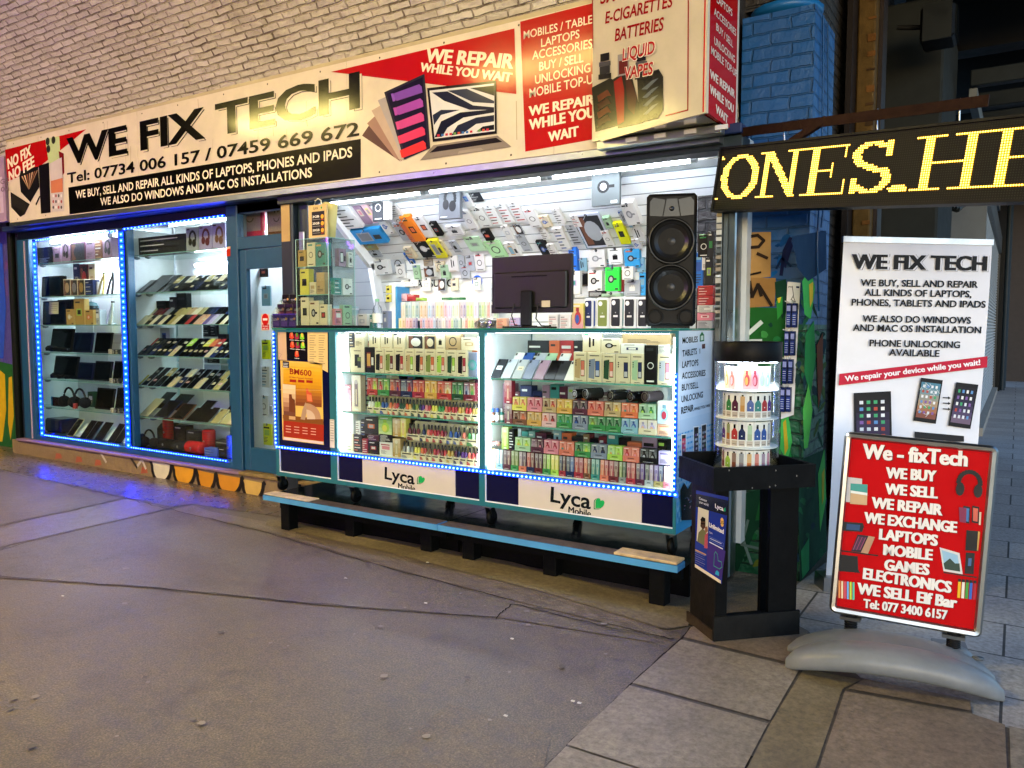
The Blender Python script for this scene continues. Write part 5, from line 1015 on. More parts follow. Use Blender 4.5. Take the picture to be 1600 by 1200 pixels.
def carton(w, h, d, c, art='lines', c2='black', c3='red', seed=0):
    m = MB(); r = random.Random(seed); b = CN.get(c, c); m.box(-w/2, w/2, 0, d, 0, h, b, 'card', .0012); F = FR0(w); R = lambda a0, b0, a1, b1, c, o=.0006: F.rect(m, a0*w, b0*h, a1*w, b1*h, CN.get(c, c), o, 'card')
    dark = sum(lin(b)) < .45; ink = 'd0d0cc' if dark else '3a3835'
    if art == 'phone':
        k = c2; R(.18, .88, .82, .91, ink); a = [(.10*w, .14*h), (.50*w, .10*h), (.55*w, .80*h), (.12*w, .76*h)]; F.poly(m, a, CN[c2], .0006, 'card', False); R(.56, .18, .86, .72, 'black', .0009); R(.59, .20, .83, .70, c3, .0012); R(.60, .22, .82, .40, hexmix(CN[c3], 'ffffff', .45), .0015)
        for q in range(3): F.disc(m, .19*w, (.70-.07*q)*h, .05*w, '16161a', .0011, 'card', 8)
        R(.3, .03, .7, .05, ink)
    elif art == 'bigphone': R(.30, .25, .62, .72, 'black'); R(.50, .18, .76, .62, 'dark grey', .001); R(.52, .45, .74, .60, c3, .0014); R(.25, .85, .75, .88, ink)
    elif art == 'two': R(.36, .28, .46, .78, 'black'); R(.56, .34, .66, .70, 'black'); R(.03, .86, .35, .97, c2); R(.1, .05, .8, .08, 'tan')
    elif art == 'cable': F.disc(m, w*.5, h*.48, w*.26, ink, .0006, 'card', 16); F.disc(m, w*.5, h*.48, w*.20, b, .0009, 'card', 16); R(.15, .86, .7, .93, c2); R(.2, .06, .8, .10, ink)
    elif art == 'holder': F.disc(m, w*.42, h*.5, w*.22, CN[c2], .0006, 'card', 14, h*.17); R(.55, .46, .82, .54, c2, .0008); F.disc(m, w*.42, h*.5, w*.12, hexmix(CN[c2], 'ffffff', .35), .001, 'card', 12, h*.10); R(.1, .85, .55, .92, c3); R(.7, .05, .92, .12, ink)
    elif art == 'plug': R(.30, .30, .66, .58, c2); R(.40, .58, .46, .66, c2); R(.52, .58, .58, .66, c2); R(.15, .85, .7, .9, ink); R(.15, .1, .85, .13, ink)
    elif art == 'headset':
        for q in range(13): a = 3.4*q/12-.3; F.disc(m, w*(.54+.24*math.cos(a)), h*(.58+.26*math.sin(a)), w*.075, CN[c2], .0006+.00005*q, 'card', 8)
        F.disc(m, w*.34, h*.42, w*.15, CN[c2], .0016, 'card', 14, h*.15); F.disc(m, w*.66, h*.36, w*.17, CN[c2], .0018, 'card', 14, h*.16); R(.06, .9, .3, .95, ink); R(.06, .06, .4, .08, ink)
    elif art == 'screen': R(.2, .2, .62, .8, c2); R(.24, .26, .58, .74, c3, .001); R(.68, .3, .9, .6, ink)
    elif art == 'stripes':
        for q in range(6): R(.08, .1+q*.14, .4+r.random()*.5, .15+q*.14, ink if q % 2 else c2)
    elif art == 'pod':
        for q in range(5): R(.0, q/5, 1, (q+1)/5, hexmix(hexmix(CN[c2], 'ffffff', .25), CN[c], q/5), .0004)
        F.disc(m, w*.52, h*.42, w*.30, CN[c2], .0008, 'card', 14, h*.27); F.disc(m, w*.46, h*.38, w*.18, CN[c3], .0012, 'card', 12, h*.18); R(.35, .68, .62, .84, hexmix(CN[c2], '000000', .35), .0011); R(.12, .88, .7, .92, 'white', .0009)
    elif art == 'bar':
        for q in range(4): R(.0, q/4, 1, (q+1)/4, hexmix(CN[c], hexmix(CN[c], 'ffffff', .35), q/4), .0004)
        R(.30, .14, .70, .82, hexmix(CN[c2], 'ffffff', .12), .0008); F.disc(m, w*.5, h*.82, w*.20, hexmix(CN[c2], 'ffffff', .4), .0010, 'card', 10); R(.44, .2, .56, .62, 'cream', .0012); R(.3, .03, .7, .08, 'white', .0008)
    elif art == 'slot': R(.25, .35, .75, .62, c2); R(.34, .40, .66, .57, c3, .001); R(.15, .84, .6, .9, ink)
    elif art == 'blister': R(.06, .06, .94, .94, 'dark grey'); F.disc(m, w*.52, h*.5, w*.30, CN[c3], .001, 'card', 14, h*.3); R(.1, .1, .35, .9, 'brown', .0008)
    else:
        R(.12, .78, .8, .86, c2)
        for q in range(4): R(.12, .14+q*.07, .4+r.random()*.45, .165+q*.07, ink)
        R(.2, .46, .8, .72, c3)
    return m
def pen(c, style=0):
    m = MB(); h = .098; col = CN[c]
    m.lathe([(.0, .0), (.0115, .0), (.0125, .004), (.0125, .054), (.0068, .066)], col, 'gloss', 10); m.lathe([(.0068, .066), (.0062, .070), (.0062, .094), (.004, h), (0, h)], '141416', 'gloss', 10)
    m.box(-.004, .004, -.0132, -.0128, .012, .03, hexmix(col, 'ffffff', .6), 'card'); return m
def tray(w, d, h, lip, c, ct='cream', style='pen'):
    """open counter tray with a printed front lip"""
    m = MB(); col = CN[c]; base = CN[ct]; th = .0015
    m.box(-w/2, w/2, 0, th, 0, lip, base if style == 'pen' else col, 'card'); m.box(-w/2, w/2, d-th, d, 0, h, base if style == 'pen' else col, 'card')
    for s in (-1, 1): m.prism([(th, 0), (d-th, 0), (d-th, h), (th, lip)], s*(w/2-th/2)-th/2, s*(w/2-th/2)+th/2, base if style == 'pen' else col, 'card', 'x')
    m.box(-w/2+th, w/2-th, th, d-th, 0, th, base, 'card'); F = FR0(w)
    if style == 'pen':
        F.rect(m, .1*w, lip*.62, .9*w, lip*.82, '17171a', .0006); F.poly(m, [(w*.05, 0), (w*.55, 0), (w*.45, lip*.35), (w*.2, lip*.52), (w*.05, lip*.5)], col, .0006, 'card', False)
        F.rect(m, .1*w, lip*.2, .5*w, lip*.26, '8a857c', .0009)
    else: F.rect(m, .3*w, lip*.5, .7*w, lip*.68, hexmix(col, '000000', .7), .0006); F.rect(m, .2*w, lip*.2, .8*w, lip*.26, hexmix(col, 'ffffff', .5), .0006)
    return m
def put(me, name, loc, label, cat, group, rz=0., mat=None):
    return tag(place(me, name, None, loc, rz, mat), label, cat, group)
def strip_xy(z0, z1, S, ox): return ox+z0/S, ox+z1/S
def rowpos(a, b, Y): return XY(a, Y), XY(b, Y)
AN = lambda c: ('an ' if c[0] in 'aeio' else 'a ')+c

def trays(spec, S, ox, Y, z, h, lip, where, kind, gname, topdepth=.10):
    """spec: list of (zoom x0, x1, lip colour, item colours...)"""
    for i, (a, b, c, *its) in enumerate(spec):
        X0, X1 = rowpos(ox+a/S, ox+b/S, Y); w = X1-X0-.002; X = (X0+X1)/2; q = round(w, 3)
        where_i = '%s from left, %s' % (ORD[i], where)
        if kind == 'pen': lab, nm, ct = 'white tray of %s vape pens, %s' % (its[0], where_i), 'pen_tray', 'vape pens'
        elif kind == 'bar': lab, nm, ct = '%s tray of slim vape bars, %s' % (c, where_i), 'bar_tray', 'vape bars'
        else: lab, nm, ct = '%s tray of vape pod boxes, %s' % (c, where_i), 'pod_tray', 'vape pods'
        d = topdepth
        put(cached(('tray', kind, q, c, h, lip), lambda: tray(w, d, h*(1.06 if kind == 'pen' else .45), lip, c, 'cream', kind), nm), nm, (X, Y, z), lab, 'display tray', gname+' trays')
        n = len(its)
        for k, it in enumerate(its):
            x = X-w/2+w*(k+.5)/n
            if kind == 'pen':
                put(cached(('pen', it), lambda: pen(it), 'vape_pen'), 'vape_pen', (x, Y+.018, z+.0022+max(0, lip-.030)), '%s vape pen, tray %s' % (it, where_i), 'vape pen', gname+' %s' % where_i)
            else:
                bw = w/n-.004; bh = h-.004; it1, it2 = (it, it) if isinstance(it, str) else it
                art = 'bar' if kind == 'bar' else 'pod'
                put(cached((art, round(bw, 3), it1, it2, c, h), lambda: carton(bw, bh, .05 if kind != 'bar' else .03, c if kind == 'pod' else it1, art, it1, it2), 'vape_box'), 'vape_box', (x, Y+.004, z+.0022), '%s vape %s, tray %s' % (it1 if it1 == it2 else it1+' and '+it2, 'bar' if kind == 'bar' else 'box', where_i), 'vape box', gname+' %s' % where_i)
def cartons(spec, S, ox, oy, Y, z, where, d=.05, nm='carton', cat='box', group=None):
    """spec: (x0, x1, ytop, name, body, art, c2, c3)"""
    n0 = {}
    for i, (a, b, yt, desc, c, art, c2, c3) in enumerate(spec):
        X0, X1 = rowpos(ox+a/S, ox+b/S, Y); w = X1-X0-.002; h = onY(ox+(a+b)/2/S, oy+yt/S, Y).z-z
        put(me_of(carton(w, h, d, c, art, c2, c3, i), nm), nm, ((X0+X1)/2, Y, z), '%s, %s from left %s' % (desc, ORD[i], where), cat, group)
# ------------------------------------------------------------------ left bay (phones, vapes)
O1, S1 = (500, 510), 5.22
Yf = 4.06
B1 = 'top shelf, left bay'
cartons([(245, 360, 172, 'white rugged phone box', 'cream', 'bigphone', 'black', 'olive'), (362, 442, 168, 'black phone box', 'black', 'screen', 'maroon', 'amber'), (444, 520, 182, 'cream phone box with black phone', 'cream', 'phone', 'black', 'coral'),
         (523, 605, 182, 'cream box with a grey and brown phone', 'cream', 'phone', 'olive', 'maroon'), (606, 688, 182, 'cream phone box with black and red phones', 'cream', 'phone', 'black', 'red'), (690, 768, 188, 'cream phone box with cream phone', 'cream', 'phone', 'tan', 'lime'),
         (770, 850, 188, 'cream phone box with black and orange phones', 'cream', 'phone', 'black', 'orange'), (852, 942, 188, 'cream phone box with green phone', 'cream', 'phone', 'olive', 'orange'), (943, 1026, 192, 'cream phone box with lime phone', 'cream', 'phone', 'lime', 'coral'),
         (1028, 1112, 195, 'cream phone box with dark green phone', 'cream', 'phone', 'dark green', 'lime'), (1114, 1200, 197, 'cream phone box with black and crimson phones', 'cream', 'phone', 'black', 'crimson')], S1, *O1, Yf, 1.187, B1, .055, 'phone_box', 'phone box', 'phone boxes in the left bay')
zt = onY(O1[0]+600/S1, O1[1]+186/S1, Yf).z
def upright_phone(px0, px1, yt, Y, z, c, c2, label):
    X0, X1 = rowpos(px0, px1, Y); w = X1-X0; h = onY((px0+px1)/2, yt, Y).z-z; m = MB(); m.box(-w/2, w/2, 0, .009, 0, h, CN[c], 'gloss', .003); F = FR0(w); F.rect(m, .05*w, .03*h, .95*w, .97*h, hexmix(CN[c], '000000', .3), .0006, 'screen')
    for k in range(5): F.disc(m, w*.45, h*.48, w*(.46-.08*k), hexmix(CN[c2], CN[c], k/5), .0008+k*.0002, 'screen', 20)
    put(me_of(m, 'phone'), 'phone', ((X0+X1)/2, Y, z), label, 'phone', 'phones on display')
upright_phone(O1[0]+1208/S1, O1[0]+1284/S1, O1[1]+210/S1, Yf, 1.187, 'blue grey', 'teal', 'upright phone with teal circles on its screen at right end of left bay')
cartons([(150, 236, 210, 'white cable box', 'white', 'lines', 'tan', 'white')], S1, *O1, Yf+.01, 1.187, 'by left light, left bay', .04, 'accessory_box', 'box', 'accessory boxes in the left bay')
cartons([(165, 232, 60, 'pale blue box', 'white', 'lines', 'light blue', 'light blue')], S1, *O1, Yf+.01, onY(O1[0]+190/S1, O1[1]+212/S1, Yf+.01).z, 'stacked by the left light', .04, 'accessory_box', 'box', 'accessory boxes in the left bay')
zw = onY(O1[0]+300/S1, O1[1]+174/S1, Yf).z
cartons([(236, 276, 20, 'tall dark box', 'dark grey', 'stripes', 'tan', 'brown'), (280, 360, 32, 'cream cable box', 'cream', 'lines', 'black', 'cream')], S1, *O1, Yf+.004, zw, 'over left phone boxes', .04, 'accessory_box', 'box', 'accessory boxes in the left bay')
cartons([(395, 488, 52, 'cream box with two black sticks and green tab', 'cream', 'two', 'lime', 'red'), (492, 586, 55, 'second cream box with two black sticks', 'cream', 'two', 'lime', 'red'), (597, 690, 55, 'cream box with two black sticks and grey tab', 'cream', 'two', 'dark grey', 'red'), (712, 845, 70, 'dark blister of a plug', 'cream', 'blister', 'black', 'white'),
         (850, 942, 75, 'brown blister of a charger', 'tan', 'blister', 'black', 'cream'), (945, 1018, 60, 'white charger box', 'cream', 'plug', 'black', 'red'), (1022, 1145, 50, 'large tan cable box', 'tan', 'cable', 'tan', 'tan'), (1150, 1284, 92, 'pale clear pack of a lead', 'cream', 'slot', 'tan', 'cream')], S1, *O1, Yf+.006, zt+.002, 'upper row, left bay', .035, 'accessory_box', 'box', 'accessory boxes in the left bay')
zr = onY(O1[0]+500/S1, O1[1]+560/S1, Yf).z
trays([(375, 423, 'grey', 'white', 'white'), (425, 476, 'lime', 'lime', 'lime'), (478, 539, 'blue', 'blue', 'blue'), (541, 577, 'orange', 'orange'), (579, 628, 'red', 'coral', 'red'), (630, 678, 'dark green', 'dark green', 'dark green'), (680, 731, 'orange', 'orange', 'amber'), (733, 788, 'dark green', 'dark green', 'olive'), (790, 838, 'navy', 'navy', 'purple'), (840, 893, 'crimson', 'pink', 'crimson'), (895, 945, 'yellow', 'yellow', 'yellow'), (947, 1001, 'green', 'green', 'green'), (1003, 1056, 'red', 'coral', 'red'), (1058, 1111, 'red', 'red', 'crimson'), (1113, 1167, 'brown', 'amber', 'gold'), (1169, 1226, 'crimson', 'red', 'red'), (1228, 1284, 'khaki', 'gold', 'yellow')], S1, O1[0], Yf, .905, .118, .042, 'lower row, left bay mid shelf', 'pen', 'left bay lower')
trays([(375, 461, 'red', ('red', 'coral'), ('lime', 'yellow')), (463, 557, 'green', ('red', 'pink'), ('lime', 'olive')), (560, 650, 'plum', ('coral', 'orange'), ('red', 'purple')), (652, 746, 'navy', ('blue grey', 'grey'), ('crimson', 'red')), (748, 845, 'crimson', ('orange', 'amber'), ('orange', 'red')), (847, 948, 'amber', ('amber', 'yellow'), ('amber', 'yellow')), (950, 1067, 'red', ('orange', 'brown'), ('cream', 'amber')), (1070, 1164, 'dark green', ('green', 'olive'), ('green', 'lime')), (1166, 1262, 'maroon', ('blue grey', 'navy'), ('olive', 'green'))], S1, O1[0], Yf+.002, .905+.127, .118, .040, 'upper row, left bay mid shelf', 'pod', 'left bay upper')
cartons([(195, 248, 475, 'red vape box', 'maroon', 'pod', 'pink', 'cream'), (252, 326, 400, 'yellow and pink bar box', 'cream', 'bar', 'plum', 'red')], S1, *O1, Yf+.01, .905, 'by left light, mid shelf, left bay', .05, 'vape_box', 'vape box', 'loose vape boxes')
cartons([(330, 425, 395, 'violet carton', 'violet', 'stripes', 'plum', 'violet'), (640, 760, 400, 'bright blue packet', 'blue', 'stripes', 'lime', 'blue'), (770, 1040, 408, 'wide green and blue packet', 'pale green', 'stripes', 'green', 'light blue')], S1, *O1, Yf+.16, .905, 'behind the upper row of left bay', .04, 'carton', 'box', 'loose vape boxes')
trays([(648, 747, 'grey', 'grey', 'white', 'grey'), (750, 801, 'yellow', 'yellow', 'yellow'), (803, 853, 'red', 'orange', 'red'), (855, 901, 'brown', 'brown'), (903, 961, 'red', 'red', 'crimson'), (963, 1018, 'maroon', 'maroon', 'red'), (1020, 1077, 'gold', 'amber', 'gold'), (1079, 1131, 'navy', 'plum', 'navy'), (1133, 1187, 'purple', 'purple', 'purple'), (1189, 1250, 'red', 'coral', 'red'), (1252, 1284, 'pink', 'pink')], S1, O1[0], Yf, zl+.0145, .118, .042, 'bottom row of left bay', 'pen', 'left bay bottom')
zu = zl+.0145+.127
trays([(695, 802, 'maroon', 'maroon', 'plum', 'maroon'), (804, 853, 'navy', 'navy'), (855, 906, 'red', 'coral', 'red'), (908, 962, 'red', 'red', 'crimson'), (964, 1021, 'maroon', 'crimson', 'maroon'), (1023, 1076, 'blue', 'blue'), (1078, 1132, 'blue', 'blue', 'navy'), (1134, 1186, 'orange', 'coral'), (1188, 1284, 'green', 'green', 'pale green', 'pale green')], S1, O1[0], Yf+.002, zu, .112, .042, 'second row from bottom of left bay', 'pen', 'left bay second')
Wb = 'mixed stack, left bay'
cartons([(150, 260, 872, 'white box of colour pens', 'cream', 'stripes', 'green', 'yellow'), (262, 328, 880, 'dark striped box', 'dark grey', 'stripes', 'coral', 'plum'), (330, 376, 915, 'crimson box', 'crimson', 'stripes', 'white', 'black'), (378, 470, 935, 'black box with red square', 'black', 'slot', 'red', 'white'), (473, 580, 945, 'white box with pink band', 'white', 'lines', 'crimson', 'pink'), (583, 645, 915, 'tan box of tall pens', 'gold', 'bar', 'khaki', 'tan')], S1, *O1, Yf, zl+.0145, Wb, .06, 'vape_box', 'vape box', 'loose vape boxes')
zs = onY(O1[0]+420/S1, O1[1]+932/S1, Yf).z
cartons([(165, 262, 705, 'white leaning packet', 'white', 'stripes', 'red', 'lime'), (278, 318, 770, 'thin white box', 'white', 'stripes', 'maroon', 'cream'), (322, 358, 760, 'black and blue box', 'dark grey', 'stripes', 'blue', 'silver')], S1, *O1, Yf+.01, zl+.0145+.118, Wb+', second tier', .05, 'vape_box', 'vape box', 'loose vape boxes')
cartons([(378, 466, 885, 'purple lid box', 'plum', 'stripes', 'purple', 'violet'), (472, 580, 880, 'black lid box', 'black', 'stripes', 'white', 'grey')], S1, *O1, Yf+.003, zs, Wb+', low tier', .055, 'vape_box', 'vape box', 'loose vape boxes')
zs2 = onY(O1[0]+420/S1, O1[1]+880/S1, Yf).z
cartons([(352, 464, 745, 'grey and orange box', 'dark grey', 'slot', 'orange', 'silver'), (468, 578, 735, 'lime fruit tray', 'green', 'pod', 'lime', 'yellow'), (583, 645, 752, 'gold bar box', 'gold', 'bar', 'tan', 'amber'), (648, 692, 752, 'yellow bar box', 'yellow', 'bar', 'amber', 'crimson')], S1, *O1, Yf+.006, zs2, Wb+', top tier', .05, 'vape_box', 'vape box', 'loose vape boxes')
# ------------------------------------------------------------------ right bay
O2, S2 = (750, 510), 4.445
def lean_phone(w, l, c, tagc=None, lens=True):
    m = MB(); m.box(-w/2, w/2, -.0075, 0, 0, l, CN[c], 'gloss', .0028); F = Frame((-w/2, -.0075, 0), (1, 0, 0), (0, 0, 1))
    if lens == 'screen': F.rect(m, .05*w, .03*l, .95*w, .97*l, '0b0c10', .0006, 'screen')
    elif lens:
        F.rect(m, .07*w, l*.80, .30*w, l*.95, hexmix(CN[c], '000000', .45), .0008, 'gloss')
        for k in range(2): F.disc(m, .18*w, l*(.85+.06*k), w*.07, '0c0c10', .0014, 'screen', 8)
    if tagc: F.rect(m, .22*w, l*.42, .80*w, l*.62, CN[tagc], .0010, 'card'); F.rect(m, .34*w, l*.50, .66*w, l*.54, '4a4640', .0014, 'card')
    return m
def lean(px, Y, z, w, l, c, tilt, label, tagc=None, lens=True, name='phone', cat='phone', group='phones on display', px2=None):
    X = XY(px, Y); X = (X+XY(px2, Y))/2 if px2 else X
    mat = Matrix.Translation((X, Y, z+.0005)) @ Matrix.Rotation(-math.radians(tilt), 4, 'X') @ Matrix.Translation((0, .0075, 0))
    put(cached(('lp', round(w, 3), l, c, tagc, lens), lambda: lean_phone(w, l, c, tagc, lens), name), name, (0, 0, 0), label, cat, group, 0, mat)
def rack(a, b, Y, z, tilt, l, label):
    X0, X1 = rowpos(a, b, Y); m = MB(); t = math.radians(tilt); dy, dz = l*math.sin(t), l*math.cos(t)
    m.prism([(Y+.012, z), (Y+.012+dy, z), (Y+.012+dy, z+dz*.93)], X0, X1, 'ccd2d6', 'card', 'x'); tag(recenter(m.build('display_wedge')), label, 'display stand')
rack(O2[0]+60/S2, O2[0]+640/S2, 4.10, 1.187, 42, .15, 'pale wedge stand under the leaning phones in the right bay')
for k, (a, c, tg) in enumerate(((65, 'dark grey', 'white'), (140, 'silver', None), (213, 'silver', 'cream'), (286, 'blue grey', None), (364, 'mauve', None), (440, 'black', None), (512, 'dark grey', None), (582, 'white', None))):
    lean(O2[0]+a/S2, 4.085, 1.187, .072, .155, c, 42, '%s phone leaning on the wedge, %s from left in front row' % (c, ORD[k]), tg, True, px2=O2[0]+(a+74)/S2)
for k, (a, c) in enumerate(((190, 'white'), (255, 'blue'), (345, 'silver'), (415, 'pale green'), (510, 'white'))):
    lean(O2[0]+a/S2, 4.165, 1.232, .074, .150, c, 42, '%s phone in the row behind, %s from left' % (c, ORD[k]), None, True, px2=O2[0]+(a+72)/S2)
B2 = 'top shelf, right bay'
cartons([(650, 742, 178, 'cream phone box with tan phone', 'cream', 'phone', 'tan', 'coral'), (745, 848, 182, 'cream phone box with violet phone', 'cream', 'phone', 'blue grey', 'blue'), (850, 942, 190, 'cream phone box with dark green phone', 'cream', 'phone', 'dark green', 'coral'), (944, 1046, 192, 'cream phone box with navy screen', 'cream', 'phone', 'cream', 'navy'), (1048, 1141, 190, 'cream phone box with pale green phone', 'cream', 'phone', 'pale green', 'navy'), (1143, 1232, 132, 'tall black box with a copper ring', 'black', 'cable', 'dark grey', 'brown'), (1235, 1335, 192, 'cream phone box with grey phone', 'cream', 'phone', 'silver', 'pink')], S2, *O2, Yf, 1.187, B2, .055, 'phone_box', 'phone box', 'phone boxes in the right bay')
zt = onY(O2[0]+900/S2, O2[1]+186/S2, Yf).z
cartons([(712, 838, 45, 'cream earphone box with green tab', 'cream', 'two', 'green', 'black'), (842, 975, 82, 'cream box with black earbuds', 'cream', 'holder', 'black', 'dark grey'), (978, 1140, 120, 'long white box of a lead', 'white', 'slot', 'navy', 'white')], S2, *O2, Yf+.008, zt, 'above phone boxes, right bay', .035, 'accessory_box', 'box', 'accessory boxes in the right bay')
cartons([(1238, 1310, 128, 'small grey and white box', 'white', 'stripes', 'dark grey', 'silver')], S2, *O2, Yf+.006, zt, 'by the right light', .03, 'accessory_box', 'box', 'accessory boxes in the right bay')
cartons([(985, 1330, 25, 'large flat beige box', 'tan', 'plain' if False else 'lines', 'tan', 'tan')], S2, *O2, Yf+.10, onY(O2[0]+1150/S2, O2[1]+124/S2, Yf+.10).z-.004, 'high at the back of right bay', .12, 'carton', 'box', 'accessory boxes in the right bay')
cartons([(330, 478, 98, 'dark green box', 'dark grey', 'stripes', 'dark green', 'grey'), (480, 553, 98, 'orange and black box', 'orange', 'slot', 'black', 'brown'), (556, 650, 98, 'red box with white print', 'red', 'lines', 'white', 'coral'), (652, 710, 98, 'navy and silver box', 'dark grey', 'stripes', 'silver', 'navy')], S2, *O2, 4.36, 1.187, 'behind the leaning phones', .06, 'carton', 'box', 'accessory boxes in the right bay')
z2 = onY(O2[0]+230/S2, O2[1]+592/S2, Yf).z
h2 = (z2-.905)*1.12-.003; z2 = .905+h2+.003
PODL = [(225, 323, 'brown', ('brown', 'black'), ('orange', 'coral')), (325, 427, 'amber', ('tan', 'amber'), ('tan', 'gold')), (429, 531, 'pale pink', ('coral', 'pink'), ('maroon', 'red')), (533, 641, 'green', ('green', 'teal'), ('green', 'teal')), (643, 753, 'blue grey', ('navy', 'blue'), ('navy', 'blue grey')), (755, 877, 'green', ('olive', 'lime'), ('dark green', 'green')), (879, 983, 'green', ('dark green', 'green'), ('dark green', 'green')), (985, 1103, 'light blue', ('blue', 'light blue'), ('blue', 'light blue')), (1107, 1234, 'cream', ('lilac', 'peach'), ('lilac', 'peach'))]
trays(PODL, S2, O2[0], Yf, .905, h2, .034, 'lower row, right bay mid shelf', 'pod', 'right bay lower')
trays([(222, 323, 'yellow', ('coral', 'amber'), ('coral', 'yellow')), (325, 431, 'pink', ('crimson', 'pink'), ('crimson', 'pink')), (433, 531, 'tan', ('brown', 'black'), ('red', 'amber')), (533, 641, 'amber', ('amber', 'yellow'), ('yellow', 'gold')), (643, 747, 'plum', ('dark grey', 'plum'), ('dark grey', 'mauve')), (749, 862, 'coral', ('red', 'coral'), ('red', 'coral')), (866, 982, 'tan', ('brown', 'tan'), ('amber', 'yellow')), (985, 1103, 'orange', ('coral', 'teal'), ('orange', 'amber')), (1105, 1225, 'pale green', ('dark green', 'lime'), ('green', 'lime'))], S2, O2[0], Yf+.002, z2, h2, .034, 'upper row, right bay mid shelf', 'pod', 'right bay upper')
zc = z2+h2+.004
for k, (a, b, yc, r) in enumerate(((625, 690, 440, .029), (700, 815, 445, .034), (872, 1000, 470, .032), (1012, 1090, 465, .030), (1115, 1235, 465, .033))):
    m = MB(); L_ = .105; m.lathe([(0, 0), (r*.94, 0), (r, .003), (r, .014)]+[(r*(.97 if q % 2 else 1.0), .016+q*.009) for q in range(12)]+[(r, L_), (0, L_)], ('0d0e10', '2a2a2a', '222224', '0b0b0d', '4a4044')[k], 'gloss', 20, (0, 0, 0), 'y')
    m.lathe([(0, -.001), (r*.5, -.001)], '8a8480', 'metal', 12, (0, 0, 0), 'y'); m.lathe([(r*.72, -.0012), (r*.85, -.0012)], 'a8a29c', 'metal', 16, (0, 0, 0), 'y')
    put(me_of(m, 'disc_tub'), 'disc_tub', (XY(O2[0]+(a+40)/S2, Yf+.03), Yf+.02, zc+r+.0008), ('black', 'clear grey', 'smoky grey', 'plain black', 'pink edged')[k]+' round tub lying on the pod trays, %s from left' % ORD[k], 'tub', 'round tubs in the right bay', -.42)
cartons([(168, 220, 370, 'tall red vape box', 'crimson', 'bar', 'red', 'pink')], S2, *O2, Yf+.012, onY(O2[0]+195/S2, O2[1]+535/S2, Yf).z, 'upper, by left light, right bay', .045, 'vape_box', 'vape box', 'loose vape boxes'); cartons([(170, 222, 538, 'dark red vape box', 'maroon', 'bar', 'plum', 'red')], S2, *O2, Yf+.012, .905, 'lower, by left light, right bay', .045, 'vape_box', 'vape box', 'loose vape boxes')
for k, (a, c, cc) in enumerate(((88, 'brown', 'blue'), (122, 'grey', 'blue'), (150, 'teal', 'silver'))):
    m = MB(); m.lathe([(0, 0), (.016, 0), (.017, .004), (.017, .055), (.010, .064)], CN[c], 'gloss', 14); m.lathe([(.011, .064), (.012, .066), (.012, .088), (0, .089)], CN[cc], 'gloss', 14); m.lathe([(.0172, .012), (.0172, .046)], CN['white'], 'card', 14); put(me_of(m, 'liquid_bottle'), 'liquid_bottle', (XY(O2[0]+a/S2, Yf+.02+.02*k), Yf+.02+.02*k, .905), '%s vape liquid bottle with %s cap near the left light of right bay' % (c, cc), 'bottle', 'liquid bottles')
cartons([(1240, 1340, 520, 'pale blue vape box', 'white', 'pod', 'light blue', 'crimson')], S2, *O2, Yf+.008, onY(O2[0]+1290/S2, O2[1]+680/S2, Yf).z, 'upper at the right light, right bay', .05, 'vape_box', 'vape box', 'loose vape boxes'); cartons([(1240, 1342, 682, 'peach vape box', 'peach', 'lines', 'coral', 'cream')], S2, *O2, Yf+.008, .905, 'lower at the right light, right bay', .05, 'vape_box', 'vape box', 'loose vape boxes')
zb2 = onY(O2[0]+300/S2, O2[1]+868/S2, Yf).z
BL = [(65, 106, 'peach', 'amber', 'peach'), (108, 156, 'light blue', 'light blue', 'silver'), (158, 211, 'plum', 'plum', 'maroon'), (213, 266, 'green', 'olive', 'olive'), (268, 321, 'coral', 'mauve', 'plum'), (323, 377, 'navy', 'red', 'maroon'), (379, 434, 'maroon', 'plum', 'plum'), (436, 491, 'green', 'olive', 'lime'), (493, 549, 'lime', 'yellow', 'yellow'), (551, 598, 'crimson', 'navy', 'plum'), (600, 656, 'navy', 'navy', 'blue'), (658, 722, 'crimson', 'red', 'crimson'), (724, 774, 'brown', 'orange', 'brown'), (776, 837, 'teal', 'teal', 'teal'), (839, 900, 'coral', 'orange', 'red'), (902, 970, 'maroon', 'crimson', 'maroon'), (972, 1022, 'grey', 'olive', 'dark green'), (1024, 1089, 'crimson', 'crimson', 'red'), (1091, 1152, 'plum', 'plum', 'purple'), (1154, 1216, 'silver', 'dark grey', 'mauve'), (1218, 1284, 'khaki', 'purple', 'navy'), (1286, 1340, 'pink', 'pale pink', 'white')]
trays(BL, S2, O2[0], Yf, zl+.0145, zb2-zl-.018, .034, 'bottom row of right bay', 'bar', 'right bay bottom')
trays([(240, 351, 'pale green', ('lime', 'amber'), ('lime', 'yellow')), (353, 441, 'plum', ('mauve', 'grey'), ('plum', 'pink')), (443, 549, 'pink', ('crimson', 'pink'), ('crimson', 'pink')), (551, 657, 'coral', ('coral', 'teal'), ('coral', 'orange')), (660, 772, 'green', ('dark green', 'olive'), ('lime', 'yellow')), (774, 887, 'blue grey', ('navy', 'grey'), ('dark grey', 'navy')), (890, 997, 'lime', ('pale green', 'amber'), ('lime', 'khaki')), (999, 1116, 'coral', ('red', 'pink'), ('coral', 'pink')), (1118, 1240, 'black', ('black', 'silver'), ('black', 'grey'))], S2, O2[0], Yf+.002, zb2+.001, h2, .034, 'second row up, right bay', 'pod', 'right bay second')
cartons([(150, 198, 700, 'lime bar box', 'lime', 'bar', 'yellow', 'lime'), (200, 238, 715, 'black and white box', 'black', 'stripes', 'white', 'grey')], S2, *O2, Yf+.012, zb2+.001, 'over bottom row, left light', .045, 'vape_box', 'vape box', 'loose vape boxes')
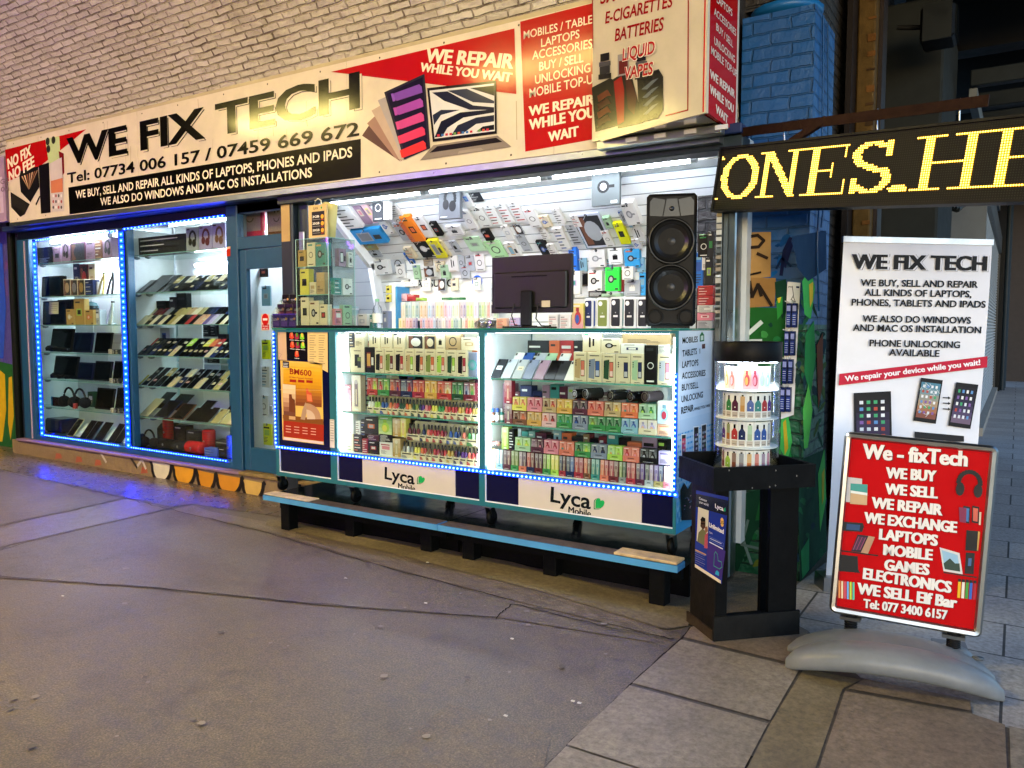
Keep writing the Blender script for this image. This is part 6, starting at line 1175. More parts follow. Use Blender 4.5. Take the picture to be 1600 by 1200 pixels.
cartons([(1250, 1340, 870, 'lilac vape box', 'lilac', 'lines', 'violet', 'white')], S2, *O2, Yf+.01, zb2+.001, 'over bottom row, right light', .05, 'vape_box', 'vape box', 'loose vape boxes')
m = MB()
for k in range(9): a = k*.7; m.tube([(.02*math.cos(a), .02*math.sin(a), .012+.004*(k % 4)), (.035*math.cos(a+1), .03*math.sin(a+1), .03), (.03*math.cos(a+2), .03*math.sin(a+2), .016)], .008, ('e0a0a4', 'e8b8b8', 'd88a94')[k % 3], 'film' if k % 3 == 2 else 'gloss', 6)
put(me_of(m, 'plastic_bag'), 'plastic_bag', (XY(O2[0]+105/S2, Yf+.04), Yf+.04, zb2+.003), 'crumpled pink plastic bag at the left end of the right bay', 'bag', None)

r9 = random.Random(21)
def backstock(px0, px1, Y, z, h0, h1, where, n):
    a, b = rowpos(px0, px1, Y); xx = a; k = 0
    while xx < b-.04 and k < 30:
        w = r9.uniform(.045, .10); w = min(w, b-xx); h = r9.uniform(h0, h1); c = r9.choice(('maroon', 'white', 'navy', 'dark grey', 'silver', 'plum', 'teal', 'cream', 'black', 'orange', 'green', 'light blue', 'mauve', 'brown'))
        put(me_of(carton(w-.004, h, .07, c, r9.choice(('stripes', 'lines', 'slot', 'pod', 'cable')), r9.choice(('white', 'black', 'red', 'lime')), r9.choice(('cream', 'blue', 'amber', 'grey')), k), 'carton'), 'carton', (xx+w/2, Y, z), '%s carton, %s from left, %s' % (c, ORD[k], where), 'box', 'spare cartons behind the rows'); xx += w; k += 1
backstock(540, 742, 4.22, .905, .235, .262, 'behind the rows, left bay mid shelf', 0)
backstock(610, 742, 4.23, zl+.0145, .235, .270, 'behind the rows, left bay bottom', 0)
backstock(785, 1045, 4.22, .905, .18, .255, 'behind the rows, right bay mid shelf', 0)
backstock(785, 1045, 4.22, zl+.0145, .215, .268, 'behind the rows, right bay bottom', 0)
backstock(532, 740, 4.25, 1.187, .20, .27, 'behind the rows, left bay top shelf', 0)
# ------------------------------------------------------------------ things standing on the counter
CT0 = CT+.0004
spk = thing('speaker_tower', 'tall black double woofer loudspeaker standing on the counter', 'speaker', (XY(1049, 4.14), 4.12, CT0), math.radians(21))
SW_, SHt, SDp = .272, .735, .24
def part_l(mb, name, par): o = mb.build(name); o.parent = par; return o
m = MB(); m.box(-SW_/2, SW_/2, 0, SDp, .012, SHt, '08090b', 'black', .016); m.box(-SW_/2+.03, SW_/2-.03, .03, SDp-.02, 0, .012, '101112', 'black')
m.prism([(-.118, .69), (-.118, .615), (-.05, .61), (-.035, .70), (-.10, .712)], -.008, 0, '0e1012', 'gloss'); m.prism([(.118, .69), (.118, .615), (.05, .61), (.035, .70), (.10, .712)], -.008, 0, '0e1012', 'gloss'); m.prism([(-.045, .61), (.045, .61), (.028, .705), (-.028, .705)], -.005, 0, '121417', 'gloss')
part_l(m, 'cabinet', spk)
for zc_ in (.475, .225):
    m = MB(); at = (0, 0, zc_); m.lathe([(.128, .0), (.128, -.016), (.118, -.024), (.112, -.012)], '101214', 'gloss', 40, at, 'y'); m.lathe([(.112, -.012), (.104, -.020), (.092, -.012)], '08090a', 'matte', 40, at, 'y'); wf = part_l(m, 'woofer', spk)
    m = MB(); m.lathe([(.092, -.012), (.045, .016), (.04, .018)], '0a0b0d', 'cone', 40, at, 'y'); m.lathe([(.04, .018), (.034, .006), (.02, -.001), (.0, -.004)], '101216', 'cone', 30, at, 'y'); o = part_l(m, 'cone', wf)
    if zc_ < .3: 
        m = MB(); m.box(.002, .03, .0, .004, zc_+.006, zc_+.010, 'ffffff', 'spot'); 
for X in (-.082, .082):
    m = MB(); m.lathe([(.045, .0), (.045, -.008), (.036, -.012), (.030, .004), (.028, .06), (0, .061)], '0a0b0c', 'black', 24, (X, 0, .062), 'y'); part_l(m, 'port', spk)
m = MB(); m.lathe([(.0, -.016), (.010, -.013), (.014, -.005), (.014, -.004)], '5a5e66', 'metal', 16, (0, 0, .652), 'y'); part_l(m, 'tweeter', spk)
mon = thing('monitor', 'black computer monitor seen from behind on the counter', 'monitor', (XY(829, 4.25), 4.25, CT0), 0)
mw = XY(892, 4.25)-XY(767, 4.25); za = onY(829, 489, 4.25).z-CT0; zb_ = onY(829, 399, 4.25).z-CT0
m = MB(); m.box(-mw/2, mw/2, .0, .022, za, zb_, '0b0a07', 'paint', .004); m.box(-mw/2+.03, mw/2-.03, -.02, -.0005, za+.03, zb_-.10, '0d0c08', 'paint', .012); m.box(-mw/2, mw/2, -.006, -.0004, za-.0, za+.055, '080705', 'paint', .003); 
m.box(-mw*.22, mw*.22, -.0225, -.0203, zb_-.135, zb_-.128, '0a0a0a', 'black'); m.box(mw*.16, mw*.26, -.0240, -.0203, za+.035, za+.075, 'a89a84', 'card'); part_l(m, 'shell', mon)
m = MB(); m.box(-mw/2+.006, mw/2-.006, .0222, .0235, za+.012, zb_-.006, '0b0c0e', 'screen'); part_l(m, 'screen', mon)
m = MB(); m.box(-.05, .03, -.05, -.0245, .012, za+.14, '17171a', 'black', .008); m.box(-.16, .14, -.09, .10, 0, .012, '141416', 'gloss', .005); part_l(m, 'stand', mon)
m = MB(); F = Frame((-mw/2, -.0205, za), (1, 0, 0), (0, 0, 1)); F.textc(m, 'PHILIPS', mw/2, zb_-za-.118, .013, '3c3a36', .02, .001, 'gloss'); part_l(m, 'lettering', mon)
for pts, nm in (([(-.11, -.022, za+.06), (-.12, -.035, .08), (-.10, -.03, .02), (-.04, 0.0, .015), (.02, .05, .014)], 'cable'), ([(.07, -.022, za+.06), (.06, -.034, .06), (.09, -.02, .016), (.12, .05, .014)], 'cable')):
    m = MB(); m.tube(pts, .004, '0c0c0d', 'gloss', 6); part_l(m, nm, mon)
# glass case
gx0, gx1, gy0, gy1 = XY(465, 4.05), XY(515, 4.05), 4.05, 4.315
gz = onY(490, 373, 4.05).z
gc = thing('glass_case', 'small upright glass case of boxes on the left of the counter', 'glass case', ((gx0+gx1)/2, (gy0+gy1)/2, CT0))
gs = [CT0+.022, onY(490, 460, 4.05).z, onY(490, 415.5, 4.05).z]
m = MB(); m.box(gx0-.01, gx1+.004, gy0-.006, gy1+.15, CT0, CT0+.02, '101214', 'black', .003); part(m, 'base', gc)
for q in ((gx0, gx1, gy0, gy0+.004), (gx1-.004, gx1, gy0+.0045, gy1), (gx0, gx0+.004, gy0+.0045, gy1), (gx0, gx1, gy1+.0005, gy1+.004)):
    m = MB(); m.box(*q, CT0+.021, gz, 'ffffff', 'glass'); part(m, 'pane', gc)
m = MB()
for X, Y in ((gx0, gy0), (gx1, gy0), (gx1, gy1)): m.box(X-.0025, X+.0025, Y-.0035, Y-.0008, CT0+.021, gz, '9fc4bd', 'edge')
m.box(gx0, gx1, gy0-.001, gy1, gz+.0005, gz+.004, 'ffffff', 'glass'); m.box(gx0, gx1, gy0-.0035, gy0-.0012, gz+.0005, gz+.005, '7fb5ab', 'edge'); m.box(gx1+.0005, gx1+.003, gy0, gy1, gz+.0005, gz+.005, '7fb5ab', 'edge'); part(m, 'edge', gc)
for z in gs[1:]:
    m = MB(); m.box(gx0+.005, gx1-.005, gy0+.006, gy1-.002, z-.006, z-.001, 'ffffff', 'glass'); m.box(gx0+.005, gx1-.005, gy0+.0048, gy0+.0058, z-.006, z-.001, '7fb5ab', 'edge'); part(m, 'shelf', gc)
OC, SC = (450, 300), 5.582
for z, its, w_ in ((gs[2], [(98, 170, 505, 'tan camera box', 'gold', 'slot', 'black', 'dark grey'), (176, 248, 440, 'cream box with teal speakers', 'cream', 'cable', 'teal', 'teal'), (251, 343, 440, 'teal earbud box', 'teal', 'holder', 'black', 'amber')], 'top level, glass case'),
                   (gs[1], [(112, 190, 672, 'yellow box with black stick', 'yellow', 'slot', 'black', 'black'), (194, 250, 785, 'small cream box', 'cream', 'lines', 'cream', 'tan'), (254, 326, 700, 'tall cream box', 'tan', 'lines', 'tan', 'tan')], 'middle level, glass case'),
                   (gs[0], [(114, 186, 920, 'cream box with black microphone', 'cream', 'slot', 'black', 'dark grey'), (190, 274, 948, 'cream box with dark car holder', 'cream', 'holder', 'black', 'brown'), (277, 345, 980, 'white and red box with black stand', 'cream', 'slot', 'black', 'red')], 'bottom level, glass case')):
    cartons(its, SC, *OC, 4.062, z, w_, .05, 'accessory_box', 'box', 'boxes in the glass case')
for z, its, w_ in ((gs[2], ((4.20, .075, .13, 'mauve', 'screen', 'mauve box with a grey picture'), (4.285, .05, .11, 'white', 'plug', 'white charger box')), 'right side, top level of glass case'), (gs[1], ((4.15, .07, .12, 'teal', 'stripes', 'teal and white box'), (4.25, .10, .12, 'white', 'holder', 'white box with grey holder')), 'right side, middle level of glass case'), (gs[0], ((4.15, .07, .12, 'pink', 'lines', 'pink box'), (4.245, .09, .15, 'pale green', 'cable', 'pale box with a cable ring')), 'right side, bottom level of glass case')):
    for Yc_, w, h, c, art, d in its: put(cached(('side', c, art, w, h), lambda: carton(w, h, .04, c, art, 'dark grey' if art != 'stripes' else 'white', 'white'), 'accessory_box'), 'accessory_box', (gx1-.010, Yc_, z), d+' '+w_, 'box', 'boxes in the glass case', math.pi/2)
# hanging sim card sheet and bag on the case
cz = gz+.006
m = MB(); F = Frame((0, 0, 0), (1, 0, 0), (0, 0, 1)); cw, ch = XY(513, 4.10)-XY(485, 4.10), .245
m.box(0, cw, 0, .02, 0, ch, 'd0b67e', 'card', .003); F.rect(m, cw*.2, ch*.10, cw*.9, ch*.80, '17161e', .001); F.textc(m, 'Lyca', cw*.42, ch*.87, .020, '14281c', .01, .001, 'card'); F.disc(m, cw*.74, ch*.90, .008, '1e9a50', .001)
for k, t in enumerate(('3GB', '25GB', '50GB')): F.text(m, t, (cw*.24, ch*(.62-.2*k)), (cw*.62, ch*(.62-.2*k)), .017, 'e8e8e8', .03, .0014, 'card', False); F.disc(m, cw*.78, ch*(.64-.2*k), .016, 'd8a028', .0014); F.rect(m, cw*.24, ch*(.56-.2*k), cw*.66, ch*(.575-.2*k), '8a8a8a', .0014); F.rect(m, cw*.7, ch*(.54-.2*k), cw*.86, ch*(.565-.2*k), 'a83a2a', .0014)
m.tube([(cw*.3, .01, ch), (cw*.34, .01, ch+.03), (cw*.5, .01, ch+.045), (cw*.66, .01, ch+.03), (cw*.7, .01, ch)], .004, 'd8d8d0', 'gloss', 6)
put(me_of(m, 'sim_card_stand'), 'sim_card_stand', (XY(485, 4.10), 4.10, cz), 'cream SIM card leaflet stand reading Lyca on top of the glass case', 'leaflet stand', None)
m = MB(); vs = [(0, .05, .02), (.08, .03, 0), (.17, .05, .01), (.19, .06, .25), (.10, .02, .27), (.02, .05, .26), (.1, .10, .02), (.1, .11, .26)]; m.mesh(vs, [(0, 1, 4, 5), (1, 2, 3, 4), (2, 6, 7, 3), (6, 0, 5, 7), (5, 4, 3, 7), (0, 6, 2, 1)], 'cfc98c', 'gloss', True); put(me_of(m, 'plastic_bag'), 'plastic_bag', (XY(494, 4.13), 4.125, cz), 'pale yellow plastic bag behind the SIM card leaflet stand', 'bag', None)
# sim rack at the left end
t = thing('sim_card_rack', 'stepped clear rack of purple SIM card packs at the left end of the counter', 'rack', (XY(446, 4.12), 4.10, CT0))
m = MB(); 
for k in range(3): m.box(-.14, .14, .0+.05*k, .004+.05*k, 0, .10+.06*k, 'ffffff', 'clear')
for s in (-.14, .137): m.prism([(0, 0), (.13, 0), (.13, .26), (0, .10)], s, s+.003, 'ffffff', 'clear', 'x')
m.box(-.137, .137, 0, .13, 0, .003, 'd0d8da', 'clear'); part_l(m, 'holder', t)
for r in range(3):
    for k in range(3):
        m = MB(); c, c2 = (('3a2a8a', '6a4ab0'), ('2a1c3a', '8a3a6a'), ('17141c', '4a2a4a'))[r]; w, h = .082, .105; m.box(-w/2, w/2, 0, .012, 0, h, c, 'gloss', .002); F = FR0(w); F.rect(m, .08*w, .1*h, .9*w, .45*h, c2, .0006); F.textc(m, ('25GB', '20GB', '3GB')[(r+k) % 3], w*.4, h*.5, .016, 'd8d0e8', .03, .001, 'card'); F.disc(m, w*.78, h*.62, .011, ('d8a070', 'd8b040')[k % 2], .001)
        put(cached(('sim', r, k), lambda: m, 'sim_pack'), 'sim_pack', (XY(446, 4.12)-.091+.091*k, 4.10+.008+.05*r, CT0+.006+.075*r), ('purple', 'plum', 'black')[r]+' SIM card pack, %s from left in the %s tier of the rack' % (ORD[k], ORD[r]), 'SIM pack', 'SIM card packs in the stepped rack')
# ------------------------------------------------------------------ shelves under the slat wall
OW, SW2 = (600, 380), 8.889
def barrow(spec, Y, z, yt, where):
    for i, (a, b, *cs) in enumerate(spec):
        X0, X1 = rowpos(OW[0]+a/SW2, OW[0]+b/SW2, Y); n = len(cs); w = (X1-X0)/n; h = onY(OW[0]+(a+b)/2/SW2, OW[1]+yt/SW2, Y).z-z
        for k, c in enumerate(cs): put(cached(('sb', round(w, 3), round(h, 3), c), lambda: carton(w-.002, h, .03, hexmix(CN[c], 'ffffff', .30), 'bar', c, 'white'), 'vape_box'), 'vape_box', (X0+w*(k+.5), Y, z), '%s vape box, number %s of pack %s from left, %s' % (c, ('one', 'two', 'three')[k], ORD[i], where), 'vape box', 'vape boxes on '+where)
barrow([(205, 295, 'gold', 'cream'), (300, 380, 'teal', 'light blue'), (385, 490, 'pale green', 'teal'), (497, 605, 'amber', 'gold'), (607, 715, 'light blue', 'blue grey'), (718, 830, 'yellow', 'amber'), (832, 938, 'pink', 'lilac'), (940, 1048, 'pale green', 'cream'), (1060, 1142, 'mauve', 'violet'), (1145, 1240, 'lime', 'lime'), (1243, 1310, 'lilac'), (1315, 1393, 'green', 'lime'), (1396, 1465, 'pale green', 'coral'), (1470, 1570, 'silver', 'pale green')], 5.46, 1.5835, 815, 'upper vape shelf')
barrow([(205, 300, 'yellow', 'amber'), (305, 445, 'pink', 'crimson', 'purple'), (500, 603, 'red', 'blue', 'coral'), (606, 680, 'crimson', 'pink'), (683, 745, 'light blue', 'navy'), (750, 850, 'grey', 'cream'), (855, 928, 'mauve', 'pink'), (930, 1000, 'lime', 'teal'), (1003, 1062, 'teal', 'pale green'), (1085, 1160, 'cream', 'orange'), (1165, 1250, 'yellow', 'lime'), (1253, 1310, 'peach', 'amber')], 5.42, 1.4925, 1040, 'lower vape shelf')
zt = onY(OW[0]+350/SW2, OW[1]+803/SW2, 5.48).z
for a, b, yt, c, d in ((225, 320, 700, 'pale pink', 'white and pink vape box'), (322, 440, 715, 'red', 'red vape box with white letters'), (445, 545, 757, 'lime', 'yellow green flat vape box'), (800, 930, 752, 'green', 'green vape box with a red mark'), (935, 1085, 752, 'green', 'longer green vape box')):
    cartons([(a, b, yt, d, c, 'lines', 'white', c)], SW2, *OW, 5.47, zt, 'lying on the upper vape shelf,', .06, 'vape_box', 'vape box', 'loose vape boxes')
m = MB(); vs = []; r_ = random.Random(4)
for i in range(7):
    for k in range(10): a = 6.283*k/10; R_ = (.02, .075, .085, .08, .07, .05, .0)[i]*r_.uniform(.8, 1.1); vs.append((R_*1.3*math.cos(a), R_*.6*math.sin(a), .015*i))
m.mesh(vs, [(i*10+k, i*10+(k+1) % 10, (i+1)*10+(k+1) % 10, (i+1)*10+k) for i in range(6) for k in range(10)], 'd4dade', 'film', True); put(me_of(m, 'plastic_bag'), 'plastic_bag', (XY(756, 5.40), 5.42, 1.493), 'clear crumpled plastic bag on the lower vape shelf', 'bag', None)
for k, (a, b, yt, c, d) in enumerate(((775, 792, 495, 'peach', 'peach and black box left of the monitor foot'), (796, 812, 494, 'lilac', 'lilac box under the monitor'), (856, 872, 489, 'white', 'white box with scissors print right of the monitor foot'), (874, 892, 489, 'white', 'white and red card right of the monitor foot'), (893, 912, 470, 'yellow', 'yellow box with red and blue parrots'))):
    X0, X1 = rowpos(a, b, 5.0); h = onY((a+b)/2, yt, 5.0).z-CT0; me = me_of(carton(X1-X0, h, .04, c, 'pod' if k == 4 else 'stripes', 'red', 'blue', k), 'accessory_box')
    pd = MB(); put(me, 'accessory_box', ((X0+X1)/2, 5.42, 1.4925) if False else (XY((a+b)/2, 5.40), 5.40, 1.4925), d, 'box', None)
# phone cases in boxes
for k, (a, b, yt, yb_, c, c2) in enumerate(((912, 926, 466, 499, 'navy', 'blue'), (931, 951, 465, 502, 'olive', 'pale pink'), (952, 971, 463, 500, 'dark grey', 'teal'), (973, 993, 464, 501, 'dark grey', 'navy'), (994, 1013, 464, 501, 'dark grey', 'black'))):
    Y = 5.42; X0, X1 = rowpos(a, b, Y); w = X1-X0; h = onY(a, yt, Y).z-1.4925
    for q in range(2):
        m = MB(); m.box(-w/2, w/2, 0, .025, 0, h, 'dfe2e2', 'gloss', .012); F = FR0(w); cc = CN[(c, c2)[q]]
        pts = [(w*.5+w*.36*sx*1, h*.5+h*.42*sy) for sx, sy in ((-1, -.9), (-.85, -1), (.85, -1), (1, -.9), (1, .9), (.85, 1), (-.85, 1), (-1, .9))]; F.poly(m, pts, cc, .0008, 'card', False)
        F.disc(m, w*.34, h*.80, w*.16, 'e8e8e6', .0012, 'card', 12, h*.075); F.rect(m, w*.32, h*.36, w*.68, h*.42, 'd8d8d4', .0012); F.disc(m, w*.5, h*.50, w*.05, hexmix(cc, 'ffffff', .3), .0012, 'card', 10)
        put(cached(('case', k, q), lambda: m, 'phone_case_box'), 'phone_case_box', ((X0+X1)/2+.018*q, Y+.027*q, 1.4925), '%s phone case in a clear box, %s of the row beside the speaker%s' % ((c, c2)[q], ORD[k], '' if q == 0 else ', behind'), 'phone case', 'boxed phone cases')

# ------------------------------------------------------------------ slat wall: packs on hooks
SLO = Frame((0, 5.66, 2.12), (1, 0, 0), (0, -.763, .646)); LOW = Frame((0, 5.74, 1.76), (1, 0, 0), (0, -.217, .976))
def proj(P): v = P-CAMPOS; z = v.dot(cf); return 800+FPX*v.dot(cr)/z, 600-FPX*v.dot(cu)/z
def wallitem(px, py, wpx, hpx, mode, label, c, art='lines', c2='black', c3='white', d=.03, cat='box', name='hanging_pack', film=False):
    F = SLO if mode == 'S' else LOW if mode == 'L' else Frame((0, mode, 0), (1, 0, 0), (0, 0, 1))
    a, b = F.ab(px, py); a1, _ = F.ab(px+wpx, py); w = abs(a1-a); lo, hi = 0, 1.
    for _ in range(24):
        md = (lo+hi)/2; y = proj(F.W(a, b+md))[1]
        if py-y < hpx: lo = md
        else: hi = md
    h = lo; key = ('wi', label); m = carton(w, h, d, c, art, c2, c3, len(label))
    FF_ = FR0(w); FF_.disc(m, w/2, h*.965, min(w*.10, .012), '2a2c30', .0009, 'card', 10)
    if film: m.m = ['film' if k == 'card' and i < 26 else k for i, k in enumerate(m.m)]
    m.tube([(0, -.05, h*.965), (0, d+.004, h*.965), (0, d+.02, h*.965+.004)], .0022, 'c8ccd0', 'metal', 6)
    n = F.n; up = F.uy; right = F.ux; o = F.W(a, b, d+.002)
    mat = Matrix(((right.x, -n.x, up.x, o.x), (right.y, -n.y, up.y, o.y), (right.z, -n.z, up.z, o.z), (0, 0, 0, 1)))
    put(me_of(m, name), name, (0, 0, 0), label, cat, 'packs hanging on the slat wall', 0, mat)
for it in (
    (556, 351, 34, 34, 'S', 'large white tablet box leaning at the top left of the slat wall', 'white', 'stripes', 'dark grey', 'silver', .05), (578, 348, 12, 38, 'S', 'mauve phone case pack beside the large white box', 'mauve', 'slot', 'cream', 'pink', .02), (590, 346, 10, 38, 'S', 'pink case pack with a yellow tag left of the dark teal box', 'pale pink', 'slot', 'yellow', 'mauve', .02),
    (595, 346, 18, 43, 5.10, 'dark teal box with a neckband, hanging upright', 'dark grey', 'cable', 'teal', 'teal', .03), (609, 344, 9, 42, 5.10, 'thin white box with a grey bow, hanging upright', 'white', 'slot', 'grey', 'silver', .04), (624, 337, 18, 20, 'S', 'clear pack with small prints right of the thin white box', 'white', 'stripes', 'grey', 'light blue', .02),
    (586, 376, 52, 22, 'S', 'wide bright blue keyboard box', '2f8ac8', 'screen', 'silver', 'grey', .04), (583, 389, 20, 11, 'S', 'small lime and grey pack under the blue box', 'khaki', 'slot', 'grey', 'lime', .015), (591, 400, 18, 10, 'S', 'small grey pack with black plug under the lime pack', 'silver', 'plug', 'black', 'white', .015),
    (604, 427, 22, 22, 'L', 'white box with two black ovals by the wall trim', 'white', 'holder', 'black', 'grey', .06), (626, 427, 22, 30, 'L', 'clear bag with a coiled black cable', 'silver', 'cable', 'black', 'silver', .015, 'bag'), (655, 422, 9, 28, 'S', 'slim blue earphone pack', '2a62c0', 'slot', 'white', 'black', .015),
    (640, 373, 18, 26, 'S', 'grey holder pack left of the orange box', 'silver', 'holder', 'dark grey', 'orange', .02), (650, 373, 8, 30, 'S', 'narrow orange box beside the large orange box', 'orange', 'lines', 'orange', 'orange', .04), (660, 372, 17, 38, 'S', 'bright orange box with a black cable drawing', 'dd7a22', 'slot', 'black', 'orange', .04), (674, 368, 16, 32, 'S', 'white and orange earphone pack', 'white', 'slot', 'dark grey', 'orange', .02),
    (675, 398, 24, 27, 'S', 'black pack with a grey pod drawing', 'black', 'holder', 'white', 'grey', .03), (694, 398, 17, 27, 'S', 'yellow box with a small window', 'd6d02a', 'screen', 'silver', 'grey', .04), (707, 343, 33, 54, 5.06, 'grey headphone box with black headphones', '55585c', 'headset', 'black', 'black', .04, 'headphone box'),
    (738, 320, 12, 28, 'S', 'blue and white pack behind the headphone box', 'white', 'slot', '3a5ac0', 'light blue', .03), (748, 314, 19, 14, 'S', 'dark grey keypad in a clear bag', 'dark grey', 'stripes', 'grey', 'dark grey', .01), (717, 364, 24, 14, 'S', 'wide white box with a small black oval', 'white', 'plug', 'dark grey', 'white', .03),
    (744, 356, 14, 30, 'S', 'white box with a dotted ring, below the headphone box', 'white', 'cable', 'blue grey', 'silver', .03), (763, 352, 17, 30, 'S', 'white pack with a grey ring', 'white', 'cable', 'dark grey', 'white', .02), (780, 349, 16, 30, 'S', 'first white pack with red stripe and gold badge from the left', 'white', 'stripes', 'red', 'gold', .02), (799, 346, 16, 30, 'S', 'middle white pack with red stripe and gold badge', 'white', 'stripes', 'red', 'gold', .02), (818, 344, 16, 30, 'S', 'third white pack with red stripe, next to the ring box', 'white', 'stripes', 'red', 'gold', .02), (841, 351, 18, 28, 'S', 'white box with a black ring and red tab', 'white', 'cable', 'red', 'black', .03),
    (800, 371, 12, 21, 'S', 'plain white slim box under the red striped packs', 'white', 'slot', 'silver', 'white', .02), (815, 365, 13, 16, 'S', 'dark photo print pack under the third striped pack', 'silver', 'blister', 'dark grey', 'white', .01), (826, 391, 14, 25, 'S', 'clear pack of thin wires', 'silver', 'cable', 'grey', 'silver', .01), (809, 398, 17, 22, 'S', 'white box with a blue and sand picture', 'white', 'screen', 'amber', 'light blue', .03),
    (749, 391, 26, 22, 'S', 'pale green clear bag with a watch strap', 'b4d8b4', 'slot', 'pale green', 'grey', .01, 'bag'), (783, 400, 26, 25, 'S', 'pale green bag with a white ring', 'b0e0a8', 'cable', 'white', 'white', .015, 'bag'),
    (888, 387, 16, 34, 'S', 'white box with a large 3 and blue squares', 'white', 'stripes', 'blue', 'navy', .03), (906, 381, 17, 30, 'S', 'clear pack with black and grey figures', 'silver', 'stripes', 'black', 'dark grey', .01), (939, 384, 42, 52, 'S', 'large blister pack of a grey mouse pad', 'c8cede', 'blister', 'blue', 'silver', .015), (980, 377, 15, 33, 'S', 'bright yellow pack with a small black stick', 'd8dc1a', 'slot', 'black', 'dark grey', .03), (1003, 376, 17, 28, 'S', 'white pack with two dark bars beside the speaker', 'white', 'two', 'light blue', 'white', .02), (995, 344, 22, 34, 'S', 'white and grey box with a grey car holder', 'white', 'holder', 'grey', 'dark grey', .05),
    (949, 322, 44, 59, 5.02, 'grey box with a black phone gimbal hanging near the tube', '4e5454', 'holder', 'black', 'teal', .03, 'gimbal box'), (938, 416, 25, 27, 'L', 'white box with a round grey holder right of the monitor', 'white', 'holder', 'grey', 'white', .05), (966, 412, 22, 25, 'L', 'pale box with a small black plug', 'e4e8e4', 'plug', 'black', 'silver', .04), (992, 417, 24, 29, 'L', 'light blue box with an orange corner', '3a9ad0', 'holder', 'dark grey', 'orange', .04), (902, 425, 12, 40, 'L', 'tall blue box half hidden by the monitor', '2a6ac8', 'stripes', 'light blue', 'blue', .05),
    (712, 424, 16, 25, 'L', 'white box with two black squares left of the monitor', 'white', 'two', 'white', 'black', .03), (724, 424, 11, 29, 'L', 'aqua topped earphone pack', 'silver', 'cable', '3ac0b8', 'teal', .015), (738, 423, 13, 24, 'L', 'grey pack with a red top', 'silver', 'slot', 'grey', 'red', .015), (753, 423, 15, 27, 'L', 'white and red pack with a drawn figure', 'white', 'cable', 'red', 'dark grey', .02), (671, 415, 14, 12, 'L', 'small brown pack with gold lines', '8a8478', 'stripes', 'gold', 'cream', .015), (677, 432, 17, 16, 'L', 'white box with round pictures', 'white', 'blister', 'grey', 'silver', .05),
    (642, 448, 26, 10, 5.56, 'long white pack in front of the header board', 'white', 'slot', 'silver', 'white', .02), (668, 455, 13, 20, 5.56, 'clear white cable pack before the header board', 'white', 'slot', 'silver', 'white', .015), (692, 455, 12, 20, 5.56, 'grey pack with black chips before the header board', 'silver', 'blister', 'black', 'white', .015), (712, 454, 11, 19, 5.56, 'cream pack with a grey window before the header board', 'cream', 'slot', 'grey', 'dark grey', .02), (747, 453, 11, 19, 5.56, 'white pack in front of the blue disc', 'white', 'slot', 'teal', 'white', .02),
    (900, 460, 20, 36, 5.52, 'white box with a violet stick drawing', 'white', 'slot', 'lilac', 'teal', .04), (934, 455, 22, 31, 5.52, 'white box with a black holder and red mark', 'white', 'holder', 'black', 'red', .05), (960, 455, 22, 37, 5.50, 'bright green box with a watch picture', '2ad040', 'holder', 'dark grey', 'green', .04), (972, 456, 8, 34, 5.54, 'narrow red box behind the green box', 'red', 'lines', 'coral', 'red', .03), (984, 437, 17, 20, 5.46, 'white box with an eye drawing on top of the pile', 'white', 'cable', 'black', 'blue grey', .04), (990, 462, 24, 24, 5.50, 'clear bag with a white block', 'silver', 'plug', 'white', 'silver', .02, 'bag'), (1006, 462, 10, 36, 5.52, 'blue hanging pack next to the speaker', '3a9ad8', 'lines', 'black', 'light blue', .03), (936, 464, 24, 9, 5.50, 'low black box under the holder box', 'black', 'stripes', 'white', 'dark grey', .05),
    (893, 468, 10, 46, 5.54, 'pale blue box edge beside the monitor', 'white', 'stripes', 'navy', 'light blue', .04), (960, 464, 30, 5, 5.48, 'thin green and white box lying flat', 'pale green', 'lines', 'white', 'pale green', .06)):
    px, py, w_, h_, mode, lab, c, art, c2, c3, d = it[:11]; wallitem(px, py, w_, h_, mode, lab, c, art, c2, c3, d, it[11] if len(it) > 11 else 'pack')
rw_ = random.Random(5); nk = 0
SM = [(612, 362), (600, 414), (648, 400), (630, 352), (690, 424), (702, 398), (718, 392), (768, 372), (856, 372), (858, 398), (870, 398), (858, 352), (872, 424), (884, 424), (912, 424), (922, 386), (956, 382), (1000, 386), (980, 350), (955, 352), (905, 352), (880, 346), (690, 365), (1004, 424), (915, 446), (952, 424), (700, 436), (730, 436), (655, 436), (630, 434)]
for (px, py) in SM:
    w_, h_ = rw_.uniform(9, 15), rw_.uniform(16, 25); S_m = 'S' if py < 404 else 'L'; c = rw_.choice(('white', 'white', 'silver', 'cream', 'light blue', 'black', 'pale green', 'white')); ar = rw_.choice(('slot', 'cable', 'plug', 'stripes', 'lines', 'two', 'holder')); nk += 1
    wallitem(px, py, w_, h_, S_m, 'small %s accessory pack on the slat wall, %s of the little packs from left' % (c, ORD[sorted(SM).index((px, py))]), c, ar, rw_.choice(('black', 'dark grey', 'red', 'blue')), rw_.choice(('teal', 'silver', 'orange', 'white')), rw_.uniform(.012, .035), 'pack')
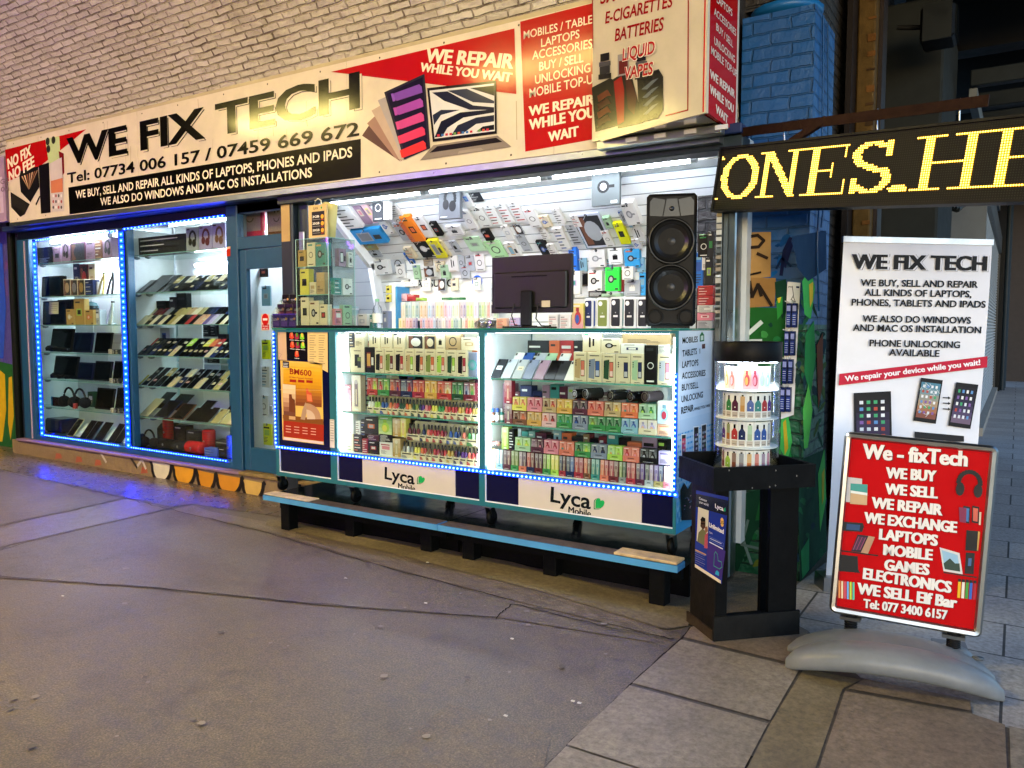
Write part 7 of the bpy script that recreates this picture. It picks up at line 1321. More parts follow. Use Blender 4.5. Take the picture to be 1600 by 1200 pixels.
# right end of the bay: bags, boxes
for px, py, w_, h_, Y, lab, c, art, c2, c3, d in ((1104, 390, 22, 24, 4.95, 'pale green cable bag hanging beside the speaker', 'a8d8a8', 'cable', 'white', 'white', .01), (1101, 402, 18, 34, 4.9, 'black cable bundle in a bag hanging lower right of the speaker', 'black', 'cable', 'green', 'grey', .02), (1112, 402, 10, 40, 4.88, 'black and green cable bag at the shutter guide', 'dark grey', 'slot', 'green', 'green', .02), (1109, 446, 12, 44, 4.88, 'black cable bag with green top hanging low at the shutter guide', 'dark grey', 'slot', 'lime', 'grey', .02), (1093, 450, 12, 56, 5.0, 'blue pack hanging behind the speaker', '2a6ac0', 'lines', 'light blue', 'blue', .02), (1104, 422, 13, 24, 4.96, 'white leaflet pack hanging beside the speaker', 'white', 'lines', 'grey', 'white', .01)): wallitem(px, py, w_, h_, Y, lab, c, art, c2, c3, d, 'pack')
sh = MB(); sh.box(XY(1086, 4.85), XY(1114, 4.72), 4.66, 5.0, 1.478, 1.490, 'e0e4e4', 'card'); part(sh, 'shelf_board')
zz = 1.4905
for k, (h, c, art, c2, c3, lab) in enumerate(((.055, 'silver', 'stripes', 'black', 'silver', 'grey box at the bottom of the pile right of the speaker'), (.05, 'pink', 'slot', 'white', 'crimson', 'pink boxed case in the pile right of the speaker'), (.045, 'white', 'stripes', 'dark grey', 'silver', 'white box in the pile right of the speaker'), (.060, 'red', 'stripes', 'white', 'red', 'lower red box in the pile right of the speaker'), (.060, 'red', 'stripes', 'white', 'coral', 'upper red box in the pile right of the speaker'))):
    X0, X1 = rowpos(1089, 1113, 4.72); put(me_of(carton(X1-X0, h-.002, .12, c, art, c2, c3, k), 'accessory_box'), 'accessory_box', ((X0+X1)/2, 4.72, zz), lab, 'box', None); zz += h
# bottles and slim boxes behind the glass case
m = MB(); m.lathe([(0, 0), (.035, 0), (.037, .01), (.037, .13), (.03, .16), (.015, .18), (.014, .20)], 'e0ecec', 'clear', 18); m.lathe([(.015, .20), (.016, .205), (.016, .22), (0, .221)], '8ac8a0', 'gloss', 14); m.lathe([(.0375, .04), (.0375, .11)], 'e8ecec', 'card', 18); put(me_of(m, 'water_bottle'), 'water_bottle', (XY(590, 4.45), 4.45, CT0), 'clear water bottle standing on the counter right of the glass case', 'bottle', None)
for px, w, h, c, art, lab in ((545, .09, .10, 'white', 'plug', 'white charger box standing right of the glass case'), (566, .10, .11, 'white', 'slot', 'plain white box between glass case and bottle'), (580, .03, .10, 'teal', 'lines', 'teal box edge beside the water bottle'), (602, .05, .13, 'blue grey', 'slot', 'blue grey pack under the yellow hangers')): put(me_of(carton(w, h, .05, c, art, 'silver', 'white', 3), 'accessory_box'), 'accessory_box', (XY(px, 4.5), 4.5, CT0), lab, 'box', None)
for k in range(2): wallitem(609, 458+k*14, 7, 12, 5.40, '%s yellow and black hanging pack by the white trim' % ('upper', 'lower')[k], 'yellow', 'slot', 'black', 'black', .02, 'pack')

# ------------------------------------------------------------------ showcase: phones on wedges, consoles, speakers
def wedge_row(px0, px1, z, Y, tilt, l, label):
    rack(px0, px1, Y, z, tilt, l, label)
def phone_row(px0, px1, n, z, Y, l, cols, tilt, where, tags=(), w_=.072, base=None):
    if base is None: wedge_row(px0, px1, z, Y+.012, tilt, l*.96, 'wedge stand under the phones, '+where)
    for k in range(n):
        a = px0+(px1-px0)*(k+.06)/n; b = px0+(px1-px0)*(k+.94)/n; c = cols[k % len(cols)]; tg = tags[k % len(tags)] if tags else None
        lean(a, Y, z if base is None else base, min(.085, XY(b, Y)-XY(a, Y)), l, c, tilt, '%s phone, %s from left %s' % (c, ORD[k], where), tg, True if c not in ('black', 'navy', 'dark grey') or k % 3 == 0 else 'screen', px2=b, group='phones in the showcase')
W2 = lambda s, row: '%s row, %s shelf, second window' % (row, ORD[s])
phone_row(250, 354, 13, 1.86, 4.80, .150, ['black', 'navy', 'black', 'dark grey', 'black'], 50, W2(1, 'front'), (None, None, 'cream'))
phone_row(268, 356, 9, 1.86, 4.93, .15, ['khaki', 'dark grey', 'cream', 'black', 'dark grey'], 50, W2(1, 'rear'), ('cream', None, 'grey'), base=1.94)
for k, (px, w, l, Y, zb, c) in enumerate(((200, .26, .24, 4.80, 1.86, 'dark grey'), (224, .24, .24, 4.815, 1.86, 'black'), (232, .22, .22, 4.94, 1.93, 'grey'), (246, .20, .21, 4.95, 1.93, 'dark grey'))):
    lean(px, Y, zb, w, l, c, 52, '%s tablet leaning on the second shelf, second window, %s from left' % (c, ORD[k]), None, 'screen', 'tablet', 'tablet', 'tablets in the showcase', px2=px+22)
rack(200, 254, 4.86, 1.86, 52, .20, 'wedge stand under the tablets on the second shelf')
lean(303, 5.04, 1.95, .55, .16, 'dark grey', 55, 'wide grey laptop lid behind the phones on the second shelf', None, False, 'laptop', 'laptop', None, px2=352)
phone_row(204, 356, 22, 1.535, 4.80, .155, ['black', 'cream', 'cream', 'black', 'cream', 'navy', 'cream', 'black', 'khaki', 'cream', 'black', 'dark grey', 'red', 'black', 'peach', 'peach', 'violet', 'lilac', 'silver', 'black', 'cream', 'black'], 50, W2(2, 'front'), (None, None, None, 'cream', None, None))
phone_row(216, 357, 16, 1.535, 4.93, .15, ['black', 'cream', 'maroon', 'maroon', 'grey', 'dark grey', 'khaki', 'khaki', 'tan', 'cream', 'khaki', 'black', 'navy', 'black', 'black', 'navy'], 50, W2(2, 'rear'), (None,), base=1.615)
phone_row(204, 357, 19, 1.217, 4.80, .155, ['cream', 'navy', 'black', 'navy', 'black', 'black', 'navy'], 50, W2(3, 'front'), ('cream', 'pale pink', None, 'cream', 'cream', 'cream'))
phone_row(216, 357, 16, 1.217, 4.93, .15, ['orange', 'red', 'dark grey', 'black', 'black', 'navy', 'black', 'black', 'lime', 'black', 'dark grey', 'yellow'], 50, W2(3, 'rear'), (None, 'cream', 'cream'), base=1.297)
phone_row(206, 359, 15, .902, 4.80, .155, ['yellow', 'navy', 'black', 'black', 'black', 'cream', 'navy', 'black', 'black', 'cream', 'black', 'dark grey', 'khaki', 'black', 'black'], 50, W2(4, 'front'), (None, 'cream', 'pale pink', None, None))
phone_row(220, 359, 13, .902, 4.93, .15, ['dark grey', 'black', 'dark grey', 'khaki', 'black', 'black', 'cream', 'black'], 50, W2(4, 'rear'), ('cream', 'grey', None), base=.982)
for k, (px, px2, w, l, Y, zb, c, s) in enumerate(((206, 230, .20, .26, 4.80, .577, 'cream', False), (230, 262, .23, .25, 4.805, .577, 'navy', 'screen'), (258, 284, .22, .22, 4.80, .577, 'brown', 'screen'), (284, 312, .24, .18, 4.80, .577, 'black', 'screen'), (308, 322, .10, .20, 4.81, .577, 'black', 'screen'), (322, 338, .12, .19, 4.80, .577, 'khaki', True), (336, 352, .12, .18, 4.80, .577, 'khaki', True), (348, 362, .10, .17, 4.80, .577, 'tan', True), (226, 252, .22, .24, 4.95, .65, 'dark grey', 'screen'), (252, 280, .24, .24, 4.95, .64, 'black', 'screen'), (300, 322, .18, .18, 4.95, .64, 'silver', 'screen'), (342, 360, .14, .2, 4.95, .64, 'black', 'screen'))):
    lean(px, Y, zb, w, l, c, 50, '%s tablet or large phone leaning on the sixth shelf, second window, number %s' % (c, ('one two three four five six seven eight nine ten eleven twelve'.split())[k]), None, s, 'tablet', 'tablet', 'tablets in the showcase', px2=px2)
rack(206, 360, 4.86, .577, 50, .19, 'wedge stand under the tablets on the sixth shelf')
def boxat(px0, px1, Y, z, yt, lab, c, art='lines', c2='black', c3='white', d=.08, cat='box', name='product_box', group=None, m_='card'):
    X0, X1 = rowpos(px0, px1, Y); h = onY((px0+px1)/2, yt, Y).z-z; put(me_of(carton(X1-X0-.003, h, d, c, art, c2, c3, int(px0)), name), name, ((X0+X1)/2, Y, z), lab, cat, group)
for a, b, yt, c, art, c2, c3, lab in ((192, 217, 366, 'blue grey', 'headset', 'maroon', 'black', 'pale blue headphone box left end of the top shelf, second window'), (218, 293, 368, 'dark grey', 'stripes', 'black', 'maroon', 'long dark row of video game cases on the top shelf, second window'), (295, 314, 355, 'silver', 'headset', 'black', 'black', 'silver box with black headphones, top shelf, second window'), (315, 335, 352, 'lilac', 'headset', 'maroon', 'brown', 'lilac box with maroon headphones, top shelf, second window'), (336, 356, 348, 'lilac', 'headset', 'brown', 'brown', 'lilac box with brown headphones, top shelf, second window')): boxat(a, b, 4.86, 2.245, yt, lab, c, art, c2, c3)
for a, b, yt, c, art, c2, c3, lab in ((64, 87, 386, 'black', 'plain', 'black', 'black', 'black box at left end of the top shelf, first window'), (88, 100, 386, 'mauve', 'slot', 'dark grey', 'black', 'mauve box with a dark strap, top shelf, first window'), (101, 114, 376, 'mauve', 'headset', 'black', 'black', 'mauve box with black headphones, top shelf, first window'), (115, 138, 378, 'plum', 'blister', 'black', 'dark grey', 'plum box with a dark gadget, top shelf, first window'), (139, 152, 374, 'mauve', 'lines', 'dark grey', 'mauve', 'plain mauve box, top shelf, first window'), (153, 164, 372, 'brown', 'stripes', 'tan', 'mauve', 'brown box, top shelf, first window'), (165, 180, 370, 'mauve', 'headset', 'dark grey', 'brown', 'mauve box with grey headphones, top shelf, first window')): boxat(a, b, 4.86, 2.245, yt, lab, c, art, c2, c3)
def slab(px0, px1, Y, z, yt, lab, c, name, cat, d=.05, tilt=8, extra=None):
    X0, X1 = rowpos(px0, px1, Y); w = X1-X0-.004; h = onY((px0+px1)/2, yt, Y).z-z; m = MB(); m.box(-w/2, w/2, 0, d, 0, h, CN.get(c, c), 'matte', .006); F = FR0(w)
    F.rect(m, .06*w, .08*h, .94*w, .92*h, hexmix(CN.get(c, c), '000000', .35), .0006, 'screen'); F.rect(m, .05*w, h*.5, .95*w, h*.515, '050506', .001, 'gloss')
    if extra: F.rect(m, extra[0]*w, extra[1]*h, extra[2]*w, extra[3]*h, 'd8cfb8', .002); [F.rect(m, (extra[0]+.05)*w, (extra[3]-.1-.08*q)*h, (extra[2]-.06)*w, (extra[3]-.115-.08*q)*h, '8a8478', .0024) for q in range(4)]
    mat = Matrix.Translation(((X0+X1)/2, Y, z+.001)) @ Matrix.Rotation(-math.radians(tilt), 4, 'X'); put(me_of(m, name), name, (0, 0, 0), lab, cat, None, 0, mat)
slab(67, 98, 4.84, 1.86, 431, 'black games console standing on the second shelf, first window', 'black', 'games_console', 'console', .06, 4)
for k, (a, b) in enumerate(((102, 113), (113, 124), (124, 135))): boxat(a, b, 4.84, 1.86, 436, 'cream and black boxed figure, %s of three beside the console' % ORD[k], 'cream', 'blister', 'black', ('tan', 'grey', 'gold')[k], .08, 'toy box', 'toy_box')
boxat(135.5, 148, 4.84, 1.86, 437, 'navy game case on the second shelf, first window', 'navy', 'stripes', 'blue', 'silver'); boxat(148.5, 155, 4.88, 1.86, 440, 'white accessory pack behind the navy case', 'white')
boxat(118, 128, 5.0, 1.86, 412, 'navy tall pack at the back of the second shelf', 'navy', 'slot', 'grey', 'navy'); boxat(128.5, 141, 5.0, 1.86, 413, 'tall clear box with a red figure at the back of the second shelf', 'maroon', 'blister', 'white', 'red'); boxat(142, 152, 5.0, 1.86, 412, 'tall cream pack at the back of the second shelf', 'cream', 'slot', 'tan', 'cream')
for k, (z, px, c) in enumerate(((1.86, 162, 'khaki'), (1.86, 176, 'dark grey'), (1.535, 174, 'silver'))):
    m = MB(); h = .24; 
    for s in (-1, 1): m.tube([(s*.05, .0, 0), (s*.03, .03, h*.6), (0, .05, h)], .012, CN[c], 'metal', 8)
    m.box(-.05, .05, 0, .06, 0, .012, CN[c], 'metal', .003); m.lathe([(.0, h), (.018, h), (.018, h+.02), (0, h+.021)], CN['black'], 'gloss', 12, (0, .05, 0)); put(me_of(m, 'tablet_stand'), 'tablet_stand', (XY(px, 4.9), 4.88, z), c+' folding stand in the first window, '+('second shelf near the strip', 'second shelf at the post', 'third shelf at the post')[k], 'stand', None)
slab(67, 104, 4.86, 1.535, 470, 'black console with a pinned note on the third shelf, first window', '14182a', 'games_console', 'console', .06, 3, (.28, .45, .68, .95)); boxat(92, 116, 4.98, 1.535, 468, 'dark brown box behind the noted console', 'dark grey', 'slot', 'brown', 'maroon')
boxat(104.5, 116, 4.83, 1.535, 483, 'yellow box with a bear face, third shelf', 'gold', 'holder', 'cream', 'black', .06); boxat(117, 133, 4.85, 1.535, 467, 'yellow box with a black power bank', 'gold', 'slot', 'lime', 'black', .06); boxat(134, 147, 4.83, 1.535, 484, 'yellow box with an orange cat face, third shelf', 'gold', 'holder', 'orange', 'black', .06); boxat(148, 157, 4.86, 1.535, 484, 'grey pack beside the cat face box', 'silver')
m = MB(); m.lathe([(0, 0), (.05, .0), (.03, .02), (.03, .10), (.07, .14), (.085, .20), (.06, .25), (0, .27)], '5a7a84', 'gloss', 18); m.lathe([(.05, .155), (.088, .17), (.088, .21), (.07, .22)], '1a2024', 'gloss', 16, (0, -.008, 0)); put(me_of(m, 'headset_bust'), 'headset_bust', (XY(144, 5.0), 5.0, 1.535), 'blue grey headset on a stand at the back of the third shelf', 'headset', None)
for (a, b, yt, c, lab) in ((76, 110, 513, 'black', 'left black laptop screen on the fourth shelf, first window'), (111, 141, 519, '0c1430', 'dark blue laptop screen on the fourth shelf, first window'), (145, 171, 519, 'black', 'black tablet on the fourth shelf, first window'), (172, 186, 520, 'grey', 'grey tablet at the post, fourth shelf, first window')): slab(a, b, 4.92, 1.217, yt, lab, c, 'laptop', 'laptop', .02, 10)
for (a, b, yt, c, lab) in ((79, 116, 556, 'black', 'left black laptop on the fifth shelf, first window'), (117, 141, 566, '0b1230', 'navy screen on the fifth shelf, first window'), (142, 169, 564, '0a0c14', 'dark tablet in the middle of the fifth shelf'), (172, 187, 564, 'black', 'black tablet at the post, fifth shelf')): slab(a, b, 4.92, .902, yt, lab, c, 'laptop', 'laptop', .02, 10)
for z, px, lab in ((1.217, 84, 'tangle of black cables on the fourth shelf'), (.902, 90, 'tangle of black cables on the fifth shelf')):
    m = MB(); r_ = random.Random(px)
    for k in range(7): a = [(r_.uniform(-.18, .22), r_.uniform(-.03, .03), r_.uniform(.012, .06)) for _ in range(7)]; m.tube(a, .009, '14151a', 'gloss', 6)
    m.lathe([(0, .012), (.05, .016), (.055, .05), (.03, .075), (0, .08)], '101218', 'matte', 12, (-.2, 0, 0)); put(me_of(m, 'cable_tangle'), 'cable_tangle', (XY(px+8, 4.80), 4.80, z), lab, 'cables', None)
for z, px, px2 in ((1.217, 168, 184), (.902, 168, 184), (.577, 168, 184)):
    for k in range(3): boxat(px+k*5.5, px+5+k*5.5, 4.79, z, onP and proj(Vector((XY(px, 4.79), 4.79, z+.05)))[1], 'small printed SIM box, %s of three by the post on the %s shelf' % (ORD[k], {1.217: 'fourth', .902: 'fifth', .577: 'sixth'}[z]), 'black' if k else 'cream', 'stripes', 'cream', 'white', .03)
X0, X1 = rowpos(75, 93, 4.82); m = MB(); w = X1-X0; m.box(-w/2+.03, w/2, 0, .014, 0, .11, '1a1a1e', 'gloss', .004); m.box(-w/2, -w/2+.029, 0, .014, 0, .112, '2a7aa0', 'gloss', .008); FR0(w).rect(m, .2*w, .015, .95*w, .095, '2a1c1e', .0006, 'screen'); FR0(w).disc(m, .07*w, .085, .008, '101418', .001, 'gloss'); put(me_of(m, 'handheld_console'), 'handheld_console', ((X0+X1)/2, 4.82, .577), 'handheld console with a blue grip on the sixth shelf, first window', 'console', None)
def headphones(loc, lab, c='141417', s=1.0):
    m = MB(); pts = [(s*.085*math.cos(a), 0, s*(.07+.10*math.sin(a))) for a in [math.pi*k/16 for k in range(17)]]; m.tube([(s*.085, 0, s*.04)]+pts+[(-s*.085, 0, s*.04)], .009*s, c, 'gloss', 8)
    for q in (-1, 1): m.lathe([(0, -.03*s), (.045*s, -.025*s), (.05*s, 0), (.045*s, .02*s), (0, .022*s)], c, 'matte', 16, (q*s*.08, 0, s*.052), 'x')
    put(me_of(m, 'headphones'), 'headphones', loc, lab, 'headphones', None)
headphones((XY(104, 4.82), 4.82, .578), 'black headphones, left of the pair on the sixth shelf', s=1.35); headphones((XY(121, 4.86), 4.86, .578), 'black headphones, right of the pair on the sixth shelf', '1a1a1e', 1.3)
boxat(108, 113, 4.79, .577, 630, 'tiny red pack under the headphones', 'red', 'lines', 'coral', 'red', .03); slab(143, 171, 4.92, .577, 606, 'black laptop on the sixth shelf, first window', 'black', 'laptop', 'laptop', .02, 10); slab(174, 188, 4.92, .577, 606, 'black tablet at the post, sixth shelf', '0c0c10', 'laptop', 'laptop', .02, 10); boxat(133, 142, 5.0, .577, 612, 'dark green box on the sixth shelf', 'dark green')
rack(100, 186, 4.86, .239, 40, .20, 'wedge stand on the floor of the first window')
for k, (px, w, c, s) in enumerate(((102, .14, 'cream', 'screen'), (122, .12, 'black', 'screen'), (132, .12, 'navy', 'screen'), (146, .16, 'dark grey', 'screen'), (166, .12, 'black', 'screen'), (177, .12, 'black', 'screen'))): lean(px, 4.83, .239, w, .24, c, 38, '%s framed tablet leaning on the floor of the first window, %s from left' % (c, ORD[k]), None, s, 'tablet', 'tablet', 'tablets in the showcase')
X = XY(84, 4.95); m = MB(); m.box(-.2, .2, 0, .25, 0, .17, '0a1238', 'gloss', .02); put(me_of(m, 'product_box'), 'product_box', (X, 4.88, .239), 'dark blue lit case on the floor left, first window', 'case', None)
def bt_speaker(px, Y, r, L_, c, lab, up=False, sz=None):
    m = MB(); prof = [(0, -L_/2), (r*.7, -L_/2), (r*.9, -L_/2+.006), (r, -L_/2+.02), (r, L_/2-.02), (r*.9, L_/2-.006), (r*.7, L_/2), (0, L_/2)]; m.lathe(prof, CN.get(c, c), 'gloss', 20, (0, 0, (L_/2 if up else r)), 'z' if up else 'x')
    for q in range(9): m.lathe([(r*1.004, -L_*.42+q*L_*.1), (r*1.01, -L_*.40+q*L_*.1), (r*1.004, -L_*.38+q*L_*.1)], hexmix(CN.get(c, c), '000000', .3), 'matte', 20, (0, 0, (L_/2 if up else r)), 'z' if up else 'x')
    m.lathe([(0, -.002), (.012, -.001), (.014, 0)], 'c8c8cc', 'metal', 12, (0, -r*1.0, (L_/2 if up else r)), 'y'); put(me_of(m, 'portable_speaker'), 'portable_speaker', (XY(px, Y), Y, .239), lab, 'speaker', 'portable speakers in the showcase')
bt_speaker(256, 4.86, .055, .28, 'black', 'left black portable speaker lying on the floor, second window'); bt_speaker(279, 4.85, .055, .22, 'dark grey', 'middle dark portable speaker lying on the floor, second window'); bt_speaker(301, 4.83, .065, .24, 'c01c24', 'red portable speaker lying on the floor, second window'); bt_speaker(322, 4.95, .065, .24, 'b01820', 'red portable speaker standing upright, second window', True); bt_speaker(357, 4.83, .045, .23, '1a3ad0', 'blue portable speaker standing upright at the right jamb', True); bt_speaker(258, 5.02, .055, .30, 'a81c1c', 'red portable speaker standing behind the black ones', True)
boxat(266, 285, 5.06, .239, 664, 'black speaker box behind the portable speakers', 'black', 'slot', 'dark grey', 'black', .1); boxat(286, 306, 5.02, .239, 672, 'second black speaker box behind the red speaker', 'dark grey', 'slot', 'black', 'black', .1); boxat(314, 334, 4.79, .239, 700, 'blue mesh speaker with silver edge at the front', '4a62c8', 'stripes', 'silver', 'blue', .08); boxat(335, 351, 4.81, .239, 700, 'small black device at the front right, second window', 'black', 'slot', 'dark grey', 'navy', .09); boxat(330, 356, 4.98, .239, 688, 'dark flat box at the back right, second window', 'dark grey', 'lines', 'grey', 'black', .1)
m = MB(); m.box(-.25, .25, 0, .2, 0, .23, '0c0d10', 'black', .05); m.lathe([(0, -.01), (.07, -.008), (.08, 0)], '16181c', 'matte', 20, (-.12, 0, .1), 'y'); put(me_of(m, 'boombox'), 'boombox', (XY(234, 4.98), 5.0, .239), 'large black boombox at the back left of the second window floor', 'speaker', None); headphones((XY(228, 4.83), 4.83, .24), 'dark headset lying at the left of the second window floor', '14161c', 1.1); bt_speaker(213, 4.82, .05, .14, 'navy', 'navy portable speaker at the left post, second window', True)
boxat(232, 240, 5.0, 1.535, 475, 'grey box at the back of the third shelf', 'grey', 'slot', 'silver', 'dark grey'); boxat(243, 261, 5.04, 1.535, 470, 'black box with a handle at the back of the third shelf', 'black', 'lines', 'dark grey', 'black', .06); boxat(266, 275, 5.04, 1.535, 464, 'narrow dark box at the back of the third shelf', 'dark grey', 'slot', 'grey', 'black', .06); boxat(277, 293, 5.04, 1.535, 458, 'tall black box at the back of the third shelf', 'black', 'lines', 'dark grey', 'black', .06)
boxat(250, 265, 5.04, 1.217, 512, 'grey box with a blue screen at the back of the fourth shelf', 'silver', 'screen', 'blue', 'navy', .06); boxat(340, 354, 5.04, 1.217, 522, 'black box at the back right of the fourth shelf', 'black', 'lines', 'dark grey', 'black', .06)
# stock shelves seen through the gap of the second window
rk = thing('stock_rack', 'white stock shelves behind the second window full of packets', 'shelves', (-7.2, 5.9, .2))
m = MB()
for z in (.80, 1.10, 1.40, 1.70): m.box(-8.4, -5.75, 5.60, 6.0, z-.015, z, 'e4e8e8', 'card')
for xx in (-8.4, -7.5, -6.65, -5.78): m.box(xx, xx+.02, 5.60, 6.0, .2, 1.72, 'b8d4d4', 'gloss')
part(m, 'frame', rk); r_ = random.Random(11); n = 0
for z in (.80, 1.10, 1.40):
    xx = -8.3
    while xx < -5.9:
        w = r_.uniform(.10, .24); hh = 0
        if not any(abs(xx+w/2-q) < w/2+.03 for q in (-7.49, -6.64, -5.77)):
            c = r_.choice(('white', 'silver', 'white', 'light blue', 'cream', 'pale pink', 'dark grey', 'teal')); h = r_.uniform(.06, .22); n += 1
            put(me_of(carton(w-.01, h, .2, c, 'stripes', 'grey', 'silver', n), 'packet'), 'packet', (xx+w/2, 5.65, z), '%s packet, %s along the %s stock shelf behind the second window' % (c, ORD[int((xx+8.4)/.13)], {.80: 'low', 1.10: 'middle', 1.40: 'high'}[z]), 'packet', 'stock packets behind the showcase')
        xx += w+.01
# behind the door: accessory packs on a side wall
m = MB(); m.box(XY(386, 5.2), XY(392, 5.1), 5.10, 5.35, .25, 2.0, 'd8dcde', 'card')
m.box(XY(386, 5.25), XY(446, 5.25), 5.36, 5.38, .2, 2.2, 'dfe3e6', 'card'); m.box(XY(386, 5.25), XY(440, 5.25), 5.30, 5.36, 1.78, 1.80, 'c4c8cc', 'metal'); part(m, 'rear_panel')
k = 0
for px, yt, yb_, w, c, art, c2, c3, lab in ((394, 418, 433, 10, 'yellow', 'stripes', 'grey', 'black', 'yellow printed pack at the top behind the door'), (411, 418, 433, 11, 'black', 'slot', 'red', 'orange', 'black and orange pack at the top behind the door'), (391, 450, 478, 9, 'dark grey', 'phone', 'silver', 'light blue', 'dark phone case pack behind the door'), (404, 450, 478, 6, 'dark green', 'lines', 'grey', 'black', 'dark green pack edge behind the door'), (414, 447, 478, 13, 'light blue', 'slot', 'silver', 'grey', 'pale blue case pack behind the door'), (396, 492, 522, 13, 'white', 'lines', 'grey', 'silver', 'white printed case pack behind the door'), (388, 492, 522, 5, 'black', 'lines', 'grey', 'black', 'black pack edge left of the printed pack'), (397, 533, 564, 15, 'white', 'slot', 'silver', 'dark grey', 'white pack with a grey phone case behind the door'), (414, 531, 561, 12, 'd8e01a', 'lines', 'black', 'lime', 'upper yellow price pack behind the door'), (398, 576, 606, 14, 'white', 'cable', 'grey', 'silver', 'white pack with round marks behind the door'), (414, 573, 605, 12, 'white', 'stripes', 'light blue', 'blue', 'blue printed clear pack behind the door'), (391, 624, 655, 8, 'black', 'lines', 'grey', 'black', 'black packs edge behind the door'), (400, 624, 655, 11, 'white', 'stripes', 'teal', 'grey', 'clear printed pack low behind the door'), (411, 618, 650, 13, 'white', 'cable', 'light blue', 'maroon', 'white and blue pack low behind the door'), (405, 663, 695, 8, 'black', 'lines', 'grey', 'black', 'black pack beside the lower yellow pack'), (416, 662, 695, 13, 'd8e01a', 'lines', 'black', 'lime', 'lower yellow price pack behind the door')):
    Y = 4.98+.02*(k % 2); k += 1; wallitem(px+w/2-2, yb_, w, yb_-yt, Y, lab, c, art, c2, c3, .02, 'pack')
for z, px0, px1 in ((1.62, 383, 405), (1.30, 383, 418), (.98, 383, 418), (.70, 383, 418)):
    m = MB(); X0, X1 = rowpos(px0+2, px1, 5.02); m.box(X0, X1, 5.06, 5.10, z, z+.05, 'e2e6e8', 'gloss', .004); part(m, 'hook_rail')
m = MB(); DF = Frame((DL, 4.660, 0), (1, 0, 0), (0, 0, 1)); A = [DF.ab(*p) for p in ((408, 491), (421, 491), (421, 516), (408.5, 516.5))]; DF.poly(m, A, 'd8c4b0', .0, 'gloss', False); cx, cy = DF.ab(414.5, 499); DF.disc(m, cx, cy, .046, 'b81c1c', .001, 'gloss', 18, .052); DF.rect(m, cx-.03, cy-.009, cx+.03, cy+.009, 'e0dcd8', .002, 'gloss')
A = [DF.ab(*p) for p in ((409.5, 507), (420.5, 507), (420.5, 515), (409.5, 515))]; DF.poly(m, A, 'b81c1c', .001, 'gloss', False); DF.text(m, 'No entry', (410.5, 510.6), (419.5, 510.6), 2.4, 'e0d8d0', .02, .002, 'gloss'); DF.text(m, 'staff only', (410.5, 514), (419.5, 514), 2.2, 'e0d8d0', .02, .002, 'gloss'); tag(recenter(m.build('no_entry_sign')), 'small no entry sign on the door glass', 'sign')
m = MB(); SF = Frame((WR0, 4.648, 0), (1, 0, 0), (0, 0, 1)); SF.poly(m, [(354, 387), (360, 386), (360, 400), (354, 401)], 'b8301c', .0008, 'gloss'); SF.poly(m, [(354, 386), (360, 385), (360, 388.5), (354, 389.5)], 'd8b89a', .001, 'gloss'); tag(recenter(m.build('sticker')), 'red sticker on the window post beside the door', 'sticker')
for k, (px, w, c, c2, lab) in enumerate(((391, 40, 'c83058', 'a88a94', 'pink tablet case with a smile drawing above the door'), (432, 32, '6a4028', '9a8078', 'brown tablet case with a smile drawing above the door'), (374, 12, '2a6ab0', '2a6ab0', 'blue case edge above the door'))):
    Y = 4.84; X0, X1 = rowpos(px-w/2+4, px+w/2+4, Y); zb_ = zt*0+onY(px, 374, Y).z; w_ = X1-X0; h = .36; m = MB(); m.box(-w_/2, w_/2, 0, .035, 0, h, c, 'gloss', .012); F = FR0(w_)
    if w > 20:
        F.rect(m, .10*w_, .2*h, .9*w_, .92*h, c2, .0008, 'card'); F.line(m, [(w_*.5+w_*.14*math.cos(a), h*.56+h*.12*math.sin(a)) for a in [math.pi*(1.1+.08*q) for q in range(11)]], .010, '4a3a20', .0014)
        for s in (-1, 1): F.disc(m, w_*(.5+.08*s), h*.68, .010, '4a3a20', .0014)
    m.tube([(0, .017, h), (0, .017, h+.08)], .006, '8a8f98', 'gloss', 6); m.box(-.03, .03, .008, .026, h+.03, h+.10, '9aa0ac', 'card'); put(me_of(m, 'tablet_case'), 'tablet_case', ((X0+X1)/2, Y, zb_), lab, 'tablet case', 'tablet cases hanging above the door')
m = MB(); zz = onY(410, 342, 4.86).z+.14
for q in range(3): m.tube([(DL+.05, 4.86+.04*q, zz+.02*q), (DR, 4.86+.04*q, zz+.02*q)], .008, '6a7078', 'metal', 6)
part(m, 'hanging_rail')

# ------------------------------------------------------------------ black wooden stand with the round vape display
A_ = Vector((-1.159, 3.584, 0)); u_ = Vector((.706, .708, 0)); w_v = Vector((-.723, .691, 0)); Lu, Lw = .437, .277
st = thing('wooden_stand', 'black painted wooden stand with an open middle and tray top', 'stand', (A_+u_*Lu/2+w_v*Lw/2))
def ob(mb, a0, a1, b0, b1, z0, z1, c='0a0b0c', m_='wood'):
    vs = [A_+u_*a+w_v*b+Vector((0, 0, z)) for z in (z0, z1) for b in (b0, b1) for a in (a0, a1)]; mb.mesh(vs, [(0, 2, 3, 1), (4, 5, 7, 6), (0, 1, 5, 4), (2, 6, 7, 3), (0, 4, 6, 2), (1, 3, 7, 5)], c, m_)
for a0, a1, b0, b1, nm in ((.004, .06, .004, .03, 'post'), (.28, .43, .006, .03, 'post'), (.004, .05, .245, .27, 'post'), (.38, .43, .245, .27, 'post')):
    m = MB(); ob(m, a0, a1, b0, b1, .004, .742); part(m, nm, st)
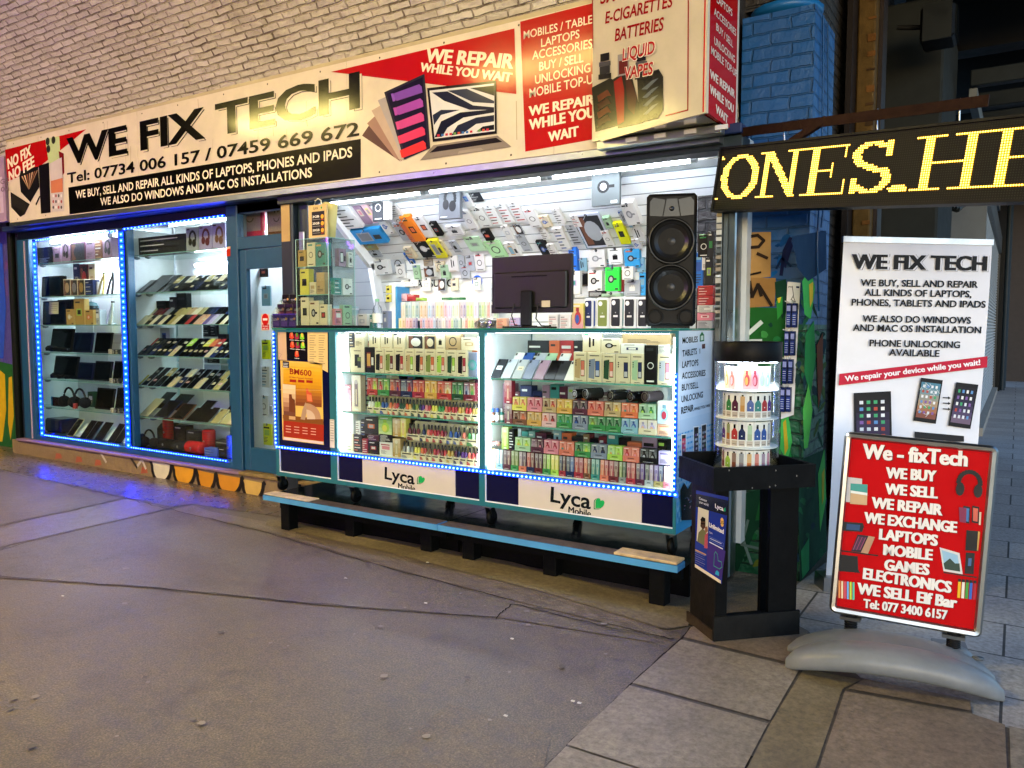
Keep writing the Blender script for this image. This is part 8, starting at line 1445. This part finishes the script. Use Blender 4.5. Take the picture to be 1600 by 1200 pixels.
m = MB(); ob(m, -.004, .003, .006, .255, .02, .74, '191510'); part(m, 'side_panel', st); m = MB(); ob(m, -.012, .44, -.012, .003, .012, .13, '1c1c1b'); ob(m, -.014, -.0045, .003, .275, .0, .06, '3a2f24'); part(m, 'plinth_board', st)
m = MB(); ob(m, .0, .43, .032, .243, .03, .045); part(m, 'shelf', st)
m = MB(); ov = .045; z0, z1 = .742, .852; ob(m, -ov, Lu+ov, -ov, -ov+.018, z0, z1, '0e1012'); ob(m, -ov, -ov+.018, -ov+.019, Lw+ov, z0, z1, '0e1220'); ob(m, Lu+ov-.018, Lu+ov, -ov+.019, Lw+ov, z0, z1, '0e1012'); ob(m, -ov+.019, Lu+ov-.019, Lw+ov-.018, Lw+ov, z0, z1+.02, '0e1012'); ob(m, -ov+.019, Lu+ov-.019, -ov+.019, Lw+ov-.019, .745, .775, '0b0c0d'); part(m, 'tray', st)
m = MB()
for a, z in ((.03, .84), (.27, .83), (.15, .752), (.24, .753), (.27, .758), (.38, .8)): p = A_+u_*a+w_v*(-ov-.0006)+Vector((0, 0, z)); m.lathe([(.0, 0), (.004, .0)], 'c8ccd0', 'metal', 8, p, 'y')
part(m, 'screw', st)
# poster on its side
so = A_-u_*.008; PF2 = Frame(so, -w_v, (0, 0, 1))
def d6(m, P, F):
    P([(1088, 771), (1138, 782), (1137, 806), (1088, 792)], '141a30', .0018); F.text(m, 'Connect', (1093, 780), (1105, 784.5), 4, 'e0e0e8', .0, .0024, 'gloss'); F.text(m, 'your world', (1093, 785.5), (1107.5, 791), 4, 'e0e0e8', .0, .0024, 'gloss'); lyc = F.text(m, 'Lyca', (1118, 793.5), (1131, 798.5), 7, 'e8e8f0', .02, .0024, 'gloss'); P([(1131.5, 795), (1134, 793), (1134.5, 799), (1131.5, 799)], '1e9a70', .0024)
    P([(1091.5, 792), (1108, 798), (1106, 856), (1089, 845)], 'c8c4b8', .0020); P([(1096, 812), (1100, 810), (1103, 815), (1103, 824), (1099, 828), (1095, 822)], '4a3428', .0024); P([(1095, 812), (1098, 807), (1103, 810), (1103, 815), (1096, 814)], '1a1614', .0027); P([(1090, 846), (1092, 832), (1098, 826), (1104, 830), (1105, 855)], '6a6a4a', .0022); P([(1102, 824), (1106, 822), (1107, 830), (1103, 834)], '8a6048', .0027); P([(1101, 856), (1102, 836), (1107, 832), (1106, 857)], 'a84a5a', .0025); P([(1096, 817), (1103, 818), (1103, 819.5), (1096, 818.5)], '101010', .003)
    F.disc(m, *F.ab(1129, 816), .016, 'd8b060', .0024, 'gloss', 18, .021); F.text(m, '25', (1126.3, 818), (1132, 819.4), 5, '4a3a18', .02, .003, 'gloss'); F.text(m, 'Unlimited', (1108.5, 823), (1131.5, 834.5), 7.5, 'e4e4f0', .04, .0024, 'gloss'); F.text(m, 'Data', (1109, 833), (1114, 834.6), 3, 'c0c4e0', .0, .0024, 'gloss')
    F.line(m, [(1109, 838), (1131, 849), (1131, 854), (1109, 843), (1109, 838)], .0016, '6a80c8', .0024, 'gloss', True); P([(1110, 840.5), (1128, 849), (1128, 850), (1110, 841.5)], 'c0c8e8', .0024); P([(1109, 846), (1130, 857), (1130, 858.5), (1109, 847.5)], 'd8d8f0', .0024)
    P([(1087, 858), (1104, 866), (1104, 868), (1087, 860)], 'b88a60', .0024)
    for k in range(6): P([(1087, 861+k*3.4), (1102-k % 2, 868+k*3.4), (1102, 868.6+k*3.4), (1087, 861.6+k*3.4)], '8a8ea8', .0024)
    P([(1105, 846), (1134, 861), (1128, 905), (1105, 890)], '3a2a7a', .0016); F.line(m, [(1117, 866), (1116, 884), (1125, 889), (1129, 886), (1128, 878), (1123, 876), (1122, 866), (1119, 862), (1117, 866)], .003, '3a9a8a', .0026, 'gloss', True); P([(1119, 893), (1121, 891), (1124, 894), (1124, 900), (1118, 897)], '2a9ac8', .0024)
    P([(1086.5, 881), (1127, 907), (1127, 912), (1086.5, 886)], 'd8cdb8', .0024)
poster('poster', 'blue mobile network poster reading Unlimited on the side of the wooden stand', 'poster', [(1088, 766), (1138.5, 777), (1128, 913), (1086, 884.5)], '1c2f8c', d6, PF2)
# round display
vd = Vector((-1.100, 3.822, .776)); vt = thing('vape_display', 'round clear vape display with black header lit white inside', 'display case', vd)
DR_ = .152; zl_ = [.776+.018]; lv = [onD(1168, y, vd.dot(cf)-.10+0) .z for y in (723, 684, 641, 600)]
m = MB(); m.lathe([(0, .776), (.155, .776), (.157, .782), (.157, .792), (0, .7925)], 'e8ecec', 'card', 40, (vd.x, vd.y, 0)); part(m, 'base', vt)
m = MB(); m.lathe([(.158, 1.338), (.160, 1.342), (.160, 1.43), (.157, 1.434), (.0, 1.436)], '0b0c0e', 'black', 40, (vd.x, vd.y, 0)); m.lathe([(.157, 1.338), (0, 1.337)], 'e8f0f0', 'card', 40, (vd.x, vd.y, 0)); part(m, 'header', vt)
m = MB(); m.lathe([(.1545, .793), (.1545, 1.337)], 'ffffff', 'clear', 40, (vd.x, vd.y, 0)); part(m, 'shell', vt)
LV = [.795, .795+.137, .795+.274, .795+.411]
for z in LV[1:]:
    m = MB(); m.lathe([(0, z-.006), (.146, z-.006), (.148, z-.003), (.146, z), (0, z)], 'f0f4f4', 'card', 36, (vd.x, vd.y, 0)); part(m, 'shelf', vt)
m = MB(); m.lathe([(.045, .795), (.045, 1.336)], 'eef2f2', 'card', 20, (vd.x, vd.y, 0)); part(m, 'core', vt)
m = MB(); m.lathe([(.100, 1.3355), (.125, 1.3345), (.140, 1.3355)], 'ffffff', 'tube', 36, (vd.x, vd.y, 0)); part(m, 'ring_light', vt)
ca = math.atan2(-vd.y, -vd.x)
def flask(c, h, style):
    m = MB(); w = .035; m.box(-w/2, w/2, 0, .018, 0, h*.96, 'e6e4e0', 'card', .0015); F = FR0(w); col = CN[c]
    if style == 0: F.poly(m, [(w*.05, h*.28), (w*.95, h*.28), (w*.95, h*.58), (w*.66, h*.70), (w*.34, h*.70), (w*.05, h*.58)], col, .0006, 'gloss', False); F.rect(m, w*.34, h*.70, w*.66, h*.86, '101014', .0006, 'gloss'); F.disc(m, w*.5, h*.42, .003, 'e8e8e8', .001)
    else: F.rect(m, w*.2, h*.26, w*.8, h*.84, hexmix(col, 'ffffff', .1), .0006, 'gloss'); F.rect(m, w*.2, h*.26, w*.8, h*.5, hexmix(col, 'c82a1a', .5 if style == 2 else .1), .001, 'gloss'); F.rect(m, w*.36, h*.84, w*.64, h*.90, '101014', .0006, 'gloss')
    F.rect(m, w*.1, h*.04, w*.9, h*.24, 'b8aca0', .0006); F.rect(m, w*.2, h*.1, w*.8, h*.12, '4a4640', .001); return m
LVN = ('bottom', 'third', 'second', 'top')
rows_ = [[('maroon', 1), ('lime', 0), ('brown', 1), ('grey', 1), ('amber', 2), ('coral', 1), ('mauve', 1), ('pink', 1)], [('purple', 0), ('olive', 2), ('red', 0), ('navy', 0), ('pale green', 1), ('blue', 0), ('blue', 0), ('silver', 1)], [('silver', 1), ('green', 0), ('plum', 0), ('amber', 1), ('blue', 0), ('teal', 0), ('red', 0), ('purple', 0)]]
for L_, row in enumerate(rows_):
    for k, (c, s_) in enumerate(row):
        a = ca+math.radians(-62+k*17.5)*1.0; a = ca+math.radians(-(62-k*17.5)); r = .118; p = Vector((vd.x+r*math.cos(a), vd.y+r*math.sin(a), LV[L_]+.0005))
        put(cached(('fl', c, s_), lambda: flask(c, .126, s_), 'vape_pack'), 'vape_pack', p, '%s vape pack, %s from left on the %s level of the round display' % (c, ORD[k], LVN[L_]), 'vape pack', 'vape packs in the round display', a+math.pi/2)
for k, (c, c2) in enumerate((('amber', 'cream'), ('coral', 'pale pink'), ('white', 'white'), ('red', 'amber'), ('crimson', 'pink'), ('pale green', 'silver'), ('light blue', 'white'))):
    a = ca+math.radians(-(58-k*19)); r = .112; p = Vector((vd.x+r*math.cos(a), vd.y+r*math.sin(a), LV[3]+.0005)); put(cached(('dp', c, c2), lambda: carton(.040, .108, .022, c2, 'pod', c, c2), 'vape_pack'), 'vape_pack', p, '%s vape box, %s from left on the top level of the round display' % (c, ORD[k]), 'vape pack', 'vape packs in the round display', a+math.pi/2)
# white strip of SIM packs on the pier
sf = Frame(onY(1220, 655, 4.722), (1, 0, 0), (0, 0, 1)); W_ = XY(1240, 4.722)-XY(1222, 4.722)
hs = thing('hanging_strip', 'white hanging card strip of navy SIM packs on the painted pier', 'display strip', sf.o)
m = MB(); sf.poly(m, [(1230.5, 440), (1250.5, 442), (1240, 648), (1220, 655)], 'd8d8da', .0, 'card'); sf.poly(m, [(1230.5, 440), (1250.5, 442), (1240, 648), (1220, 655)], 'c8c8ca', -.004, 'card'); sf.text(m, 'you', (1231.5, 449), (1238, 449.6), 3.5, '3a3a40', .02, .001, 'card'); sf.poly(m, [(1244, 447), (1249, 447.5), (1249, 450.5), (1244, 450)], '26305a', .001); sf.line(m, [(1238, 447), (1240, 462), (1236, 468), (1243, 472), (1239, 462)], .004, '4a4a50', .001, 'card', True); part(m, 'card', hs)
for r in range(4):
    y = 474+r*43.5
    for q in range(2):
        x0 = 1231-r*3.2+q*9; a, b = sf.ab(x0, y+38); a1, b1_ = sf.ab(x0+8, y); m = MB(); w, h = a1-a, b1_-b; F = FR0(w)
        for s in range(3):
            m.box(-w/2+.0, w/2, -.012*s-.010, -.012*s, 0, h, '1a2450', 'gloss', .0015)
        F2_ = Frame((-w/2, -.0341, 0), (1, 0, 0), (0, 0, 1)); F2_.rect(m, w*.1, h*.1, w*.9, h*.6, '2a3a7a', .0006, 'gloss'); F2_.rect(m, w*.1, h*.68, w*.9, h*.9, '8a90c0', .0006, 'gloss')
        for s in range(5): F2_.rect(m, w*.15, h*(.14+.09*s), w*.8, h*(.16+.09*s), 'b8bcd8', .001, 'gloss')
        o = sf.W(a+w/2, b, .012); put(me_of(m, 'sim_pack'), 'sim_pack', o, 'navy SIM packs on the hanging strip, %s column, %s tier' % (('left', 'right')[q], ORD[r]), 'SIM pack', 'SIM packs on the hanging strip')
    m = MB(); p = sf.W(*sf.ab(1233-r*3.2, y-1.5), .0); m.tube([p+Vector((0, -.001, 0)), p+Vector((.0, -.09, .004))], .003, 'd8dce0', 'gloss', 6); p = sf.W(*sf.ab(1242-r*3.2, y-1.5), .0); m.tube([p+Vector((0, -.001, 0)), p+Vector((.0, -.09, .004))], .003, 'd8dce0', 'gloss', 6); part(m, 'hook', hs)
# dark leaflet holder on the end panel
m = MB(); EF2 = Frame((cr_+.004, CF, 0), (0, 1, 0), (0, 0, 1)); EF2.poly(m, [(1062, 766), (1068, 754), (1074, 764), (1080, 752), (1085, 762), (1083, 812), (1064, 813)], '0c1024', .004, 'gloss')
for k in range(14): a, b = 1066+rnd.uniform(0, 15), 774+rnd.uniform(0, 22); EF2.poly(m, [(a, b), (a+1.6, b-.4), (a+1.6, b+1), (a, b+1.4)], rnd.choice(('4a5a8a', '8a6a7a', '3a4a6a')), .0048, 'gloss')
tag(recenter(m.build('leaflet_holder')), 'dark pointed leaflet holder on the end panel of the counter', 'leaflet holder')
m = MB(); m.tube([(XY(1112, CD), CD+.02, CT-.01), (XY(1116, 4.62), 4.66, 1.44), (XY(1124, 4.4), 4.43, 1.37)], .004, 'c8d0d4', 'gloss', 6); m.lathe([(.0, -.05), (.03, -.05), (.034, 0), (.028, .02), (0, .02)], '8a949c', 'metal', 14, (XY(1108, 4.66), 4.66, onY(1108, 672, 4.66).z), 'y'); part(m, 'socket')
dups = {l: n for l, n in LABELS.items() if len(n) > 1}

for l, n in LABELS.items():
    k = len(l.replace(',', ' ').split())
    if k > 16 or k < 4: print('LABEL', k, l)
    if len(n) > 1:
        gs_ = {bpy.data.objects[q].get('group') for q in n if q in bpy.data.objects}
        if None in gs_ or len(gs_) > 1 or len(n) > 3: print('DUP', len(n), l, gs_)
